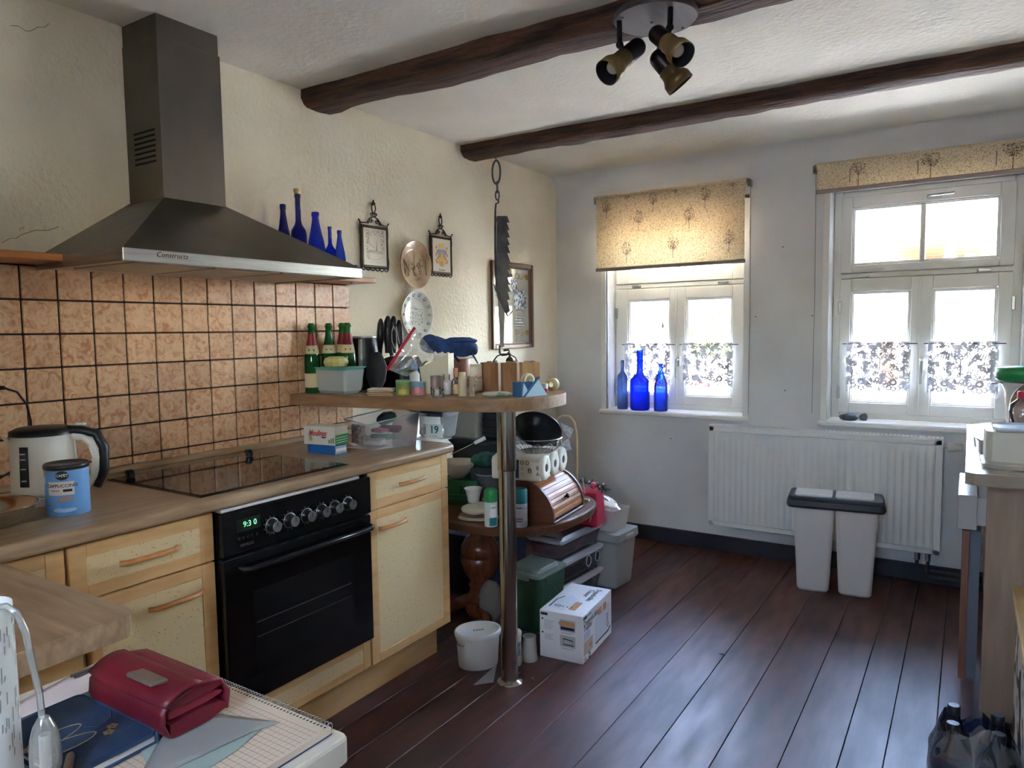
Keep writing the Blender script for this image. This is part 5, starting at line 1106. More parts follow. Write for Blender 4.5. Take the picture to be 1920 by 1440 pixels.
o, Cc, H, R = cyl_thing('pink_tin', 784, 741, 716, 26, [(1, 0), (1, 1)], mat('tin_pink', S(206, 128, 128), 0.5), 'small round tin with pink and blue picture beside the green tin', 'tin'); MB().lathe([(R*1.01, H*0.5), (R*1.01, H), (R*0.95, H*1.01)], 20).obj('blue_band', mat('tin_band_blue', S(122, 150, 166), 0.5), o)
wrapquad(-PI/2-0.35, -PI/2+0.30, H*0.18, H*0.62, R+0.001, mat('piglet_pink', S(226, 150, 140), 0.6), 'printed_scene', o)
# seed packets
G = onbar(712, 742)
for i, c in enumerate(((206, 156, 92), (150, 120, 84), (186, 160, 120), (120, 96, 70), (206, 190, 160), (170, 150, 130), (214, 204, 190))):
    o = MB().box(-0.050, 0.050, -0.001, 0.066, 0, 0.0038, 0.0008).obj('spice_sachet', mat('sachet%d' % i, S(*c), 0.5), loc=G + V((0.004*math.sin(i*2.1), 0.004*math.cos(i*1.3), 0.004*i+0.0002)), rz=FRZ+0.15*math.sin(i*1.7)); tag(o, ['orange', 'brown', 'beige', 'dark brown', 'cream', 'grey-beige', 'pale'][i] + ' paper spice sachet, ' + ['lowest', 'second lowest', 'third', 'middle', 'fifth', 'second highest', 'topmost'][i] + ' of the stack by the green tin', 'sachet', 'sachets stacked on the bar')
o, Cc, H, R = cyl_thing('brown_glass_jar', 817, 742, 704, 19, [(0.95, 0), (1, 0.03), (1, 0.42), (0.92, 0.46)], mGlassC, 'small glass jar with tall dull purple cap on the bar', 'jar'); MB().lathe([(R*1.0, H*0.42), (R*1.0, H*0.96), (R*0.9, H)], 18).obj('cap', mat('dusty_mauve_cap', S(140, 116, 112), 0.35, 0.2), o)
o, Cc, H, R = cyl_thing('tealight_glass', 822, 746, 729, 22, [(0.9, 0), (1, 0.1), (1, 0.5), (0.75, 0.6), (1.0, 1.0)], mGlassC, 'low glass tealight holder in front of the mauve-capped jar', 'candle holder')
o, Cc, H, R = cyl_thing('salt_jar', 838, 741, 702, 14, [(0.9, 0), (1, 0.05), (1, 0.70), (0.8, 0.78), (0.9, 0.80), (0.9, 1.0)], mGlassC, 'small glass shaker filled with white salt', 'shaker'); MB().lathe([(R*0.9, 0.003), (R*0.9, H*0.62)], 16).obj('salt', mPaper, o)
o, Cc, H, R = cyl_thing('perfume_bottle', 855, 741, 690, 17, [(0.9, 0), (1, 0.03), (1, 0.50), (0.6, 0.60), (0.35, 0.64)], mGlassC, 'clear perfume bottle with copper ribbed cap', 'bottle', n=8); MB().lathe([(R*0.5, H*0.66), (R*0.5, H)], 14).obj('cap', mCop, o); MB().lathe([(R*0.82, 0.004), (R*0.82, H*0.40)], 12).obj('liquid', mat('amber_liquid', S(206, 176, 126), 0.2), o)
o, Cc, H, R = cyl_thing('cream_tube', 867, 743, 698, 15, [(1, 0), (1, 0.78), (0.85, 0.80), (0.85, 1.0)], mat('tube_cream', S(206, 190, 152), 0.4), 'cream coloured cosmetic tube standing on the bar', 'tube')
o, Cc, H, R = cyl_thing('lattice_shaker', 884, 743, 705, 12, [(1, 0), (1, 1), (0.9, 1.02)], mat('lattice_body', S(196, 168, 140), 0.5), 'narrow shaker with brown lattice pattern', 'shaker')
lt_ = MB()
for k in range(10):
    for s in (-1, 1): lt_.tube([((R+0.0004)*math.cos(2*PI*k/10+s*0.9*t/6), (R+0.0004)*math.sin(2*PI*k/10+s*0.9*t/6), H*(0.03+0.94*t/6)) for t in range(7)], 0.0007, 4)
lt_.obj('lattice', mat('lattice_brown', S(110, 80, 64), 0.6), o, kind='stuff')
# terracotta jar below the denim bag
o, Cc, H, R = cyl_thing('rose_brown_jar', 862, 728, 672, 46, [(0.72, 0), (0.9, 0.1), (1, 0.45), (0.98, 0.75), (0.86, 0.95), (0.84, 1.0)], mat('rose_clay', S(156, 112, 96), 0.45, col2=S(136, 94, 80), nscale=8), 'rose-brown stoneware jar under the denim bag', 'jar')
topj = BZ+H; cj = Cc
pgs = MB().box(-0.055, 0.060, -0.05, 0.05, 0, 0.010, 0.002).obj('booklet_pages', mPaper, loc=(Cc.x, Cc.y, topj), rz=FRZ+0.2); tag(pgs, 'loose white booklet lying on the stoneware jar', 'booklet')
dn = MB().sphere((0, 0, 0), 1.0, 36, 18)
def dnf(p):
    q = V([math.copysign(abs(c)**0.55, c) for c in p]); lift = 0.030*math.exp(-((q.x+0.75)/0.6)**2); e = 0.010*noise.noise((q.x*3.2, q.y*2, q.z*1.5))
    return V((q.x*0.128+0.006*noise.noise((q.z*4, q.y*3, 2)), q.y*0.060+e, 0.036+q.z*0.031+lift*(0.6+0.4*q.z)+e-0.012*q.x*(1-q.z)*0.4))
swarm(dn, dnf)
ct_ = onp(842, 652, Cc, FACE); 
db = thing('denim_bag', 'folded dark blue denim bag draped over the stoneware jar', 'bag', (ct_.x, ct_.y, topj+0.0105), FRZ)
dn.obj('bag_body', mNavy, db)
MB().tube([(0.01, -0.045, 0.030), (0.02, -0.062, 0.010), (0.05, -0.066, -0.022)], [0.008, 0.008, 0.007], 6, flat=0.4).obj('strap', mNavy, db)
MB().tube([(0.10, -0.04, 0.020), (0.115, -0.05, -0.005), (0.13, -0.05, -0.032)], [0.007, 0.007, 0.004], 6, flat=0.4).obj('strap', mNavy, db)
swarm(MB().sphere((0, 0, 0), 1, 16, 10), lambda p: V((0.050+p.x*0.078, p.y*0.052, 0.068+p.z*0.016*(1+.3*noise.noise(p*3))))).obj('folded_flap', mNavy, db)
# printed pouch beside the wooden canisters
Gp = onbar(893, 735); pc_ = MB().grid(lambda u, v: ((u-0.5)*0.056*(1-0.15*v), -0.012*math.sin(PI*u)*(1-v)-0.004, v*0.115), 10, 8, thick=0.020).obj('printed_food_pouch', mat('pouch_beige', S(206, 190, 160), 0.35), loc=Gp, rz=FRZ); tag(pc_, 'beige printed food pouch between shaker and wooden canisters', 'pouch')
text('Rub', 0.018, mInkR, pc_, FRONTM(0.012, -0.0185, 0.062)); text('Salz', 0.014, MATS['lattice_brown'], pc_, FRONTM(-0.008, -0.0185, 0.044)); text('Art', 0.016, MATS['lattice_brown'], pc_, FRONTM(-0.012, -0.018, 0.030))
# wooden canisters
mCan = wood('canister_wood', S(168, 122, 84), S(136, 94, 62), (7, 7, 0.8), 10, 0.5, 0.08); mCanL = wood('canister_wood_pale', S(206, 168, 116), S(184, 142, 92), (7, 7, 0.8), 10, 0.5, 0.08)
for i, (xl, xr, yb, yt, lb) in enumerate(((902.5, 940, 734, 679.5, 'octagonal wooden canister next to the printed pouch'), (940, 974, 736, 679.5, 'octagonal wooden canister in the middle of the three'), (972, 1010, 733, 679, 'square wooden canister with pale side behind the tape dispenser'))):
    Cc, H, R = place((xl+xr)/2, yb, yt, xr-xl, BZ); o = thing('wooden_canister', lb, 'canister', Cc, FRZ+(PI/8 if i < 2 else 0.3), group='wooden canisters on the bar')
    nn = 8 if i < 2 else 4; rr_ = R*1.04 if nn == 8 else R*1.25
    MB().at(Rz(PI/nn)).lathe([(rr_, 0), (rr_, H)], nn, smooth=False).obj('body', mCan if i < 2 else mCanL, o)
    for k, (dx, dy, s) in enumerate(((-0.014, -0.012, 0.008), (0.006, -0.016, 0.006), (0.018, -0.006, 0.009), (0.0, 0.01, 0.007))):
        MB().sphere((dx, dy, H+s*0.4), s, 10, 6, 1.2, 1, 0.5).obj('lid_knob_nut', mCan if k % 2 else mCanL, o)
cb = place(957, 736, 659, 10, BZ); bl_ = MB().lathe([(0.017, 0), (0.018, 0.004), (0.012, 0.014), (0.004, 0.020), (0.006, 0.026), (0.003, 0.034)], 16).obj('brass_bell', mat('dark_bell', S(70, 52, 40), 0.4, 0.5), loc=V((place(957, 736, 679.5, 34, BZ)[0].x, place(957, 736, 679.5, 34, BZ)[0].y, BZ+place(957, 736, 679.5, 34, BZ)[1]+0.0045))); tag(bl_, 'tiny dark bell standing on the middle wooden canister', 'bell')
# tissue pack
Gt = onbar(924, 745); tp = MB().sphere((0, 0, 0), 1, 20, 8); swarm(tp, lambda p: V((p.x*0.058, p.y*0.03, max(0, 0.010+p.z*0.011*(1+.25*noise.noise(p*3))))))
tpo = tp.obj('tissue_pack', mat('tissue_film', S(206, 200, 184), 0.3, col2=S(122, 160, 110), nscale=14, ramp=(0.55, 0.62)), loc=Gt+V((0, 0.03, 0)), rz=FRZ); tag(tpo, 'flat white and green tissue pack at the bar edge', 'tissue pack')
# tape dispenser, two-tone blue
loc, rz, lx, ly, O = rect(BZ, (961, 743.5), (978, 745), (1009, 739)); 
td = thing('tape_dispenser', 'two-tone blue wedge tape dispenser with a tape roll', 'tape dispenser', O, rz)
mTd1 = mat('petrol_blue', S(32, 92, 132), 0.4); mTd2 = mat('ice_blue', S(176, 206, 222), 0.4)
hh_ = hz(O, 978, 712)-BZ; L_ = ly
MB().box(-lx, 0, 0.0, L_*0.45, 0, hh_*0.85, 0.002).obj('base_block', mTd1, td)
MB().prism([(0.0, 0), (L_, 0), (L_*0.80, hh_*0.5), (L_*0.62, hh_*1.05)], basis((0.001, 0, 0), (0, 1, 0), (0, 0, 1)), 0.003).obj('pale_side', mTd2, td)
MB().prism([(0.0, 0), (L_*0.10, 0), (L_*0.70, hh_*1.1), (L_*0.58, hh_*1.1)], basis((0.004, 0, 0), (0, 1, 0), (0, 0, 1)), 0.002).obj('dark_stripe', mTd1, td)
MB().prism([(0.0, hh_*0.1), (L_*0.3, hh_*0.1), (L_*0.05, hh_*0.82)], basis((0.004, 0, 0), (0, 1, 0), (0, 0, 1)), 0.0015).obj('pale_wedge', mTd2, td)
MB().box(-lx, 0.0, L_*0.42, L_*0.9, 0, hh_*0.45, 0.002).obj('rear_block', mTd1, td)
tr_ = MB().at(T(-lx/2, L_*0.42, hh_*0.88) @ Ry(PI/2)); tr_.lathe([(0.018, -0.009), (0.029, -0.009), (0.029, 0.009), (0.018, 0.009), (0.018, -0.009)], 26, cap0=False, cap1=False); tr_.obj('tape_roll', mat('tape_cream', S(214, 204, 170), 0.35), td)
o, Cc, H, R = cyl_thing('red_white_pot', 1018, 738, 719, 19, [(0.95, 0), (1, 0.05), (1, 0.50)], mat('pot_red', S(190, 44, 50), 0.4), 'small round pot with red base and white top at the bar end', 'pot'); MB().lathe([(R*1.0, H*0.48), (R*1.0, H*0.92), (R*0.9, H)], 18).obj('lid', mPlW, o)
Gx = onbar(1033, 733); tr2 = MB().at(T(0, 0, 0.026) @ Ry(PI/2)); tr2.lathe([(0.011, -0.012), (0.026, -0.012), (0.026, 0.012), (0.011, 0.012), (0.011, -0.012)], 24, cap0=False, cap1=False); o = tr2.obj('tape_reel', mat('tape_yellowed', S(206, 188, 134), 0.4), loc=Gx+V((0, 0.015, 0)), rz=FRZ+0.9); tag(o, 'loose roll of yellowed tape standing at the rounded bar end', 'tape roll')
# ================================================================== worktop things below the bar
loc, rz, lx, ly, O = rect(KZ, (577, 848), (628, 853.5), (645, 848)); h = hz(O, 628, 836.5)-KZ
bb = thing('blue_flat_box', 'flat blue carton under the appliance box on the worktop', 'box', loc, rz)
MB().box(-lx/2, lx/2, -ly/2, ly/2, 0, h, 0.001).obj('carton', mat('carton_blue', S(30, 100, 152), 0.5), bb)
MB().box(lx/2, lx/2+0.0005, -ly/2+0.003, ly/2-0.003, 0.002, h-0.002).obj('end_label', mat('label_pale_blue', S(150, 180, 206), 0.5), bb)
for i in range(4): MB().at(basis((lx/2+0.0006, -ly/2+ly*(0.2+0.2*i), h*0.5), (0, 1, 0), (0, 0, 1))).cyl(h*0.2, 0, 0.0004, 10).obj('label_dot', mPaper, bb)
Z1 = KZ+h
loc, rz, lx, ly, O = rect(Z1, (570, 832), (629, 836), (646, 830)); h2 = hz(O, 629, 801)-Z1
mb = thing('appliance_box', 'white and green appliance carton with red script on the blue carton', 'box', loc, rz)
MB().box(-lx/2, lx/2, -ly/2, ly/2, 0, h2, 0.001).obj('carton', mat('carton_white', S(206, 200, 182), 0.55), mb)
MB().box(lx/2, lx/2+0.0006, -ly/2, ly/2, 0, h2*0.55).obj('green_end', mInkG, mb)
for z in (0.12, 0.25, 0.38): MB().box(lx/2+0.0006, lx/2+0.0009, -ly/2+0.004, ly/2-0.004, h2*z, h2*z+0.002).obj('end_line', mPaper, mb)
text('Moulinex', 0.030, mInkR, mb, FRONTM(-0.008, -ly/2-0.0008, h2*0.62), shear=0.35, fit=lx*0.58, bold=0.0008)
st = MB()
for k in range(4): a = k*PI/4; st.tube([(-lx*0.26-0.012*math.cos(a), -ly/2-0.0005, h2*0.3-0.012*math.sin(a)), (-lx*0.26+0.012*math.cos(a), -ly/2-0.0005, h2*0.3+0.012*math.sin(a))], 0.0010, 4)
st.obj('star_print', mat('lime_print', S(176, 180, 40), 0.6), mb)
for k in range(3): MB().box(lx*0.28+k*0.010, lx*0.28+0.008+k*0.010, -ly/2-0.0005, -ly/2, h2*0.1, h2*(0.3+0.06*k)).obj('picture_print', mat('grey_green_print', S(120, 140, 116), 0.6), mb)
MB().sphere((0.02, -ly/2, h2*0.42), 0.006, 8, 5, 2, 0.1, 0.4).obj('picture_print', mInk, mb)
# white paper strip under the boxes
ps = MB().box(-0.07, 0.07, -0.05, 0.05, 0, 0.0008).obj('paper_slip', mPaper, loc=gz(690, 846, KZ)+V((-0.08, 0.08, 0)), rz=rz+0.1); tag(ps, 'white paper slip lying under the clear tray on the worktop', 'paper')
# clear slanted tray with packets
loc, rz, lx, ly, O = rect(KZ+0.0008, (646, 832), (692, 846), (757, 827)); 
tr = thing('clear_tray', 'clear open plastic tray full of packets and cable on the worktop', 'tray', loc+V((0, 0, 0)), rz)
hf, hb_ = hz(O, 692, 797)-KZ, 0.135
def tray(m, lx, ly, hf, hb_, t=0.002, fl=0.012):
    v0 = [(-lx/2+fl, -ly/2+fl, 0), (lx/2-fl, -ly/2+fl, 0), (lx/2-fl, ly/2-fl, 0), (-lx/2+fl, ly/2-fl, 0)]; v1 = [(-lx/2, -ly/2, hf), (lx/2, -ly/2, hf), (lx/2, ly/2, hb_), (-lx/2, ly/2, hb_)]
    m.add(v0+v1, [(0, 3, 2, 1), (0, 1, 5, 4), (1, 2, 6, 5), (2, 3, 7, 6), (3, 0, 4, 7)]); return m
tray(MB(), lx, ly, hf, hb_).obj('shell', mClear, tr)
MB().tube([(-lx/2, -ly/2, hf), (lx/2, -ly/2, hf), (lx/2, ly/2, hb_), (-lx/2, ly/2, hb_)], 0.0025, 6, closed=True).obj('rim', mClearB, tr)
def packet(name, c, sx, sy, sz, rx_, rz_, m, label, cat, parentloc, prz, group=None):
    o = MB().at(T(*c) @ Rz(rz_) @ Rx(rx_)).box(-sx/2, sx/2, -sy/2, sy/2, 0, sz, min(sx, sy, sz)*0.2).obj(name, m, loc=parentloc, rz=prz); tag(o, label, cat, group); return o
packet('red_printed_carton', (-0.035, -ly/2+0.026, 0.006), 0.085, 0.03, 0.080, 0, 0.0, mat('carton_maroon_print', S(150, 96, 96), 0.6, col2=S(206, 186, 176), nscale=60, ramp=(0.45, 0.55)), 'carton with dense red print inside the clear tray', 'box', tr.location, rz)
packet('white_packet', (0.028, -0.05, 0.012), 0.10, 0.04, 0.022, 0.2, 0.5, mPaper, 'white packet lying in the clear tray', 'packet', tr.location, rz)
packet('green_packet', (0.03, -0.01, 0.03), 0.09, 0.05, 0.016, -0.2, 0.9, mat('packet_green', S(52, 110, 76), 0.5), 'green packet lying in the clear tray', 'packet', tr.location, rz)
packet('red_packet', (0.025, 0.03, 0.055), 0.10, 0.03, 0.022, 0.3, 0.5, mat('packet_maroon', S(120, 34, 38), 0.5), 'maroon packet on top in the clear tray', 'packet', tr.location, rz)
packet('pink_packet', (0.03, -0.02, 0.058), 0.07, 0.04, 0.012, 0.1, 0.2, mat('packet_pink', S(196, 96, 110), 0.5), 'pink packet in the middle of the clear tray', 'packet', tr.location, rz)
sw_ = MB().sphere((0, 0, 0), 1, 16, 10); swarm(sw_, lambda p: V((p.x*0.062, p.y*0.035, p.z*0.026*(1+.2*noise.noise(p*2))))); swarm(sw_, lambda p: V((p.x-0.025, p.y+0.035, p.z+0.103+0.25*p.x)))
o = sw_.obj('dark_cloth_pouch', mat('pouch_darkgreen', S(28, 44, 44), 0.7), loc=tr.location, rz=rz); tag(o, 'dark oval pouch lying on the packets in the clear tray', 'pouch')
# storage box with a 19 label
def storage(name, z, left, corner, right, ytop, label, mlid, lidh=0.028, clip=True, mbody=None, inset=0.012):
    loc, rz, lx, ly, O = rect(z, left, corner, right); h = hz(O, corner[0], ytop)-z
    t = thing(name, label, 'storage box', loc, rz)
    bod = MB(); taper(bod, -lx/2, lx/2, -ly/2, ly/2, 0.0, h-lidh, inset, 0.015); bod.f.pop(); bod.sm.pop(); bod.obj('body', mbody or mClear, t)
    taper(MB(), -lx/2-0.008, lx/2+0.008, -ly/2-0.008, ly/2+0.008, h-lidh, h-lidh*0.35, 0.0, 0.02).obj('lid', mlid, t)
    taper(MB(), -lx/2+0.012, lx/2-0.012, -ly/2+0.012, ly/2-0.012, h-lidh*0.4, h, -0.0, 0.02).obj('lid_top', mlid, t)
    return t, lx, ly, h, loc, rz
mLidW = mat('lid_pale_grey', S(196, 198, 202), 0.35)
t, lx, ly, h, loc, rz = storage('numbered_storage_box', KZ, (764, 822), (838, 826), (850, 818), 773, 'clear storage box labelled 19 with dark clip at the worktop end', mLidW, 0.02)
MB().box(lx*0.03, lx*0.44, -ly/2-0.013, -ly/2-0.004, h-0.020, h-0.004, 0.003).obj('clip', mat('clip_slate', S(70, 80, 96), 0.4), t)
MB().box(-lx*0.08, lx*0.40, -ly/2-0.0045, -ly/2-0.0035, h*0.08, h*0.56).obj('label', mPaper, t)
text('19', h*0.36, mTealInk, t, FRONTM(lx*0.20, -ly/2-0.0048, h*0.36), bold=0.0012); text('Rotho', h*0.11, mInk, t, basis((-lx*0.03, -ly/2-0.0048, h*0.34), (0, 0, 1), (-1, 0, 0))); text('0 1 2 3 4 5', h*0.07, mInk, t, FRONTM(lx*0.18, -ly/2-0.0048, h*0.13))
for k, (dx, dz, s) in enumerate(((-0.05, 0.02, 0.02), (-0.01, 0.03, 0.022), (0.03, 0.025, 0.02))):
    o = MB().sphere((dx, 0.0, dz), s, 12, 8).obj('wrapped_piece', mFilm, loc=loc+V((0, 0, 0.003)), rz=rz); tag(o, ['film-wrapped lump at the closed side of the box labelled 19', 'film-wrapped lump in the middle of the box labelled 19', 'film-wrapped lump behind the label 19'][k], 'packet', 'wrapped lumps in the numbered box')
# ================================================================== low round-cornered table in the corner and its load
TZ = 0.530
mOak = wood('dark_oak_table', S(112, 74, 50), S(80, 50, 34), (0.8, 6, 6), 8, 0.35, 0.08); mOakL = wood('turned_oak', S(116, 68, 40), S(84, 46, 28), (5, 5, 0.8), 8, 0.25, 0.05)
tt = thing('low_oak_table', 'low dark oak table with rounded corners and bulbous turned column', 'table', (0.545, 2.865, 0))
def sup(a, b, n, e=3.2): return [(a*math.copysign(abs(math.cos(t))**(2/e), math.cos(t)), b*math.copysign(abs(math.sin(t))**(2/e), math.sin(t))) for t in [2*PI*i/n for i in range(n)]]
to = MB(); o_ = sup(0.385, 0.392, 64, 2.6); lay = [(0.975, TZ-0.045), (0.985, TZ-0.035), (0.985, TZ-0.022), (1.0, TZ-0.016), (1.0, TZ-0.006), (0.985, TZ)]
vs = [(x*k, y*k, z) for k, z in lay for x, y in o_]; n = 64; to.add(vs, [(a*n+i, a*n+(i+1) % n, (a+1)*n+(i+1) % n, (a+1)*n+i) for a in range(len(lay)-1) for i in range(n)], True); to.add(vs[-n:], [tuple(range(n))]); to.add(vs[:n], [tuple(range(n))[::-1]])
to.obj('tabletop', mOak, tt)
Cp, Hp, Rp = place(893, 1165, 1008, 58, 0.0)
cx, cy = Cp.x-0.545, Cp.y-2.865+0.04
colp = [(0.080, 0.06), (0.060, 0.10), (0.052, 0.13), (0.062, 0.15), (0.050, 0.165), (0.074, 0.19), (0.092, 0.235), (0.094, 0.285), (0.091, 0.288), (0.094, 0.291), (0.090, 0.34), (0.066, 0.375), (0.048, 0.39), (0.055, 0.405), (0.050, 0.42), (0.068, 0.44), (0.072, 0.485)]
MB().lathe(colp, 28, (cx, cy, 0)).obj('column', mOakL, tt)
for k in range(4):
    a = PI/4+k*PI/2; MB().tube([(cx+0.04*math.cos(a), cy+0.04*math.sin(a), 0.075), (cx+0.11*math.cos(a), cy+0.11*math.sin(a), 0.055), (cx+0.18*math.cos(a), cy+0.18*math.sin(a), 0.022)], [0.035, 0.03, 0.022], 8).obj('foot', mOakL, tt)
MB().lathe([(0.07, 0.0), (0.085, 0.03), (0.085, 0.07)], 20, (cx, cy, 0)).obj('hub', mOakL, tt)
# folded towels
G = gz(880, 980, TZ)
mTow = mat('cream_towel', S(196, 184, 160), 0.95, bump=0.4, bscale=90); mTowE = mat('towel_brown_edge', S(110, 84, 66), 0.95)
for i, (lb, m_) in enumerate((('cream cotton cloth, lowest of the folded pile on the low table', mTow), ('brown-edged cloth in the middle of the folded pile', mTowE), ('crumpled cream cloth on top of the folded pile', mTow))):
    b = MB().sphere((0, 0, 0), 1, 22, 8); s_ = (1.0, 0.93, 0.86)[i]
    swarm(b, lambda p: V((p.x*0.095*s_*(1+.08*noise.noise(p*2+V((i, 0, 0)))), p.y*0.07*s_, max(-0.9, p.z)*((0.009, 0.008, 0.024)[i])*(1+.35*noise.noise(p*2.6+V((i*3, 1, 0)))))))
    o = b.obj('folded_cloth', m_, loc=G + V((0.0, 0.075, (0.009, 0.022, 0.046)[i])), rz=FRZ); tag(o, lb, 'cloth', 'folded cloths on the low table')
Gm = G + V((0, 0.085, 0)); topc = TZ+0.068
mg = MB().lathe([(0.024, 0), (0.026, 0.004), (0.030, 0.03), (0.041, 0.062), (0.043, 0.064), (0.040, 0.063), (0.028, 0.03), (0.022, 0.006), (0.001, 0.005)], 26, cap1=False).obj('white_mug', mat('mug_white', S(206, 200, 188), 0.25), loc=(gz(877, 945, topc).x, gz(877, 945, topc).y+0.045, topc)); tag(mg, 'small flared white porcelain cup standing on the folded cloths', 'cup')
def place2(*a, **k): return place(*a, **k)
# freshener cans
o, Cc, H, R = cyl_thing('green_spray_can', 921, 989, 916, 25, [(0.97, 0), (1, 0.02), (1, 0.66), (0.96, 0.68)], mat('can_white_green', S(196, 206, 194), 0.4), 'white freshener spray can with green cap on the low table', 'spray can', z=TZ); MB().lathe([(R, H*0.66), (R, H*0.94), (R*0.8, H)], 22).obj('cap', mGreen, o)
wrapquad(-PI/2-0.2, -PI/2+1.0, H*0.04, H*0.25, R+0.0005, mTeal, 'label_band', o); wrapquad(-PI/2-0.1, -PI/2+0.9, H*0.27, H*0.6, R+0.0005, mPaper, 'label', o); text('CIEN', 0.014, mInk, o, Rz(0.35) @ T(0, 0, H*0.52), wrap=R+0.0008)
for i, (xc, yb, yt, lb) in enumerate(((955, 985, 914, 'teal-capped freshener can half behind the steel pole'), (976, 990, 915, 'teal-capped freshener can with white label beside the bread box'))):
    o, Cc, H, R = cyl_thing('teal_spray_can', xc, yb, yt, 27, [(0.97, 0), (1, 0.02), (1, 0.62), (0.96, 0.64)], mat('can_pale_blue_print', S(206, 212, 214), 0.4, col2=S(150, 170, 186), nscale=40), lb, 'spray can', z=TZ, group='teal-capped spray cans on the low table')
    cpo = MB().lathe([(R, H*0.62), (R, H*0.95), (R*0.88, H)], 22).obj('cap', mTeal, o); wrapquad(-PI/2-0.8, -PI/2+0.5, H*0.12, H*0.56, R+0.0005, mat('label_lilac', S(190, 186, 196), 0.5), 'label', o)
    for z in (0.16, 0.22, 0.5): wrapquad(-PI/2-0.6, -PI/2+0.3, H*z, H*z+0.004, R+0.001, mInk, 'label_line', o)
# roll-top bread box
loc, rz, lx, ly, O = rect(TZ, (982, 975), (1039, 985), (1096, 950))
ly = min(ly, 0.38); lx = 0.235
ex = V((math.cos(rz), math.sin(rz), 0)); ey = V((-math.sin(rz), math.cos(rz), 0))
# keep the end panel square to the room, length runs to the back
e2 = (gz(1096, 950, TZ)-O); ly = e2.length; rzb = math.atan2(e2.y, e2.x)-PI/2
bx = thing('bread_box', 'wooden roll-top bread box with slatted shutter on the low table', 'bread box', O, rzb)
mBw = wood('bread_box_slats', S(190, 128, 74), S(150, 92, 50), (6, 0.8, 6), 9, 0.42, 0.05, rand=0.14); mBd = wood('bread_box_side', S(110, 64, 40), S(84, 48, 30), (0.8, 6, 6), 8, 0.4, 0.06)
Hb = 0.185
arc = [(0.0, 0.012)] + [(-0.165+0.165*math.cos(a), 0.02+(Hb-0.02)*math.sin(a)) for a in [PI/2*i/14 for i in range(15)]] + [(-lx, Hb), (-lx, 0.012)]
for y0 in (0.0, ly-0.014): MB().prism(arc, basis((0, y0, 0), (1, 0, 0), (0, 0, 1), (0, 1, 0)), 0.014).obj('side_panel', mBd, bx)
MB().box(-lx, 0.0, 0.0, ly, 0, 0.012, 0.003).obj('base', mBd, bx); MB().box(-lx, -0.155, 0.005, ly-0.005, Hb-0.012, Hb-0.001).obj('top', mBd, bx)
for i in range(9):
    a0, a1 = PI/2*(i+0.04)/9, PI/2*(i+0.96)/9; r1 = 0.157; q = lambda a, dr=0.0: (-0.165+(r1-dr)*math.cos(a), 0.02+(Hb-0.028-dr)*math.sin(a))
    p = [q(a0), q((a0+a1)/2, -0.0015), q(a1), q(a1, 0.006), q(a0, 0.006)]
    MB().prism(p, basis((0, 0.014, 0), (1, 0, 0), (0, 0, 1), (0, 1, 0)), ly-0.028).obj('shutter_slat', mBw, bx)
a = PI/2*2.5/9; kb_ = MB().at(T(-0.165+0.160*math.cos(a), ly*0.47, 0.02+0.160*math.sin(a)) @ Ry(PI/2-a)); kb_.lathe([(0.006, 0), (0.006, 0.008), (0.012, 0.013), (0.012, 0.018), (0.006, 0.022)], 14); kb_.obj('knob', mat('knob_dark_wood', S(56, 36, 26), 0.4), bx)
# pack of kitchen rolls lying across the bread box
mRoll = mat('roll_paper', S(222, 216, 200), 0.85, bump=0.6, bscale=60); mRollF = mat('roll_wrap', S(214, 204, 184), 0.5)
Zr = TZ+Hb+0.001
cr = gz(1018, 906, Zr); e3 = (gz(1086, 868, Zr)-cr); rzr = math.atan2(e3.y, e3.x)-PI/2
rp = thing('kitchen_roll_pack', 'wrapped pack of white kitchen rolls lying on the bread box', 'kitchen rolls', cr, rzr)
rr_ = 0.056; LW = 0.235
for k in range(3):
    yk = rr_*(1+2*k*0.98); mm_ = MB().at(T(0, yk, rr_) @ Ry(-PI/2)); mm_.lathe([(0.018, 0.004), (0.040, 0.0), (rr_*0.96, 0.006), (rr_, 0.014), (rr_, LW)], 22, cap0=False); mm_.obj('roll', mRoll, rp)
    MB().at(T(-0.004, yk, rr_) @ Ry(-PI/2)).cyl(0.018, 0, 0.002, 14).obj('core_hole', mInk, rp)
wv = [(0.0, 0.012), (0.006, 0.004), (rr_*6*0.98-0.01, 0.002), (rr_*6*0.98, 0.03), (rr_*6*0.98, 0.08), (rr_*6*0.98-0.012, 0.106), (rr_*4, 0.103), (rr_*3, 0.107), (rr_*2, 0.103), (rr_, 0.108), (0.008, 0.100), (-0.001, 0.086)]
MB().prism(wv, basis((-LW-0.004, 0, 0), (0, 1, 0), (0, 0, 1), (1, 0, 0)), LW-0.012).obj('wrapper', mRollF, rp)
MB().box(-LW+0.095, -LW+0.125, -0.0022, -0.0012, 0.014, 0.094).obj('navy_print', mat('print_navy', S(36, 44, 66), 0.5), rp)
for s_, x, z, sz, m_ in (('O', 0.160, 0.082, 0.026, mInk), ('D', 0.186, 0.082, 0.026, mInk), ('B', 0.160, 0.056, 0.018, mGreyInk), ('R', 0.160, 0.032, 0.018, mGreyInk), ('n', 0.196, 0.052, 0.04, mInk), ('B', 0.232, 0.062, 0.024, mInk), ('A', 0.232, 0.036, 0.024, mInk)):
    text(s_, sz, m_, rp, FRONTM(-LW+x-0.02, -0.0022, z))
MB().tube([(-LW*0.35+0.03*math.cos(t), 0.07+0.014*math.sin(t), 0.1085) for t in [2*PI*k/16 for k in range(16)]], 0.002, 5, closed=True).obj('oval_print', mat('olive_print', S(110, 106, 70), 0.6), rp)
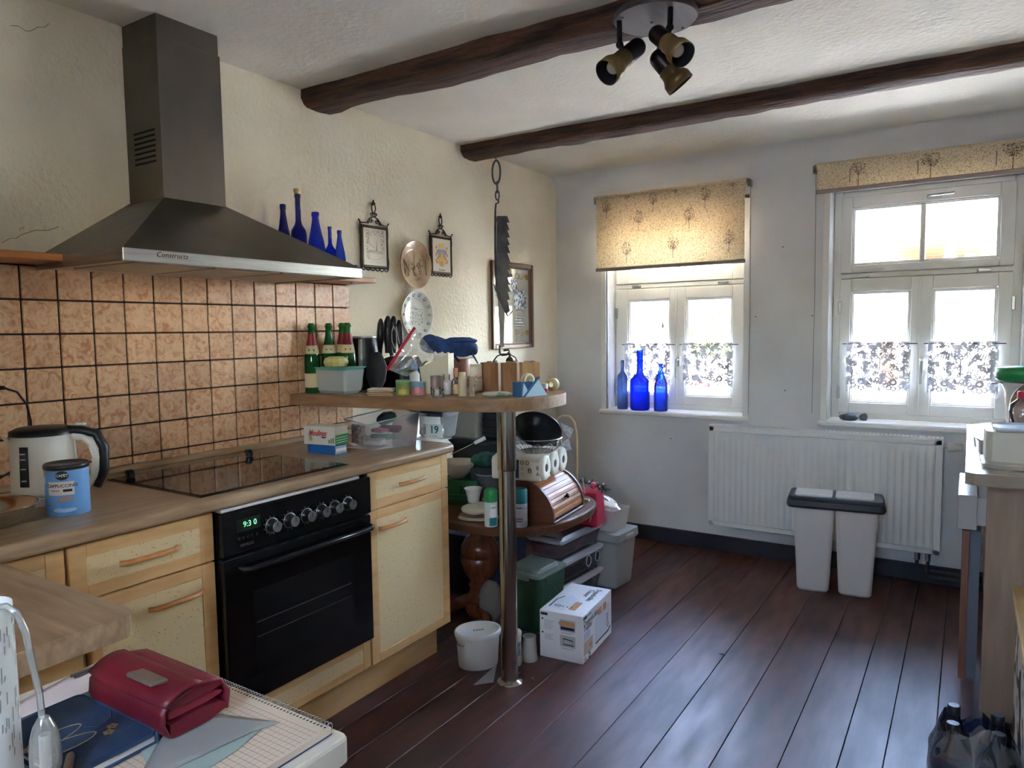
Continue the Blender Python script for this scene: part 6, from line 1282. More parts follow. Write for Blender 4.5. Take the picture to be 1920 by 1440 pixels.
# wire basket with a black casserole standing in it
Zw = Zr+0.110
Cb, Hb2, Rb2 = place(1008, 858, 818, 100, Zw)
Rb2 = 0.098; Cb = gz(1006, 852, Zw) + (-FACE)*0.07
wbk = thing('wire_basket', 'round chrome wire basket on the kitchen roll pack', 'basket', Cb, FRZ)
mWire = mat('chrome_wire', S(196, 194, 190), 0.2, 1.0)
MB().tube([(0.118*math.cos(t), 0.118*math.sin(t), 0.066) for t in [2*PI*i/36 for i in range(36)]], 0.0022, 6, closed=True).obj('rim', mWire, wbk)
MB().tube([(0.075*math.cos(t), 0.075*math.sin(t), 0.004) for t in [2*PI*i/30 for i in range(30)]], 0.0018, 6, closed=True).obj('base_ring', mWire, wbk)
for k in range(12):
    a = 2*PI*k/12; w_ = 0.14
    pts = [(0.076*math.cos(a-w_), 0.076*math.sin(a-w_), 0.004), (0.105*math.cos(a-w_), 0.105*math.sin(a-w_), 0.026)] + [((0.112)*math.cos(a+w_*math.cos(t)*-1), 0.112*math.sin(a+w_*math.cos(t)*-1), 0.034+0.016*math.sin(t)) for t in [PI*i/6 for i in range(7)]] + [(0.105*math.cos(a+w_), 0.105*math.sin(a+w_), 0.026), (0.076*math.cos(a+w_), 0.076*math.sin(a+w_), 0.004)]
    MB().tube(pts, 0.0013, 5).obj('wire_loop', mWire, wbk)
for k in range(10): y = -0.065+k*0.0145; xx = math.sqrt(max(0, 0.075**2-y*y)); MB().tube([(-xx, y, 0.004), (xx, y, 0.004)], 0.0012, 5).obj('base_wire', mWire, wbk)
MB().tube([(-0.108, -0.03, 0.066), (-0.118, -0.05, 0.075), (-0.105, -0.06, 0.095), (-0.085, -0.065, 0.097)], 0.0018, 6).obj('hook_end', mWire, wbk)
cs = thing('black_casserole', 'black enamel oval roasting dish tipped up in the wire basket', 'roasting dish', Cb + V((0, 0, 0.018)) + (-FACE)*0.005, FRZ)
Mt = T(0.002, 0.02, 0.064) @ Ry(0.30) @ Rx(-0.95)
dsh = MB().at(Mt); dsh.lathe([(0.001, -0.026), (0.062, -0.026), (0.080, -0.014), (0.104, 0.020), (0.112, 0.022), (0.112, 0.026), (0.102, 0.025), (0.084, -0.008), (0.058, -0.020), (0.001, -0.020)], 36, sx=1.02, sy=0.9, cap0=False, cap1=False); dsh.obj('dish', mat('black_enamel', S(22, 26, 30), 0.3), cs)
# tray with a bent-wood loop handle behind, and leaflets
Gq = gz(1052, 862, Zw-0.10); 
th_ = thing('bentwood_rack', 'pale bentwood loop rack standing behind the kitchen rolls', 'rack', (0.765, 3.08, TZ), 0.12)
A0 = V((0.765, 3.08, 0)); lpz = [onp(x, y, A0, FACE) for x, y in ((1040, 800), (1044, 784), (1054, 779), (1068, 781), (1077, 792), (1081, 812), (1082, 850), (1082, 935))]
Mh = (T(*th_.location) @ Rz(0.12)).inverted()
MB().tube([Mh @ p for p in lpz], 0.0062, 8, flat=0.6).obj('handle', mat('bentwood_pale', S(206, 184, 140), 0.4), th_)
MB().box(-0.085, 0.09, -0.012, 0.012, 0, 0.012, 0.003).obj('foot_bar', mat('bentwood_pale', S(206, 184, 140), 0.4), th_)
for i, (pp, lb) in enumerate(((((1050, 792), (1076, 805), (1068, 822), (1058, 812)), 'white printed leaflet leaning behind the black dish'), (((1052, 832), (1066, 822), (1072, 843), (1058, 846)), 'folded white leaflet below the bentwood handle'))):
    q = [onp(x, y, Cb + (-FACE)*0.14, FACE) for x, y in pp]; c = sum(q, V((0, 0, 0)))/4
    o = MB().add([p-c for p in q] + [p-c+(-FACE)*0.003 for p in q], [(0, 1, 2, 3), (7, 6, 5, 4), (0, 4, 5, 1), (1, 5, 6, 2), (2, 6, 7, 3), (3, 7, 4, 0)]).obj('leaflet', mat('leaflet_print', S(206, 208, 214), 0.6, col2=S(150, 156, 176), nscale=60), loc=c); tag(o, lb, 'leaflet', 'leaflets behind the roasting dish')
# storage crate and tubs at the wall side of the table: they carry the large clear box
sup_ = thing('dark_crate', 'dark grey crate standing on the low table near the wall', 'crate', (0.40, 3.03, TZ), 0.05)
taper(MB(), -0.24, 0.24, -0.14, 0.14, 0, 0.27, 0.02, 0.02).obj('body', mDark, sup_); taper(MB(), -0.25, 0.25, -0.15, 0.15, 0.27, 0.285, 0.0, 0.02).obj('rim', mDark, sup_)
xa, xb = on(836, 800, 1, 2.90).x, on(893, 800, 1, 2.90).x
bcx = thing('large_clear_box', 'large translucent storage box standing on the dark crate behind the worktop end', 'storage box', ((xa+xb)/2-0.03, 3.01, TZ+0.2855), 0.05)
wx = (xb-xa)/2+0.03
taper(MB(), -wx, wx, -0.11, 0.11, 0, 0.255, 0.012, 0.02).obj('body', mClearB, bcx); taper(MB(), -wx+0.015, wx-0.015, -0.09, 0.09, 0.005, 0.15, 0.01, 0.02).obj('contents', mat('contents_slate', S(120, 128, 134), 0.8, col2=S(86, 94, 100), nscale=12), bcx)
# white bowl on a green carton, clear jug, green sack, strainer handle
gc_ = gz(862, 955, TZ); 
gcx = thing('green_carton', 'green carton with black lettering beneath the white bowl', 'box', (0.33, 2.76, TZ), FRZ-0.35)
MB().box(-0.10, 0.10, -0.05, 0.05, 0, 0.125, 0.002).obj('carton', mat('carton_green', S(38, 92, 56), 0.6), gcx); text('3X', 0.05, mInk, gcx, FRONTM(0.035, -0.0505, 0.075), bold=0.001)
for z in (0.03, 0.05): MB().box(-0.09, 0.09, -0.0508, -0.0502, z, z+0.004).obj('green_line', mGreen, gcx)
Cw = gz(848, 888, TZ+0.155); wbw = MB().lathe([(0.030, 0), (0.034, 0.003), (0.060, 0.030), (0.083, 0.070), (0.086, 0.082), (0.083, 0.081), (0.058, 0.032), (0.028, 0.006), (0.001, 0.005)], 32, cap1=False).obj('white_bowl', mat('bowl_white', S(206, 202, 190), 0.3), loc=(0.380, 2.76, TZ+0.1255)); wbw.location = (onp(852, 880, V((0.36, 2.76, 0)), FACE).x, 2.76, TZ+0.1255); tag(wbw, 'white plastic mixing bowl beside the worktop end', 'bowl')
jg = place(905, 960, 872, 58, TZ); 
jt = thing('clear_measuring_jug', 'clear flared plastic beaker behind the folded cloths', 'beaker', jg[0] + V((0.02, 0.02, 0)), FRZ)
MB().lathe([(0.028, 0), (0.030, 0.01), (0.042, 0.09), (0.060, 0.165)], 24, cap1=False).obj('wall', mGlassC, jt); MB().lathe([(0.0605, 0.162), (0.062, 0.166), (0.0605, 0.170)], 24, cap0=False, cap1=False).obj('rim', mClearB, jt)
MB().lathe([(0.026, 0.004), (0.030, 0.03), (0.030, 0.05)], 20).obj('blue_pegs', mat('blue_white_print', S(60, 74, 130), 0.5, col2=S(206, 206, 206), nscale=40), jt)
oj = thing('orange_jar', 'glass jar with orange-brown contents behind the beaker', 'jar', jg[0] + V((0.10, 0.075, 0)), 0); MB().lathe([(0.055, 0), (0.058, 0.15), (0.05, 0.16)], 22).obj('glass', mGlassC, oj); MB().lathe([(0.050, 0.004), (0.053, 0.11)], 20).obj('contents', mat('lentil_brown', S(150, 100, 48), 0.7), oj)
gs = MB().sphere((0, 0, 0), 1, 20, 12); swarm(gs, lambda p: V((p.x*0.085*(1+.2*noise.noise(p*2)), p.y*0.05, p.z*0.035*(1+.4*noise.noise(p*2.5)))))
Gs = onp(908, 856, V((0.50, 2.82, 0)), FACE); gso = gs.obj('green_garden_gloves', mat('glove_green', S(34, 84, 66), 0.8, col2=S(18, 30, 36), nscale=20), loc=(Gs.x, 2.82, TZ+0.215), rz=FRZ); tag(gso, 'dark green crumpled gloves lying on the dark crate', 'gloves')
gp_ = thing('grey_carton', 'low grey carton carrying the green gloves', 'box', (Gs.x, 2.815, TZ), 0.2); MB().box(-0.07, 0.07, -0.05, 0.05, 0, 0.18, 0.003).obj('carton', mDark, gp_)
A, B = onp(845, 852, V((0.36, 2.76, 0)), FACE), onp(893, 829, V((0.36, 2.76, 0)), FACE)
sp2 = thing('white_spatula', 'white kitchen spatula with thick grip lying in the white bowl', 'spatula', A)
MB().tube([V((0, 0, 0)), (B-A)*0.95], 0.0022, 6).obj('shaft', mWire, sp2); MB().tube([(B-A)*0.93, (B-A)*1.35], [0.008, 0.010], 10).obj('grip', mPlW, sp2)
dk = thing('black_appliance_case', 'black ribbed appliance case at the wall behind the pole', 'case', (on(920, 800, 1, 3.0).x+0.03, 3.03, TZ+0.2855), 0.1)
MB().box(-0.06, 0.07, -0.07, 0.07, 0, 0.17, 0.015).obj('body', mDark, dk)
for i in range(4): MB().box(-0.055, 0.065, -0.073, -0.070, 0.03+i*0.035, 0.04+i*0.035).obj('rib', mBlack, dk)
rk_ = MB().sphere((0, 0, 0), 0.014, 10, 8).obj('red_button_cap', mRed, loc=(0,0,0)); Gk = onp(958, 776, Cb, FACE); rk_.location = Gk; rk_.parent = None
MB().tube([(0, 0, 0), (-0.01, 0.02, -0.05), (-0.01, 0.03, -0.16)], 0.006, 8).obj('stick', mBlack, rk_); tag(rk_, 'red round knob on a stick beside the black dish', 'knob')
# ================================================================== things on the floor by the low table
Cc, H, R = place(901, 1263, 1172, 90, 0.0, 0.85)
bk = thing('white_bucket', 'white oval plastic bucket with lid standing beside the steel pole', 'bucket', Cc + V((-0.01, 0.0, 0)), FRZ+0.3)
mBk = mat('bucket_white', S(206, 204, 198), 0.4); R = R*0.94; H = H*0.93
MB().lathe([(R*0.86, 0), (R*0.88, 0.004), (R*0.97, H*0.84)], 36, sy=0.8).obj('body', mBk, bk)
MB().lathe([(R*1.0, H*0.80), (R*1.03, H*0.83), (R*1.05, H*0.92), (R*1.02, H*0.97), (R*0.95, H*0.97), (R*0.93, H*0.945), (0.001, H*0.94)], 36, sy=0.82, cap0=False, cap1=False).obj('lid', mBk, bk)
MB().tube([(-R*1.03, -0.01, H*0.80), (-R*1.0, -0.05, H*0.74), (-R*0.8, -R*0.6, H*0.70)], 0.002, 6).obj('bail_handle', mWire, bk)
MB().box(-R*0.9, -R*0.74, -R*0.62, -R*0.5, H*0.70, H*0.79, 0.003).obj('handle_lug', mBk, bk)
for k in range(4): MB().box(-0.02+k*0.012, -0.013+k*0.012, -0.01, 0.0, H*0.9405, H*0.942).obj('lid_mark', mInk, bk)
o, Cc, H, R = cyl_thing('white_label_tub', 966, 1251, 1182, 26, [(0.92, 0), (1, 0.03), (1, 0.16), (0.93, 0.22), (0.93, 0.84), (1, 0.88), (1, 0.96), (0.9, 1)], mPlW, 'small white plastic tub with blue print behind the steel pole', 'tub', z=0.0); wrapquad(-PI/2-0.2, -PI/2+1.1, H*0.3, H*0.72, R*0.95, mat('blue_swirl_print', S(150, 170, 196), 0.6, col2=S(90, 116, 156), nscale=60), 'label', o)
o, Cc, H, R = cyl_thing('stacked_cups', 993, 1243, 1192, 32, [(1.0, 0), (1.0, 0.10), (0.92, 0.14), (0.86, 0.58), (0.83, 0.60), (0.78, 1.0)], mat('cup_offwhite', S(176, 174, 168), 0.5), 'two upturned off-white plastic cups stacked on the floor', 'cups', z=0.0); MB().lathe([(R*0.62, H*0.99), (R*0.60, H*1.004)], 18).obj('recess', mat('cup_recess', S(140, 138, 132), 0.6), o)
# toaster carton
loc, rz, lx, ly, O = rect(0.0, (1012.5, 1229), (1093, 1246.5), (1155, 1188)); h = hz(O, 1091, 1157)
tbx = thing('toaster_carton', 'white toaster carton with product pictures standing on the floor', 'box', loc, rz)
mTb = mat('carton_bright_white', S(222, 220, 220), 0.5)
MB().box(-lx/2, lx/2, -ly/2, ly/2, 0, h, 0.002).obj('carton', mTb, tbx)
fy = -ly/2-0.0006; fx = lx/2+0.0006
RIGHTM = lambda y, z: basis((fx, y, z), (0, 1, 0), (0, 0, 1))
# near face
MB().box(-lx*0.47, -lx*0.31, fy, -ly/2, h*0.90, h*0.955).obj('brand_tab', mInk, tbx)
for j, z in enumerate((0.80, 0.47)):
    MB().box(-lx*0.02, lx*0.33, fy, -ly/2, h*(z-0.17), h*(z+0.07)).obj('photo_panel', mat('photo_grey%d' % j, S(176, 172, 168), 0.6), tbx)
    if j == 0:
        for k in range(3): MB().sphere((lx*(0.04+0.10*k), fy, h*(z-0.01)), 0.014, 10, 6, 1.2, 0.08, 0.7).obj('bread_roll_print', mBrownInk, tbx)
        MB().box(lx*0.0, lx*0.31, fy-0.0004, fy, h*(z-0.14), h*(z-0.08)).obj('dark_band_print', mInk, tbx)
    else: MB().tube([(lx*0.06, fy, h*(z-0.12)), (lx*0.06, fy, h*z), (lx*0.26, fy, h*(z-0.02)), (lx*0.29, fy, h*(z-0.12))], 0.0022, 5, closed=True).obj('toaster_slot_print', mInk, tbx)
    for k in range(2): MB().box(-lx*0.0, lx*(0.30-0.06*k), fy, -ly/2, h*(z-0.20-0.02*k), h*(z-0.193-0.02*k)).obj('caption_line', mGreyInk, tbx)
for g0 in (0.82, 0.53):
    MB().at(basis((-lx*0.43, fy, h*g0), (1, 0, 0), (0, 0, 1))).cyl(0.004, 0, 0.0004, 10).obj('bullet', mInk, tbx)
    for k in range(6 if g0 > .6 else 4): MB().box(-lx*0.39, -lx*(0.17+0.03*(k % 3)), fy, -ly/2, h*(g0-0.03-0.035*k), h*(g0-0.022-0.035*k)).obj('text_line', mGreyInk, tbx)
# far right face
MB().box(lx/2, fx, -ly*0.48, -ly*0.36, h*0.90, h*0.955).obj('brand_tab', mInk, tbx)
text('ECO+', 0.014, mInk, tbx, RIGHTM(-ly*0.27, h*0.925))
text('Doppelschlitz', 0.036, mInk, tbx, RIGHTM(-ly*0.215, h*0.81), fit=ly*0.50); text('Toaster', 0.036, mInk, tbx, RIGHTM(-ly*0.33, h*0.70), fit=ly*0.27)
MB().prism([(-ly*0.08, h*0.16), (ly*0.36, h*0.16), (ly*0.42, h*0.22), (ly*0.42, h*0.72), (ly*0.36, h*0.80), (-ly*0.02, h*0.70), (-ly*0.10, h*0.62)], basis((lx/2, 0, 0), (0, 1, 0), (0, 0, 1)), 0.0006).obj('toaster_print', mat('toaster_print_white', S(206, 208, 214), 0.4), tbx)
MB().tube([(fx, -ly*0.08, h*0.155), (fx, ly*0.36, h*0.155), (fx, ly*0.43, h*0.22)], 0.003, 5).obj('toaster_base_print', mInk, tbx)
for k in range(2): MB().box(fx, fx+0.0004, ly*(0.02+0.16*k), ly*(0.13+0.16*k), h*0.70, h*0.86).obj('toast_print', mBrownInk, tbx)
for k in range(3): MB().at(RIGHTM(ly*0.34, h*(0.42+0.06*k))).cyl(0.0045, 0, 0.0006, 10).obj('button_print', mInk, tbx)
MB().tube([(fx, ly*0.34+0.010*math.cos(t), h*0.32+0.012*math.sin(t)) for t in [2*PI*k/14 for k in range(14)]], 0.0012, 4, closed=True).obj('dial_print', mInk, tbx)
MB().box(lx/2, fx, -ly*0.47, -ly*0.18, h*0.14, h*0.42).obj('photo_panel', mat('photo_beige', S(186, 166, 146), 0.6), tbx); MB().sphere((fx, -ly*0.24, h*0.27), 0.016, 10, 6, 0.05, 1, 0.6).obj('bread_roll_print', mBrownInk, tbx)
for k in range(6): MB().box(lx/2, fx, -ly*0.46, -ly*(0.26+0.02*(k % 2)), h*(0.46+0.028*k), h*(0.468+0.028*k)).obj('text_line', mat('blue_text', S(110, 140, 176), 0.6), tbx)
text('2J', 0.034, mInk, tbx, RIGHTM(-ly*0.29, h*0.07), bold=0.0006); text('GS', 0.02, mInk, tbx, RIGHTM(-ly*0.42, h*0.06))
# top face
text('Doppelschlitz', 0.034, mInk, tbx, basis((lx*0.27, ly*0.20, h+0.0006), (0, -1, 0), (1, 0, 0)), fit=ly*0.42); text('Toaster', 0.034, mInk, tbx, basis((lx*0.12, ly*0.24, h+0.0006), (0, -1, 0), (1, 0, 0)), fit=ly*0.26)
MB().prism([(-lx*0.36, -ly*0.36), (-lx*0.02, -ly*0.42), (lx*0.12, -ly*0.05), (-lx*0.16, ly*0.10), (-lx*0.38, -ly*0.08)], T(0, 0, h), 0.0006).obj('toaster_print', MATS['toaster_print_white'], tbx)
MB().tube([(-lx*0.38, -ly*0.36, h+0.001), (-lx*0.39, -ly*0.1, h+0.001), (-lx*0.30, ly*0.02, h+0.001)], 0.003, 5, flat=0.3).obj('toaster_base_print', mInk, tbx)
MB().box(lx*0.06, lx*0.22, -ly*0.36, -ly*0.10, h, h+0.0009).obj('toast_print', mBrownInk, tbx)
for k in range(3): MB().at(T(-lx*0.10+k*0.02, -ly*0.30, h)).cyl(0.004, 0, 0.0012, 10).obj('button_print', mInk, tbx)
MB().tube([(-lx*0.22+0.014*math.cos(t), -ly*0.30+0.008*math.sin(t), h+0.001) for t in [2*PI*k/14 for k in range(14)]], 0.0012, 4, closed=True).obj('dial_print', mInk, tbx)
MB().box(-0.03, 0.03, -ly*0.10, ly*0.12, h+0.0001, h+0.0006).at(Matrix()).obj('flap_seam', mGreyInk, tbx) if False else None
# green food caddy with wire bail
loc, rz, lx, ly, O = rect(0.0, (944, 1176), (1012, 1196), (1062, 1128)); h = hz(O, 1013, 1089); lx = min(lx, 0.26); ly = min(ly, 0.23)
ex = V((math.cos(rz), math.sin(rz), 0)); ey = V((-ex.y, ex.x, 0)); loc = O - ex*lx/2 + ey*ly/2
cg = thing('green_caddy', 'dark green compost caddy with grey-green lid and wire bail', 'caddy', loc, rz)
mCg = mat('caddy_green', S(52, 82, 62), 0.45); mCl = mat('caddy_lid_grey', S(126, 138, 128), 0.5)
taper(MB(), -lx/2, lx/2, -ly/2, ly/2, 0, h, 0.016, 0.02).obj('body', mCg, cg)
taper(MB(), -lx/2-0.006, lx/2+0.006, -ly/2-0.006, ly/2+0.006, h-0.004, h+0.016, 0.0, 0.025).obj('lid', mCl, cg)
lt2 = MB(); taper(lt2, -lx/2+0.03, lx/2-0.03, -ly/2+0.03, ly/2-0.03, h+0.016, h+0.034, -0.018, 0.03); lt2.obj('lid_dome', mCl, cg)
MB().tube([(lx/2+0.004, -ly*0.25, h-0.015), (lx/2+0.012, -ly*0.05, h-0.06), (lx/2+0.010, ly*0.25, h-0.13), (lx/2+0.006, ly*0.42, h-0.14)], 0.0022, 6).obj('bail', mWire, cg)
MB().box(-lx*0.25, lx*0.25, -ly/2-0.012, -ly/2-0.004, h-0.012, h+0.004, 0.003).obj('catch', mCl, cg); MB().box(lx/2, lx/2+0.01, -ly*0.30, -ly*0.2, h-0.022, h-0.005, 0.002).obj('bail_lug', mCg, cg)
# stack of three clear lidded boxes
R0 = rect(0.0, (985, 1138), (1055, 1156), (1146, 1108)); loc, rz, lx, ly, O = R0
RC = O + V((-math.sin(rz), math.cos(rz), 0))*ly; tot = hz(RC, 1145, 978); hs_ = [tot*0.34, tot*0.35, tot*0.31]; z = 0.0
mSmoke = clear('smoky_clear_box', opac=0.34, gl=0.08, rough=0.12, gcol=S(120, 124, 130))
for i, lb in enumerate(('clear lidded storage box at the bottom of the stack of three', 'clear lidded storage box in the middle of the stack of three', 'clear lidded storage box on top of the stack of three, under the red bag')):
    hh = hs_[i]; t = thing('lidded_storage_box', lb, 'storage box', (loc.x, loc.y, z), rz, group='stacked clear storage boxes')
    bod = MB(); taper(bod, -lx/2+0.012, lx/2-0.012, -ly/2+0.012, ly/2-0.012, 0.0, hh-0.022, 0.02, 0.02); bod.obj('body', mSmoke, t)
    taper(MB(), -lx/2, lx/2, -ly/2, ly/2, hh-0.024, hh-0.004, 0.0, 0.02).obj('lid', mat('lid_lilac_white', S(190, 190, 198), 0.3), t)
    taper(MB(), -lx/2+0.02, lx/2-0.02, -ly/2+0.02, ly/2-0.02, hh-0.004, hh-0.0004, 0.0, 0.02).obj('lid_panel', mSmoke, t)
    taper(MB(), -lx/2+0.03, lx/2-0.04, -ly/2+0.04, ly/2-0.05, 0.004, hh*0.55, 0.01, 0.02).obj('contents', mat('box_contents%d' % i, [S(70, 66, 64), S(52, 56, 62), S(150, 70, 76)][i], 0.7, col2=[S(40, 40, 44), S(30, 32, 36), S(96, 40, 48)][i], nscale=10), t)
    for k in (0, 1):
        if i == 1: MB().tube([(lx/2-0.012, ly*(0.15+0.22*k)+0.024*math.cos(q), hh*0.55+0.028*math.sin(q)) for q in [2*PI*j/16 for j in range(16)]], 0.003, 5, closed=True).obj('moulded_ring', mLidW, t)
    z += hh
zs = z
# red bag on the stack, christmas sprig and bauble
RB = loc + V((0.0, -0.02, 0)); Gr = onp(1096, 985, V((0.80, 3.31, 0)), FACE)
rb = thing('red_gift_bag', 'glossy raspberry-red bag standing on the clear boxes', 'bag', (Gr.x, Gr.y, zs+0.0004), rz+0.1)
taper(MB(), -0.10, 0.085, -0.055, 0.055, 0.0, 0.175, -0.012, 0.015).obj('body', mat('raspberry_red', S(190, 44, 78), 0.3), rb)
MB().tube([(-0.05, -0.06, 0.170), (-0.045, -0.063, 0.24), (0.02, -0.063, 0.25), (0.03, -0.06, 0.170)], 0.004, 6).obj('handle', mPlW, rb)
MB().tube([(0.055, -0.064, 0.03), (0.065, -0.064, 0.05), (0.055, -0.064, 0.07), (0.07, -0.064, 0.09), (0.06, -0.064, 0.11)], 0.0022, 5).obj('white_squiggle', mPaper, rb)
sg = thing('fir_sprig', 'dark green fir sprig with white tips and a red bauble on the red bag', 'decoration', (Gr.x+0.04, Gr.y+0.02, zs+0.176), 0)
rr3 = random.Random(9); fm = MB()
for k in range(160):
    t = rr3.random(); p = V((-0.06+0.15*t, 0.02*math.sin(t*5), 0.035-0.02*t)); d = V((rr3.gauss(0, 1), rr3.gauss(0, 1), rr3.gauss(0, 1))).normalized()*0.028
    fm.tube([p, p+d], [0.0016, 0.0006], 4)
fm.obj('needles', mat('fir_green', S(30, 56, 44), 0.7), sg, kind='stuff'); MB().sphere((0.018, -0.03, 0.03), 0.018, 14, 9).obj('bauble', mat('bauble_red', S(206, 66, 96), 0.25), sg)
for k in range(7): MB().sphere((-0.05+0.02*k, -0.02+0.008*math.sin(k*2), 0.035+0.012*math.cos(k*3)), 0.005, 8, 6).obj('white_tip', mPaper, sg)
# tall grey bin with a tub of napkins on it
loc, rz, lx, ly, O = rect(0.0, (1122, 1101), (1156, 1109), (1181, 1097)); h = hz(O, 1160, 1003); 
lx = max(lx, 0.17); ly = 0.20; ex = V((math.cos(rz), math.sin(rz), 0)); ey = V((-ex.y, ex.x, 0)); loc = O - ex*lx/2 + ey*ly/2
gb = thing('grey_bin', 'tall slim grey plastic bin by the skirting carrying a white tub', 'bin', loc, rz)
taper(MB(), -lx/2-0.01, lx/2+0.01, -ly/2-0.01, ly/2+0.01, 0, h-0.03, 0.02, 0.018).obj('body', mat('bin_grey', S(158, 158, 154), 0.45), gb)
taper(MB(), -lx/2-0.018, lx/2+0.018, -ly/2-0.018, ly/2+0.018, h-0.05, h, -0.004, 0.02).obj('rim', MATS['bin_grey'], gb)
MB().box(lx/2+0.018, lx/2+0.034, -ly*0.2, ly*0.2, h-0.035, h-0.012, 0.004).obj('grip', MATS['bin_grey'], gb)
nt_ = thing('napkin_tub', 'white translucent tub with wrapped napkins on the grey bin', 'tub', loc + V((-0.02, 0.0, h+0.0005)), rz)
tray(MB(), lx*1.02, ly*0.85, 0.115, 0.115, fl=0.015).obj('tub', mat('tub_white', S(190, 188, 184), 0.4), nt_)
for i, (c, lb) in enumerate(((mPaper, 'white wrapped napkin packet on top of the tub on the grey bin'), (mat('napkin_print', S(206, 186, 168), 0.6, col2=S(196, 120, 110), nscale=30), 'red printed napkin packet lying in the tub on the grey bin'))):
    pk = MB().sphere((0, 0, 0), 1, 18, 10); swarm(pk, lambda p: V((p.x*0.085*(1+.06*noise.noise(p*3)), p.y*0.07, p.z*0.022*(1+.3*noise.noise(p*2.4)))))
    swarm(pk, lambda p: V((p.x-0.035+0.02*i, p.y, p.z+0.142-0.040*i-0.25*p.x))); o = pk.obj('napkin_packet', c, loc=nt_.location, rz=rz); tag(o, lb, 'napkins', 'napkin packets on the grey bin')
pf = MB().grid(lambda u, v: ((u-0.6)*0.20, (v-0.5)*0.15, 0.168-0.22*max(0, u-0.5)*0.6+0.012*noise.noise((u*6, v*6, 2))-0.03*(2*v-1)**2), 16, 12); swarm(pf, lambda p: p); o = pf.obj('plastic_wrap', mFilm, loc=nt_.location, rz=rz); tag(o, 'crinkled clear plastic wrap over the napkins', 'plastic wrap')
# dark things under the table
ub = thing('navy_crate', 'dark navy crate pushed under the low table by the wall', 'crate', (0.185, 3.14, 0), 0.05); taper(MB(), -0.16, 0.16, -0.24, 0.24, 0, 0.30, 0.02, 0.02).obj('body', mat('crate_navy', S(24, 30, 44), 0.6), ub); taper(MB(), -0.17, 0.17, -0.25, 0.25, 0.30, 0.32, 0, 0.02).obj('rim', MATS['crate_navy'], ub)
ws = MB().sphere((0, 0, 0), 1, 16, 12); swarm(ws, lambda p: V((p.x*0.06, p.y*0.05, max(0, 0.10+p.z*0.10*(1+.1*noise.noise(p*2))))))
Gw = gz(930, 1165, 0); wso = ws.obj('cloth_sack', mat('sack_greige', S(120, 112, 100), 0.9), loc=Gw + V((-0.02, -0.01, 0))); tag(wso, 'small grey-beige cloth sack behind the steel pole', 'sack')
# crumbs and a cobweb-thin plastic strip at the pole foot
for k, q in enumerate(((972, 1263), (999, 1273))):
    G = gz(*q, 0); o = swarm(MB().sphere((0, 0, 0), 1, 8, 6), lambda p: V((p.x*0.007*(1+.3*noise.noise(p*3)), p.y*0.005, max(0, (p.z+0.7)*0.004)))).obj('floor_crumb', mat('crumb_beige', S(176, 150, 126), 0.8), loc=G); tag(o, ['round beige crumb on the floor beside the pole foot', 'pale jagged crumb on the boards next to the pole foot'][k], 'crumb', 'crumbs on the floor')
A, B, C_ = gz(888, 1285, 0.002), gz(925, 1280, 0.002), gz(932, 1245, 0.002)
o = MB().add([A, B, C_, A+V((0, 0, .001)), B+V((0, 0, .001)), C_+V((0, 0, .001))], [(0, 1, 2), (5, 4, 3), (0, 3, 4, 1), (1, 4, 5, 2), (2, 5, 3, 0)]).obj('film_scrap', mGlassC); tag(o, 'torn clear film scrap lying at the foot of the pole', 'film scrap')
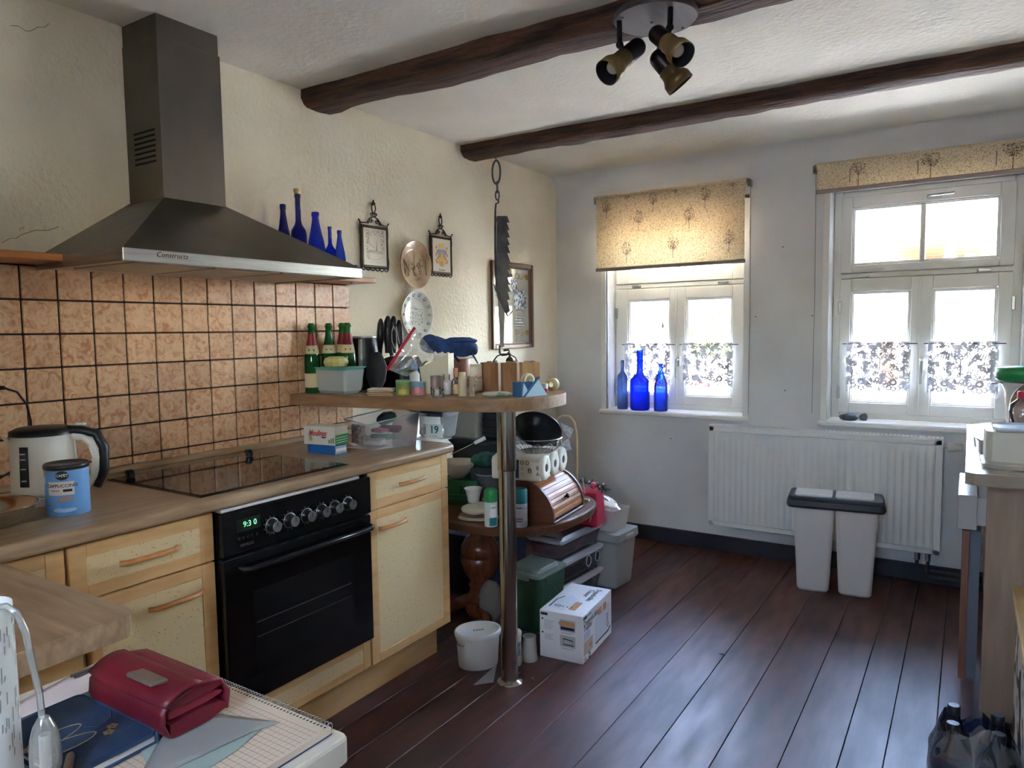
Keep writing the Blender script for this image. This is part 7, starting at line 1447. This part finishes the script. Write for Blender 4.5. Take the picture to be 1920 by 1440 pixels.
# ================================================================== things hanging on the left wall
mPew = mat('dark_pewter', S(62, 56, 52), 0.35, 0.8)
def sketch(parent, w, h, kind, x=0.0075):
    """fine printed picture made of thin flat strokes on the plate plane (y across, z up)"""
    m = MB(); rnd = random.Random(kind)
    def st(pts, r=0.0006): m.tube([(x, a, b) for a, b in pts], r*1.5, 4, flat=0.3)
    return m, st, rnd
def wall_frame(yc, z0, z1, w, label, kind):
    t = thing('tile_picture', label, 'wall picture', (0.0, yc, z0)); H = z1-z0; hw = w/2; zb = 0.028; zt = zb+0.178
    MB().box(0.004, 0.014, -hw+0.012, hw-0.012, zb, zt, 0.001).obj('tile', mat('white_tile', S(222, 214, 194), 0.25), t)
    fr_ = MB().frame(-hw, hw, zb-0.010, zt+0.010, 0.013, 0.0, 0.018, b=0.003); fr_.v = [V((p.y, p.x, p.z)) for p in fr_.v]; fr_.f = [f[::-1] for f in fr_.f]
    fr_.obj('frame', mPew, t)
    for s in (-1, 1):
        MB().tube([(0.010, s*(hw+0.004*math.sin(k*PI/4)), zb-0.014+k*(zt-zb+0.03)/12) for k in range(13)], 0.0038, 6).obj('side_scroll', mPew, t)
    # crest of scrolls, and finial with ring
    zc = zt+0.010
    cr = [(0.010, -hw-0.012, zc+0.022), (0.010, -hw+0.002, zc+0.006), (0.010, -hw*0.55, zc+0.010), (0.010, -hw*0.30, zc+0.034), (0.010, 0, zc+0.044), (0.010, hw*0.30, zc+0.034), (0.010, hw*0.55, zc+0.010), (0.010, hw-0.002, zc+0.006), (0.010, hw+0.012, zc+0.022)]
    MB().tube(cr, 0.0036, 6).obj('crest_rail', mPew, t)
    for s in (-1, 1):
        for cy, cz, r_ in ((0.020, 0.020, 0.011), (0.040, 0.012, 0.008), (0.012, 0.052, 0.010)):
            MB().tube([(0.010, s*cy+r_*(1-0.05*k)*math.cos(k*0.6), zc+cz+r_*(1-0.05*k)*math.sin(k*0.6)) for k in range(14)], 0.0024, 5).obj('scroll', mPew, t)
    zr = zc+0.058
    for s in (-1, 1): MB().tube([(0.010, s*0.003, zr), (0.010, s*0.013, zr+0.018), (0.010, s*0.012, zr+0.035), (0.010, s*0.004, zr+0.044)], 0.0028, 6).obj('hanger_loop', mPew, t)
    MB().prism([(-0.004, 0), (0.004, 0), (0.013, 0.010), (0.005, 0.012), (0, 0.026), (-0.005, 0.012), (-0.013, 0.010)], basis((0.007, 0, zr+0.038), (0, 1, 0), (0, 0, 1)), 0.006).obj('fleur_finial', mPew, t)
    for k in range(6): yy = -hw+0.012+k*(w-0.024)/5; MB().tube([(0.010, yy+0.012*math.cos(a), zb-0.012+0.010*math.sin(a)) for a in [PI+PI*j/6 for j in range(7)]], 0.0028, 5).obj('lower_scroll', mPew, t)
    if kind == 1:      # ink landscape: leafy border, hill town with a spire
        m, st, rnd = sketch(t, w, H, 1, 0.0146)
        for k in range(260):
            u = rnd.random(); e = rnd.choice((0, 1, 2)); yy, zz = [(-0.060+rnd.random()*0.022, 0.05+u*0.135), (-0.06+u*0.12, 0.16+rnd.random()*0.026), (0.040+rnd.random()*0.022, 0.09+u*0.10)][e]
            st([(yy, zz+zb-0.02), (yy+rnd.uniform(-.004, .004), zz+zb-0.02+rnd.uniform(-.004, .004))], 0.0007)
        for k in range(70): yy = rnd.uniform(-0.045, 0.05); zz = zb+0.062+rnd.random()*0.012; st([(yy, zz), (yy+rnd.uniform(.002, .008), zz+rnd.uniform(-.002, .003))])
        st([(0.006, zb+0.070), (0.009, zb+0.118), (0.012, zb+0.070)], 0.0009); st([(-0.05, zb+0.105), (-0.03, zb+0.10), (-0.005, zb+0.085)]); st([(-0.055, zb+0.062), (0.06, zb+0.060)], 0.0008); st([(-0.055, zb+0.04), (-0.03, zb+0.030), (0.02, zb+0.032), (0.05, zb+0.045)])
        for s_ in range(8): st([(-0.04+s_*0.011, zb+0.018), (-0.035+s_*0.011, zb+0.019)], 0.0007)
        m.obj('ink_drawing', mInk, t, kind='stuff')
    else:              # coat of arms: shield, towers, crown, red scrolls
        mY = mat('arms_yellow', S(222, 178, 62), 0.5); mR2 = mat('arms_red', S(190, 82, 72), 0.5); mBl = mat('arms_blue', S(140, 156, 180), 0.5)
        B2 = basis((0.0142, 0, zb), (0, 1, 0), (0, 0, 1))
        MB().prism([(-0.030, 0.075), (-0.030, 0.120), (0.030, 0.120), (0.030, 0.075)], B2, 0.0004).obj('shield_top', mBl, t)
        MB().prism([(-0.030, 0.075), (0.030, 0.075), (0.028, 0.050), (0.014, 0.032), (0, 0.026), (-0.014, 0.032), (-0.028, 0.050)], B2, 0.0004).obj('shield_base', mY, t)
        MB().prism([(-0.009, 0.036), (0.009, 0.036), (0.009, 0.056), (-0.009, 0.056)], B2, 0.0008).obj('gate', mBl, t); MB().prism([(-0.012, 0.075), (0.012, 0.075), (0.009, 0.098), (0, 0.108), (-0.009, 0.098)], B2, 0.0008).obj('tower', mY, t)
        MB().prism([(-0.020, 0.128), (0.020, 0.128), (0.022, 0.150), (0.014, 0.142), (0.008, 0.152), (0, 0.143), (-0.008, 0.152), (-0.014, 0.142), (-0.022, 0.150)], B2, 0.0005).obj('mural_crown', mY, t)
        for s in (-1, 1):
            for k in range(9): MB().at(B2 @ T(s*(0.040+0.008*math.sin(k*1.9)), 0.050+k*0.010, 0)).cyl(0.0055, 0, 0.0004, 8).obj('mantling', mR2 if k % 4 != 3 else mY, t)
        text('Die Kleine', 0.012, mInk, t, B2 @ T(0, 0.012, 0.0003), fit=0.055)
    return t
wall_frame(2.537, 1.650, 1.935, 0.180, 'white tile with ink landscape in a pewter scroll frame', 1)
wall_frame(3.043, 1.652, 1.930, 0.178, 'white tile with colourful coat of arms in a pewter scroll frame', 2)
def plate(yc, zc, R, label, m, kind):
    t = thing('wall_plate', label, 'plate', (0.0, yc, zc)); B2 = basis((0, 0, 0), (0, 1, 0), (0, 0, 1))
    pr = [(R*0.55, 0.004), (R*0.62, 0.008), (R*0.70, 0.012), (R*0.97, 0.026), (R, 0.028), (R, 0.031), (R*0.97, 0.030), (R*0.70, 0.0165), (R*0.66, 0.013), (R*0.60, 0.0115), (0.001, 0.0115)]
    MB().at(B2).lathe(pr, 48, cap1=False).obj('plate_body', m, t)
    MB().at(B2).lathe([(R*0.03, 0.0), (R*0.03, 0.006)], 8).obj('hanger', mWire, t)
    d = MB(); rnd = random.Random(kind); xs = lambda rr: 0.0122 if rr < R*0.6 else 0.0122+0.018*(rr-R*0.6)/(R*0.4)
    def st(pts, r=0.0007): d.tube([(xs(math.hypot(a, b)), a, b) for a, b in pts], r*1.9, 4, flat=0.3)
    if kind == 21:
        st([(0.0, -0.02), (0.004, 0.062), (0.008, -0.02)], 0.0011); st([(0.004, 0.062), (0.004, 0.075)])
        for k in range(36): a, b = rnd.uniform(-0.075, 0.08), rnd.uniform(-0.06, 0.0); st([(a, b), (a+rnd.uniform(-.004, .004), b+rnd.uniform(.006, .022))], 0.001)
        st([(-0.075, 0.02), (-0.035, -0.035)], 0.0012); st([(-0.075, 0.02), (-0.078, -0.05)], 0.001); st([(0.05, 0.03), (0.085, 0.03), (0.085, -0.05)], 0.0014); st([(0.05, 0.03), (0.05, -0.045)], 0.001); st([(0.012, -0.01), (0.04, 0.015), (0.048, 0.0)], 0.001)
        for k in range(60): q = rnd.uniform(0, 2*PI); rr = R*rnd.uniform(0.7, 0.95); a, b = rr*math.cos(q), rr*math.sin(q); st([(a, b), (a+rnd.uniform(-.006, .006), b+rnd.uniform(-.004, .004))], 0.001)
        d.obj('printed_scene', mat('sepia_print', S(122, 92, 66), 0.5), t, kind='stuff')
    else:
        for z_ in (0.03, 0.005, -0.02, -0.035): st([(-0.06, z_), (-0.02, z_+0.005), (0.03, z_-0.003), (0.06, z_)], 0.0007)
        st([(-0.02, 0.045), (0.01, 0.032), (0.06, 0.02)]); st([(-0.05, 0.04), (-0.01, 0.03)])
        for k in range(70): a, b = rnd.uniform(-0.06, 0.06), rnd.uniform(-0.055, 0.03); st([(a, b), (a+rnd.uniform(-.004, .004), b+rnd.uniform(0, .006))], 0.0008)
        for k in range(14):
            q = 2*PI*k/14; rr = R*0.84; a, b = rr*math.cos(q), rr*math.sin(q); st([(a+0.010*math.cos(j), b+0.007*math.sin(j)) for j in [2*PI*i/9 for i in range(10)]], 0.0014)
            for j in range(3): st([(a-0.006, b-0.003+0.003*j), (a+0.006, b-0.003+0.003*j)], 0.001)
        d.obj('printed_scene', mInk, t, kind='stuff')
    return t
plate(2.815, 1.703, 0.120, 'brownish porcelain wall plate with an old town street scene', mat('sepia_porcelain', S(206, 184, 150), 0.15, col2=S(160, 126, 96), nscale=9, ramp=(0.4, 0.7)), 21)
plate(2.818, 1.452, 0.122, 'white wall plate with grey sketches behind the knife block', mat('white_porcelain', S(216, 216, 206), 0.12), 22)
# framed mirror print
mf = thing('mirror_picture', 'brown framed mirror with printed town pictures and gold ornament', 'mirror', (0.0, 3.745, 1.255))
ya, yb2, hh = -0.235, 0.235, 0.525
fr2 = MB(); fr2.frame(ya, yb2, 0, hh, 0.028, 0.004, 0.022, b=0.004); fr2.frame(ya+0.028, yb2-0.028, 0.028, hh-0.028, 0.008, 0.004, 0.014, b=0.002); fr2.v = [V((p.y, p.x, p.z)) for p in fr2.v]; fr2.f = [f[::-1] for f in fr2.f]
fr2.obj('frame', wood('mirror_frame_brown', S(112, 76, 56), S(84, 54, 40), (5, 5, 1), 8, 0.35), mf)
MB().box(0.004, 0.008, ya+0.02, yb2-0.02, 0.02, hh-0.02).obj('mirror_glass', mat('mirror_silver', S(226, 226, 222), 0.04, 1.0), mf)
mGoldP = mat('gold_ornament', S(150, 120, 44), 0.4, 0.5)
ph2 = mat('halftone_photo', S(60, 60, 58), 0.6, col2=S(190, 188, 182), nscale=70, ramp=(0.42, 0.58))
for (y0, y1, z0, z1) in ((0.02, 0.165, 0.245, 0.335), (-0.02, 0.055, 0.345, 0.43), (0.02, 0.165, 0.338, 0.36)): MB().box(0.008, 0.0084, y0, y1, z0, z1).obj('town_photo', ph2, mf)
for k in range(7): MB().box(0.008, 0.0083, 0.03, 0.10+0.02*(k % 3), 0.225-k*0.017, 0.231-k*0.017).obj('caption', mGreyInk, mf)
for zc, s in ((0.095, 1), (0.445, -1)):
    for q in range(3): MB().tube([(0.0088, 0.06+0.035*q+0.028*math.cos(k*0.55), zc+0.022*math.sin(k*0.55+q)*(1-0.04*k)) for k in range(14)], 0.0018, 4, flat=0.4).obj('gold_scroll', mGoldP, mf)
    for k in range(8): a = 2*PI*k/8; MB().at(basis((0.008, 0.172+0.010*math.cos(a), zc+0.010*math.sin(a)), (0, 1, 0), (0, 0, 1))).cyl(0.008, 0, 0.0008, 8).obj('gold_leaf', mGoldP, mf)
MB().frame(0.0, 0.001, 0, 0.001, 0.0003, 0, 0.001) if False else None
for dy in (0.185, 0.178): MB().box(0.008, 0.0083, dy, dy+0.0015, 0.05, hh-0.05).obj('border_line', mGreyInk, mf)
# blue bottles on the shelf behind the hood
SHZ = 1.604
pTallN = [(0.92, 0), (1, 0.02), (1, 0.50), (0.93, 0.55), (0.50, 0.62), (0.36, 0.67), (0.34, 0.95), (0.40, 0.96), (0.40, 1.0)]
pSlope = [(0.92, 0), (1, 0.02), (1, 0.40), (0.85, 0.55), (0.60, 0.70), (0.40, 0.85), (0.36, 0.92), (0.42, 0.93), (0.42, 0.99), (0.36, 1.0)]
for xc, yt, w_, pr_, m_, lb, ck in ((530, 383, 27, pSlope, mBlueD, 'deep blue sloping bottle nearest the hood chimney on the shelf', None), (557.5, 364, 29, pTallN, mBlueD, 'tall deep blue bottle with cork stopper on the shelf', 1), (591, 398, 34, pSlope, mBlue, 'wide cobalt bottle in the middle of the shelf row', None), (618, 425, 20, pTallN, mBlue, 'slim cobalt bottle beside the widest one on the shelf', None), (636, 432, 21, pSlope, mBlueB, 'small bright blue bottle at the end of the shelf row', None)):
    Pn = on(xc, yt, 0, 0.085); H = Pn.z-SHZ; R = w_/2*dep(Pn)/F_PX
    bottle('blue_bottle', scaled(pr_, R, H), m_, (0.085, Pn.y, SHZ), lb, group='blue bottles on the wall shelf', cork=[(R*0.33, H-0.008), (R*0.33, H+0.004), (R*0.46, H+0.005), (R*0.46, H+0.020)] if ck else None)
Pn = on(649, 478, 0, 0.085); o = MB().lathe([(0.02, 0), (0.032, 0.012), (0.034, 0.03), (0.022, 0.045), (0.010, 0.052), (0.012, 0.058)], 20).obj('round_blue_vase', mBlueB, loc=(0.10, Pn.y+0.035, SHZ)); tag(o, 'small round bright blue vase behind the hood corner', 'vase')
# ================================================================== hanging iron pot hook and ceiling spotlight
HA = gz(930, 296, 2.322); mIron = mat('forged_iron', S(92, 95, 98), 0.5, 0.3, col2=S(62, 64, 68), nscale=14, bump=0.3, bscale=50)
hk = thing('saw_tooth_pot_hook', 'forged iron saw-toothed pot hook hanging from the beam', 'pot hook', HA)
nH = FACE; ru = V((-FACE.y, FACE.x, 0)); ph_ = lambda x, y, d=0.0: onp(x, y, HA, nH) - HA + FACE*d
MB().tube([ph_(931, 288), ph_(929, 294), ph_(930, 300), ph_(934, 303)], 0.004, 6).obj('ceiling_hook', mIron, hk)
def ringpx(cx, cy, rx_, ry_, r, nm, sk_=0.0, n=20): MB().tube([ph_(cx+rx_*math.cos(t), cy+ry_*math.sin(t)) for t in [2*PI*k/n for k in range(n)]], r, 8, closed=True).obj(nm, mIron, hk)
ringpx(930.5, 323, 7.5, 22, 0.0055, 'oval_ring')
MB().tube([ph_(931.5, 340), ph_(932.5, 352), ph_(932.5, 362)], 0.0055, 8).obj('link_bar', mIron, hk)
ringpx(932.5, 366, 3.5, 9, 0.004, 'small_link')
MB().tube([ph_(934, 373), ph_(935, 380), ph_(930, 382), ph_(929, 392), ph_(928.5, 410)], 0.005, 8).obj('hook_rod', mIron, hk)
# toothed blade
blade = [(932, 405), (951, 405), (955.5, 417), (950, 417), (955.5, 432), (951, 431), (956, 446), (951, 445), (956, 460), (951.5, 459), (956.5, 475), (951, 474), (957, 492), (952, 490), (957, 507), (952, 506), (957.5, 522), (952, 520), (957, 535), (952, 533), (957.5, 548), (952, 547), (956, 562), (951, 562), (957, 583), (951, 588), (944, 575), (938, 560), (933, 545), (930, 520)]
zr3 = [ph_(x, y) for x, y in blade]; th3 = 0.006
bl2 = MB(); n = len(zr3); bl2.add([p+FACE*th3/2 for p in zr3] + [p-FACE*th3/2 for p in zr3], [tuple(range(n))[::-1], tuple(range(n, 2*n))] + [(i, (i+1) % n, n+(i+1) % n, n+i) for i in range(n)]); bl2.obj('toothed_blade', mIron, hk)
MB().tube([ph_(929, 405), ph_(928.5, 470), ph_(930, 530), ph_(934, 560)], [0.006, 0.006, 0.006, 0.004], 8).obj('back_rail', mIron, hk)
sh3 = [(931, 408), (948, 408), (946, 418), (942, 419), (942, 432), (937, 432), (936, 418), (931, 416)]; zr4 = [ph_(x, y, 0.006) for x, y in sh3]; n = len(zr4)
MB().add([p+FACE*0.004 for p in zr4] + zr4, [tuple(range(n))[::-1], tuple(range(n, 2*n))] + [(i, (i+1) % n, n+(i+1) % n, n+i) for i in range(n)]).obj('clasp_plate', mIron, hk)
MB().tube([ph_(923, 533), ph_(927, 535), ph_(929, 543), ph_(933, 548), ph_(938, 562), ph_(947, 584), ph_(952, 592), ph_(957, 588), ph_(961, 583)], [0.003, 0.004, 0.005, 0.008, 0.009, 0.007, 0.006, 0.005, 0.003], 8).obj('pawl_lever', mIron, hk)
low = [(933, 545), (947, 590), (946, 615), (945, 650), (937, 652), (936, 610), (934, 588)]; zr5 = [ph_(x, y, -0.004) for x, y in low]; n = len(zr5)
MB().add([p+FACE*0.005 for p in zr5] + zr5, [tuple(range(n))[::-1], tuple(range(n, 2*n))] + [(i, (i+1) % n, n+(i+1) % n, n+i) for i in range(n)]).obj('engraved_shank', mat('engraved_iron', S(150, 150, 146), 0.5, 0.0, bump=0.8, bscale=150), hk)
MB().tube([ph_(937, 648), ph_(937, 662), ph_(941, 666), ph_(950, 665), ph_(955, 660), ph_(954, 656), ph_(944, 657)], 0.006, 8).obj('pot_hook_end', mIron, hk)
MB().tube([ph_(925, 677), ph_(932, 668), ph_(941, 664), ph_(955, 664), ph_(966, 670), ph_(970, 678)], 0.004, 6).obj('swivel_hook', mIron, hk)

# ceiling lamp with three brass spots on a round dark wood plate
LZ = 2.300
LC = (gz(1145, 38, LZ)+gz(1305, 28, LZ))/2; 
dR = (gz(1145, 38, LZ)-gz(1305, 28, LZ)).length/2
lamp = thing('ceiling_spotlight', 'round wooden ceiling lamp with three tarnished brass spots', 'lamp', (LC.x, LC.y+0.02, LZ))
mLw = wood('lamp_plate_wood', S(72, 61, 63), S(53, 44, 46), (5, 0.8, 5), 12, 0.6, 0.1); mBrass = mat('tarnished_brass', S(150, 126, 84), 0.35, 0.6, col2=S(104, 86, 58), nscale=9, rough2=0.5)
MB().lathe([(dR*0.98, 0.020), (dR, 0.016), (dR, 0.003), (dR*0.98, 0.0)], 40).obj('plate', mLw, lamp); MB().lathe([(dR*1.0, 0.0), (dR*1.02, 0.006), (dR*1.0, 0.012)], 40, cap0=False, cap1=False).obj('plate_rim', mat('rim_dark', S(64, 54, 52), 0.4), lamp)
for q in ((1167, 33), (1222, 42), (1280, 52)): G = gz(*q, LZ)-V(lamp.location); MB().at(T(G.x, G.y, -0.002)).cyl(0.004, 0, 0.003, 8).obj('screw_hole', mGap, lamp)
mArm = mat('lamp_arm_dark', S(34, 32, 34), 0.35, 0.5)
def spot(xt, yt, xk, yk, back_px, front_px, dA, rim_px, bulb=True):
    A = gz(xt, yt, LZ)                       # arm foot on the plate
    d = ray(xk, yk); t = math.hypot(A.x-CAM.x, A.y-CAM.y)/math.hypot(d.x, d.y); K = CAM+d*t      # knuckle straight below
    loc0 = V(lamp.location)
    MB().tube([A-loc0, K-loc0], 0.0085, 10).obj('arm', mArm, lamp)
    B = onp(*back_px, K + FACE*dA[0], FACE); Fp = onp(*front_px, K + FACE*dA[1], FACE)
    ax = (Fp-B); L = ax.length; ax.normalize(); q = V((0, 0, 1)).rotation_difference(ax).to_matrix().to_4x4(); M = T(*(B-loc0)) @ q
    R = rim_px/2*dep(Fp)/F_PX
    s = MB().at(M); s.lathe([(R*0.2, -R*0.22), (R*0.52, -R*0.12), (R*0.66, R*0.10), (R*0.68, L*0.45), (R*0.74, L*0.47), (R*0.74, L*0.62), (R*0.80, L*0.68), (R*0.98, L*0.80), (R, L), (R*0.95, L), (R*0.92, L*0.82), (R*0.70, L*0.66), (R*0.6, L*0.5), (0.001, L*0.45)], 32, cap0=True, cap1=False)
    sp_ = s.obj('spot_shade', mBrass, lamp)
    MB().at(M).lathe([(R*0.03, -R*0.34), (R*0.30, -R*0.29), (R*0.54, -R*0.14), (R*0.67, R*0.08), (R*0.70, R*0.25), (R*0.70, L*0.42)], 28, cap0=False, cap1=False).obj('rear_sleeve', mat('sleeve_dark', S(52, 46, 46), 0.35, 0.7), sp_)
    MB().at(M).lathe([(R*0.945, L*0.995), (R*0.90, L*0.84), (R*0.70, L*0.70)], 28, cap0=False, cap1=False).obj('inner_reflector', mat('reflector_dark', S(40, 44, 52), 0.4), sp_)
    b = MB().at(M); b.sphere((0, 0, L*0.80), R*0.52, 16, 10, 1, 1, 0.8); b.obj('bulb', mat('bulb_frosted', S(196, 186, 166), 0.25), sp_)
    kn_ = MB().sphere(K-loc0, 0.012, 12, 8); Q = B.lerp(Fp, 0.38); kn_.tube([K-loc0, Q-loc0], 0.009, 8); kn_.obj('knuckle', mArm, lamp)
spot(1161, 40, 1162, 84, (1198, 86), (1137, 137), (-0.02, 0.05), 50)
spot(1257, 14, 1256, 52, (1229, 62), (1281, 103), (-0.03, 0.07), 50)
spot(1240, 60, 1238, 92, (1232, 103), (1277, 160), (0.02, 0.02), 54)
# ================================================================== right-hand side: counter, bench, bottle pack
RZ = 0.900
mTopR = mat('grey_travertine_worktop', S(168, 150, 132), 0.22, col2=S(140, 122, 104), nscale=7, nstretch=(0.7, 7, 5), ramp=(0.32, 0.66), detail=9, bump=0.12, bscale=30, rough2=0.34)
ro_ = [(2.416, 2.642), (3.10, 2.642), (3.10, 4.28), (2.64, 4.28), (2.393, 3.92), (2.393, 2.66)]
rc = MB().prism(ro_, T(0, 0, RZ-0.038), 0.038).obj('counter_worktop', mTopR); tag(rc, 'grey-brown worktop of the counter under the window with clipped corner', 'worktop')
mOakP = wood('plain_oak_panel', S(176, 150, 126), S(160, 133, 110), (6, 6, 0.8), 6, 0.5, 0.05)
cbt = thing('counter_cabinet', 'oak-look base cabinet with plain end panel under the grey worktop', 'cabinet')
MB().box(2.48, 3.08, 2.92, 4.20, 0.10, RZ-0.039).obj('body', mOakP, cbt)
MB().box(2.458, 3.08, 2.895, 2.92, 0.0, RZ-0.039, 0.001).obj('end_panel', mOakP, cbt)
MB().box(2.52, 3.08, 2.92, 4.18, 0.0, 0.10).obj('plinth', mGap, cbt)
# drawer standing open and door ajar, seen edge-on
dr = MB().box(2.374, 2.432, 2.905, 3.34, 0.655, 0.775, 0.002).obj('drawer_front', mat('drawer_edge_grey', S(176, 170, 164), 0.28), cbt)
MB().box(2.432, 2.50, 2.925, 3.32, 0.668, 0.765).obj('drawer_box', mat('drawer_box_pale', S(196, 190, 182), 0.3), dr)
MB().box(2.390, 2.413, 2.935, 3.33, 0.105, 0.645, 0.002).obj('door', wood('door_edge_mahogany', S(142, 100, 82), S(122, 84, 68), (6, 6, 0.8), 8, 0.4, 0.03), cbt)
MB().box(2.4135, 2.445, 2.955, 3.33, 0.11, 0.64).obj('door_side_reflection', mat('painted_reflection_slate', S(110, 116, 126), 0.4), cbt)  # blue-grey colour paints in the reflection on the side of the door
# upturned cream tub
P0 = gz(1846, 880, RZ); tubR = thing('cream_tub', 'upturned cream plastic tub lying on the grey counter worktop', 'tub', (2.585, 2.86, RZ), 0.02)
mTub = mat('tub_cream', S(206, 198, 180), 0.4)
xl = on(1846, 850, 1, 2.76).x
tubR.location = (xl+0.14, 2.86, RZ)
taper(MB(), -0.14, 0.30, -0.10, 0.10, 0.012, 0.120, -0.0, 0.03).obj('body', mTub, tubR); taper(MB(), -0.148, 0.31, -0.108, 0.108, 0.0, 0.014, 0.0, 0.03).obj('rim', mTub, tubR)
taper(MB(), -0.12, 0.28, -0.085, 0.085, 0.12, 0.126, 0.0, 0.03).obj('top_face', mat('tub_top_pale', S(206, 212, 222), 0.25), tubR)
# steel latch box, oil bottle, board and jar behind
lb_ = thing('steel_clip_box', 'small metal box with clip latch beside the cream tub', 'box', (on(1872, 802, 1, 3.05).x, 3.06, RZ), 0.1)
MB().box(-0.055, 0.055, -0.03, 0.03, 0, 0.055, 0.004).obj('body', mPlG, lb_); MB().tube([(-0.055, -0.032, 0.05), (-0.075, -0.034, 0.065), (-0.07, -0.034, 0.03)], 0.004, 6).obj('latch', mSilver, lb_); MB().box(0.01, 0.03, -0.034, -0.030, 0.015, 0.045, 0.002).obj('clasp', mSilver, lb_)
xo = on(1917, 800, 1, 3.12).x
ob = thing('oil_bottle', 'clear waisted oil bottle with red cap and yellow oil', 'bottle', (xo, 3.13, RZ), 0)
zc_ = on(1917, 735, 1, 3.12).z-RZ; pO = [(0.9, 0), (1, 0.02), (0.95, 0.18), (0.72, 0.34), (0.62, 0.42), (0.85, 0.54), (1.0, 0.68), (0.92, 0.80), (0.45, 0.88), (0.40, 0.92)]
MB().lathe(scaled(pO, 0.042, zc_), 26).obj('glass', mGlassC, ob); MB().lathe(scaled([(0.85, 0.01), (0.95, 0.03), (0.9, 0.18), (0.66, 0.34), (0.56, 0.42), (0.66, 0.48)], 0.042, zc_), 24).obj('oil', blue('golden_oil', (0.85, 0.55, 0.08, 1)), ob)
MB().lathe([(0.018, zc_*0.90), (0.018, zc_*1.0), (0.014, zc_*1.01)], 18).obj('cap', mat('cap_crimson', S(180, 34, 56), 0.4), ob); wrapquad(-PI/2-0.9, -PI/2+0.9, 0.004, zc_*0.16, 0.0425, mat('label_olive', S(110, 150, 70), 0.5), 'label', ob)
xb3 = on(1892, 780, 1, 3.32).x
brd = thing('round_wood_board', 'brown wooden board with rounded top leaning behind the oil bottle', 'board', (xb3, 3.32, RZ), 0.1); zb3 = on(1908, 712, 1, 3.32).z-RZ
bo3 = [(0, 0), (0.20, 0), (0.20, zb3*0.6)] + [(0.10+0.10*math.cos(a), zb3*0.6+zb3*0.4*math.sin(a)) for a in [PI*i/12 for i in range(1, 12)]] + [(0, zb3*0.6)]
MB().prism(bo3, basis((0, 0.018, 0), (1, 0, 0), (0, 0, 1)), 0.018).obj('panel', wood('board_brown', S(150, 104, 70), S(116, 76, 48), (1, 1, 6), 8, 0.5), brd)
xj = on(1900, 700, 1, 3.45).x
jr = thing('wire_dish_rack', 'white dish rack with glasses and a green lid at the window end', 'dish rack', (xj+0.06, 3.50, RZ), 0); zj = on(1905, 712, 1, 3.45).z-RZ
MB().lathe([(0.07, 0), (0.085, zj*0.8), (0.10, zj*0.95)], 24, cap1=False).obj('white_pot', mPlW, jr)
MB().at(T(-0.02, 0, zj*0.98)).lathe([(0.09, 0), (0.10, 0.010), (0.10, 0.05), (0.02, 0.058)], 24).obj('green_lid', mGreen, jr)
MB().tube([(-0.13, -0.02, zj*0.92), (-0.10, -0.03, zj*0.95), (-0.08, -0.02, zj*0.9)], 0.004, 6).obj('wire_end', mWire, jr)
# raw wood bench top with cow-print cloth panel
bn = thing('plank_bench', 'bench with raw pine plank seat and black-and-white cloth side', 'bench')
mPine = wood('raw_pine', S(206, 176, 122), S(176, 140, 90), (5, 0.7, 5), 9, 0.6, 0.1, rand=0.08)
for k in range(3): MB().box(2.535+k*0.15, 2.68+k*0.15, 1.75, 2.84, 0.468, 0.500, 0.003).obj('plank', mPine, bn)
mCow = mat('cow_print', S(206, 200, 190), 0.8, col2=S(44, 42, 40), nscale=9, ramp=(0.50, 0.52), detail=1)
MB().box(2.548, 2.556, 1.80, 2.80, 0.04, 0.466).obj('cloth_panel', mCow, bn)
for x in (2.57, 2.93):
    for y in (1.82, 2.74): MB().box(x, x+0.05, y, y+0.05, 0, 0.468, 0.002).obj('leg', mPine, bn)
# shrink-wrapped pack of dark bottles on the floor
mBot = mat('dark_bottle', S(24, 28, 38), 0.2, spec=0.6); mNet = mat('navy_mesh', S(34, 48, 84), 0.5, col2=S(14, 18, 30), nscale=220)
bx0, by0 = 2.385, 2.25
pack = [(0, 0), (0.105, 0), (0.0, 0.11), (0.105, 0.11)]
for i, (dx, dy) in enumerate(pack):
    pb = [(0.048, 0), (0.05, 0.01), (0.05, 0.15), (0.040, 0.19), (0.018, 0.225), (0.016, 0.25)]
    o = thing('dark_bottle', 'dark mesh-sleeved bottle in the film pack, ' + ['nearest the leaning door', 'nearest the bench', 'at the rear beside the cabinet', 'at the rear beside the bench'][i], 'bottle', (bx0+dx, by0+dy, 0), 0, group='bottles in the film pack')
    MB().lathe(pb, 20).obj('body', mBot, o); MB().lathe([(0.0505, 0.02), (0.0505, 0.15), (0.041, 0.19)], 20, cap0=False, cap1=False).obj('mesh_sleeve', mNet, o); MB().lathe([(0.017, 0.245), (0.017, 0.268), (0.014, 0.270)], 16).obj('cap', mBlack, o)
fw = thing('shrink_film', 'torn glossy clear film wrapped around the dark bottles', 'plastic film', (bx0+0.052, by0+0.055, 0), 0)
def ff(u, v):
    a = 2*PI*u; e = 3.0; cx_, sy_ = math.cos(a), math.sin(a); r_ = 0.112/((abs(cx_)**e+abs(sy_)**e)**(1/e)); zz = 0.01+v*(0.235+0.055*noise.noise((cx_*1.5, sy_*1.5, 3))); k = 1-0.25*max(0, v-0.65)/0.35+0.05*noise.noise((cx_*4, sy_*4, v*5)); return (r_*cx_*k, r_*sy_*k, zz)
MB().grid(ff, 60, 24).obj('film', clear('glossy_film', opac=0.06, gl=0.20, rough=0.06, gcol=S(220, 222, 230)), fw)
text('OSO', 0.03, mPlG, fw, FRONTM(0.01, -0.127, 0.155))
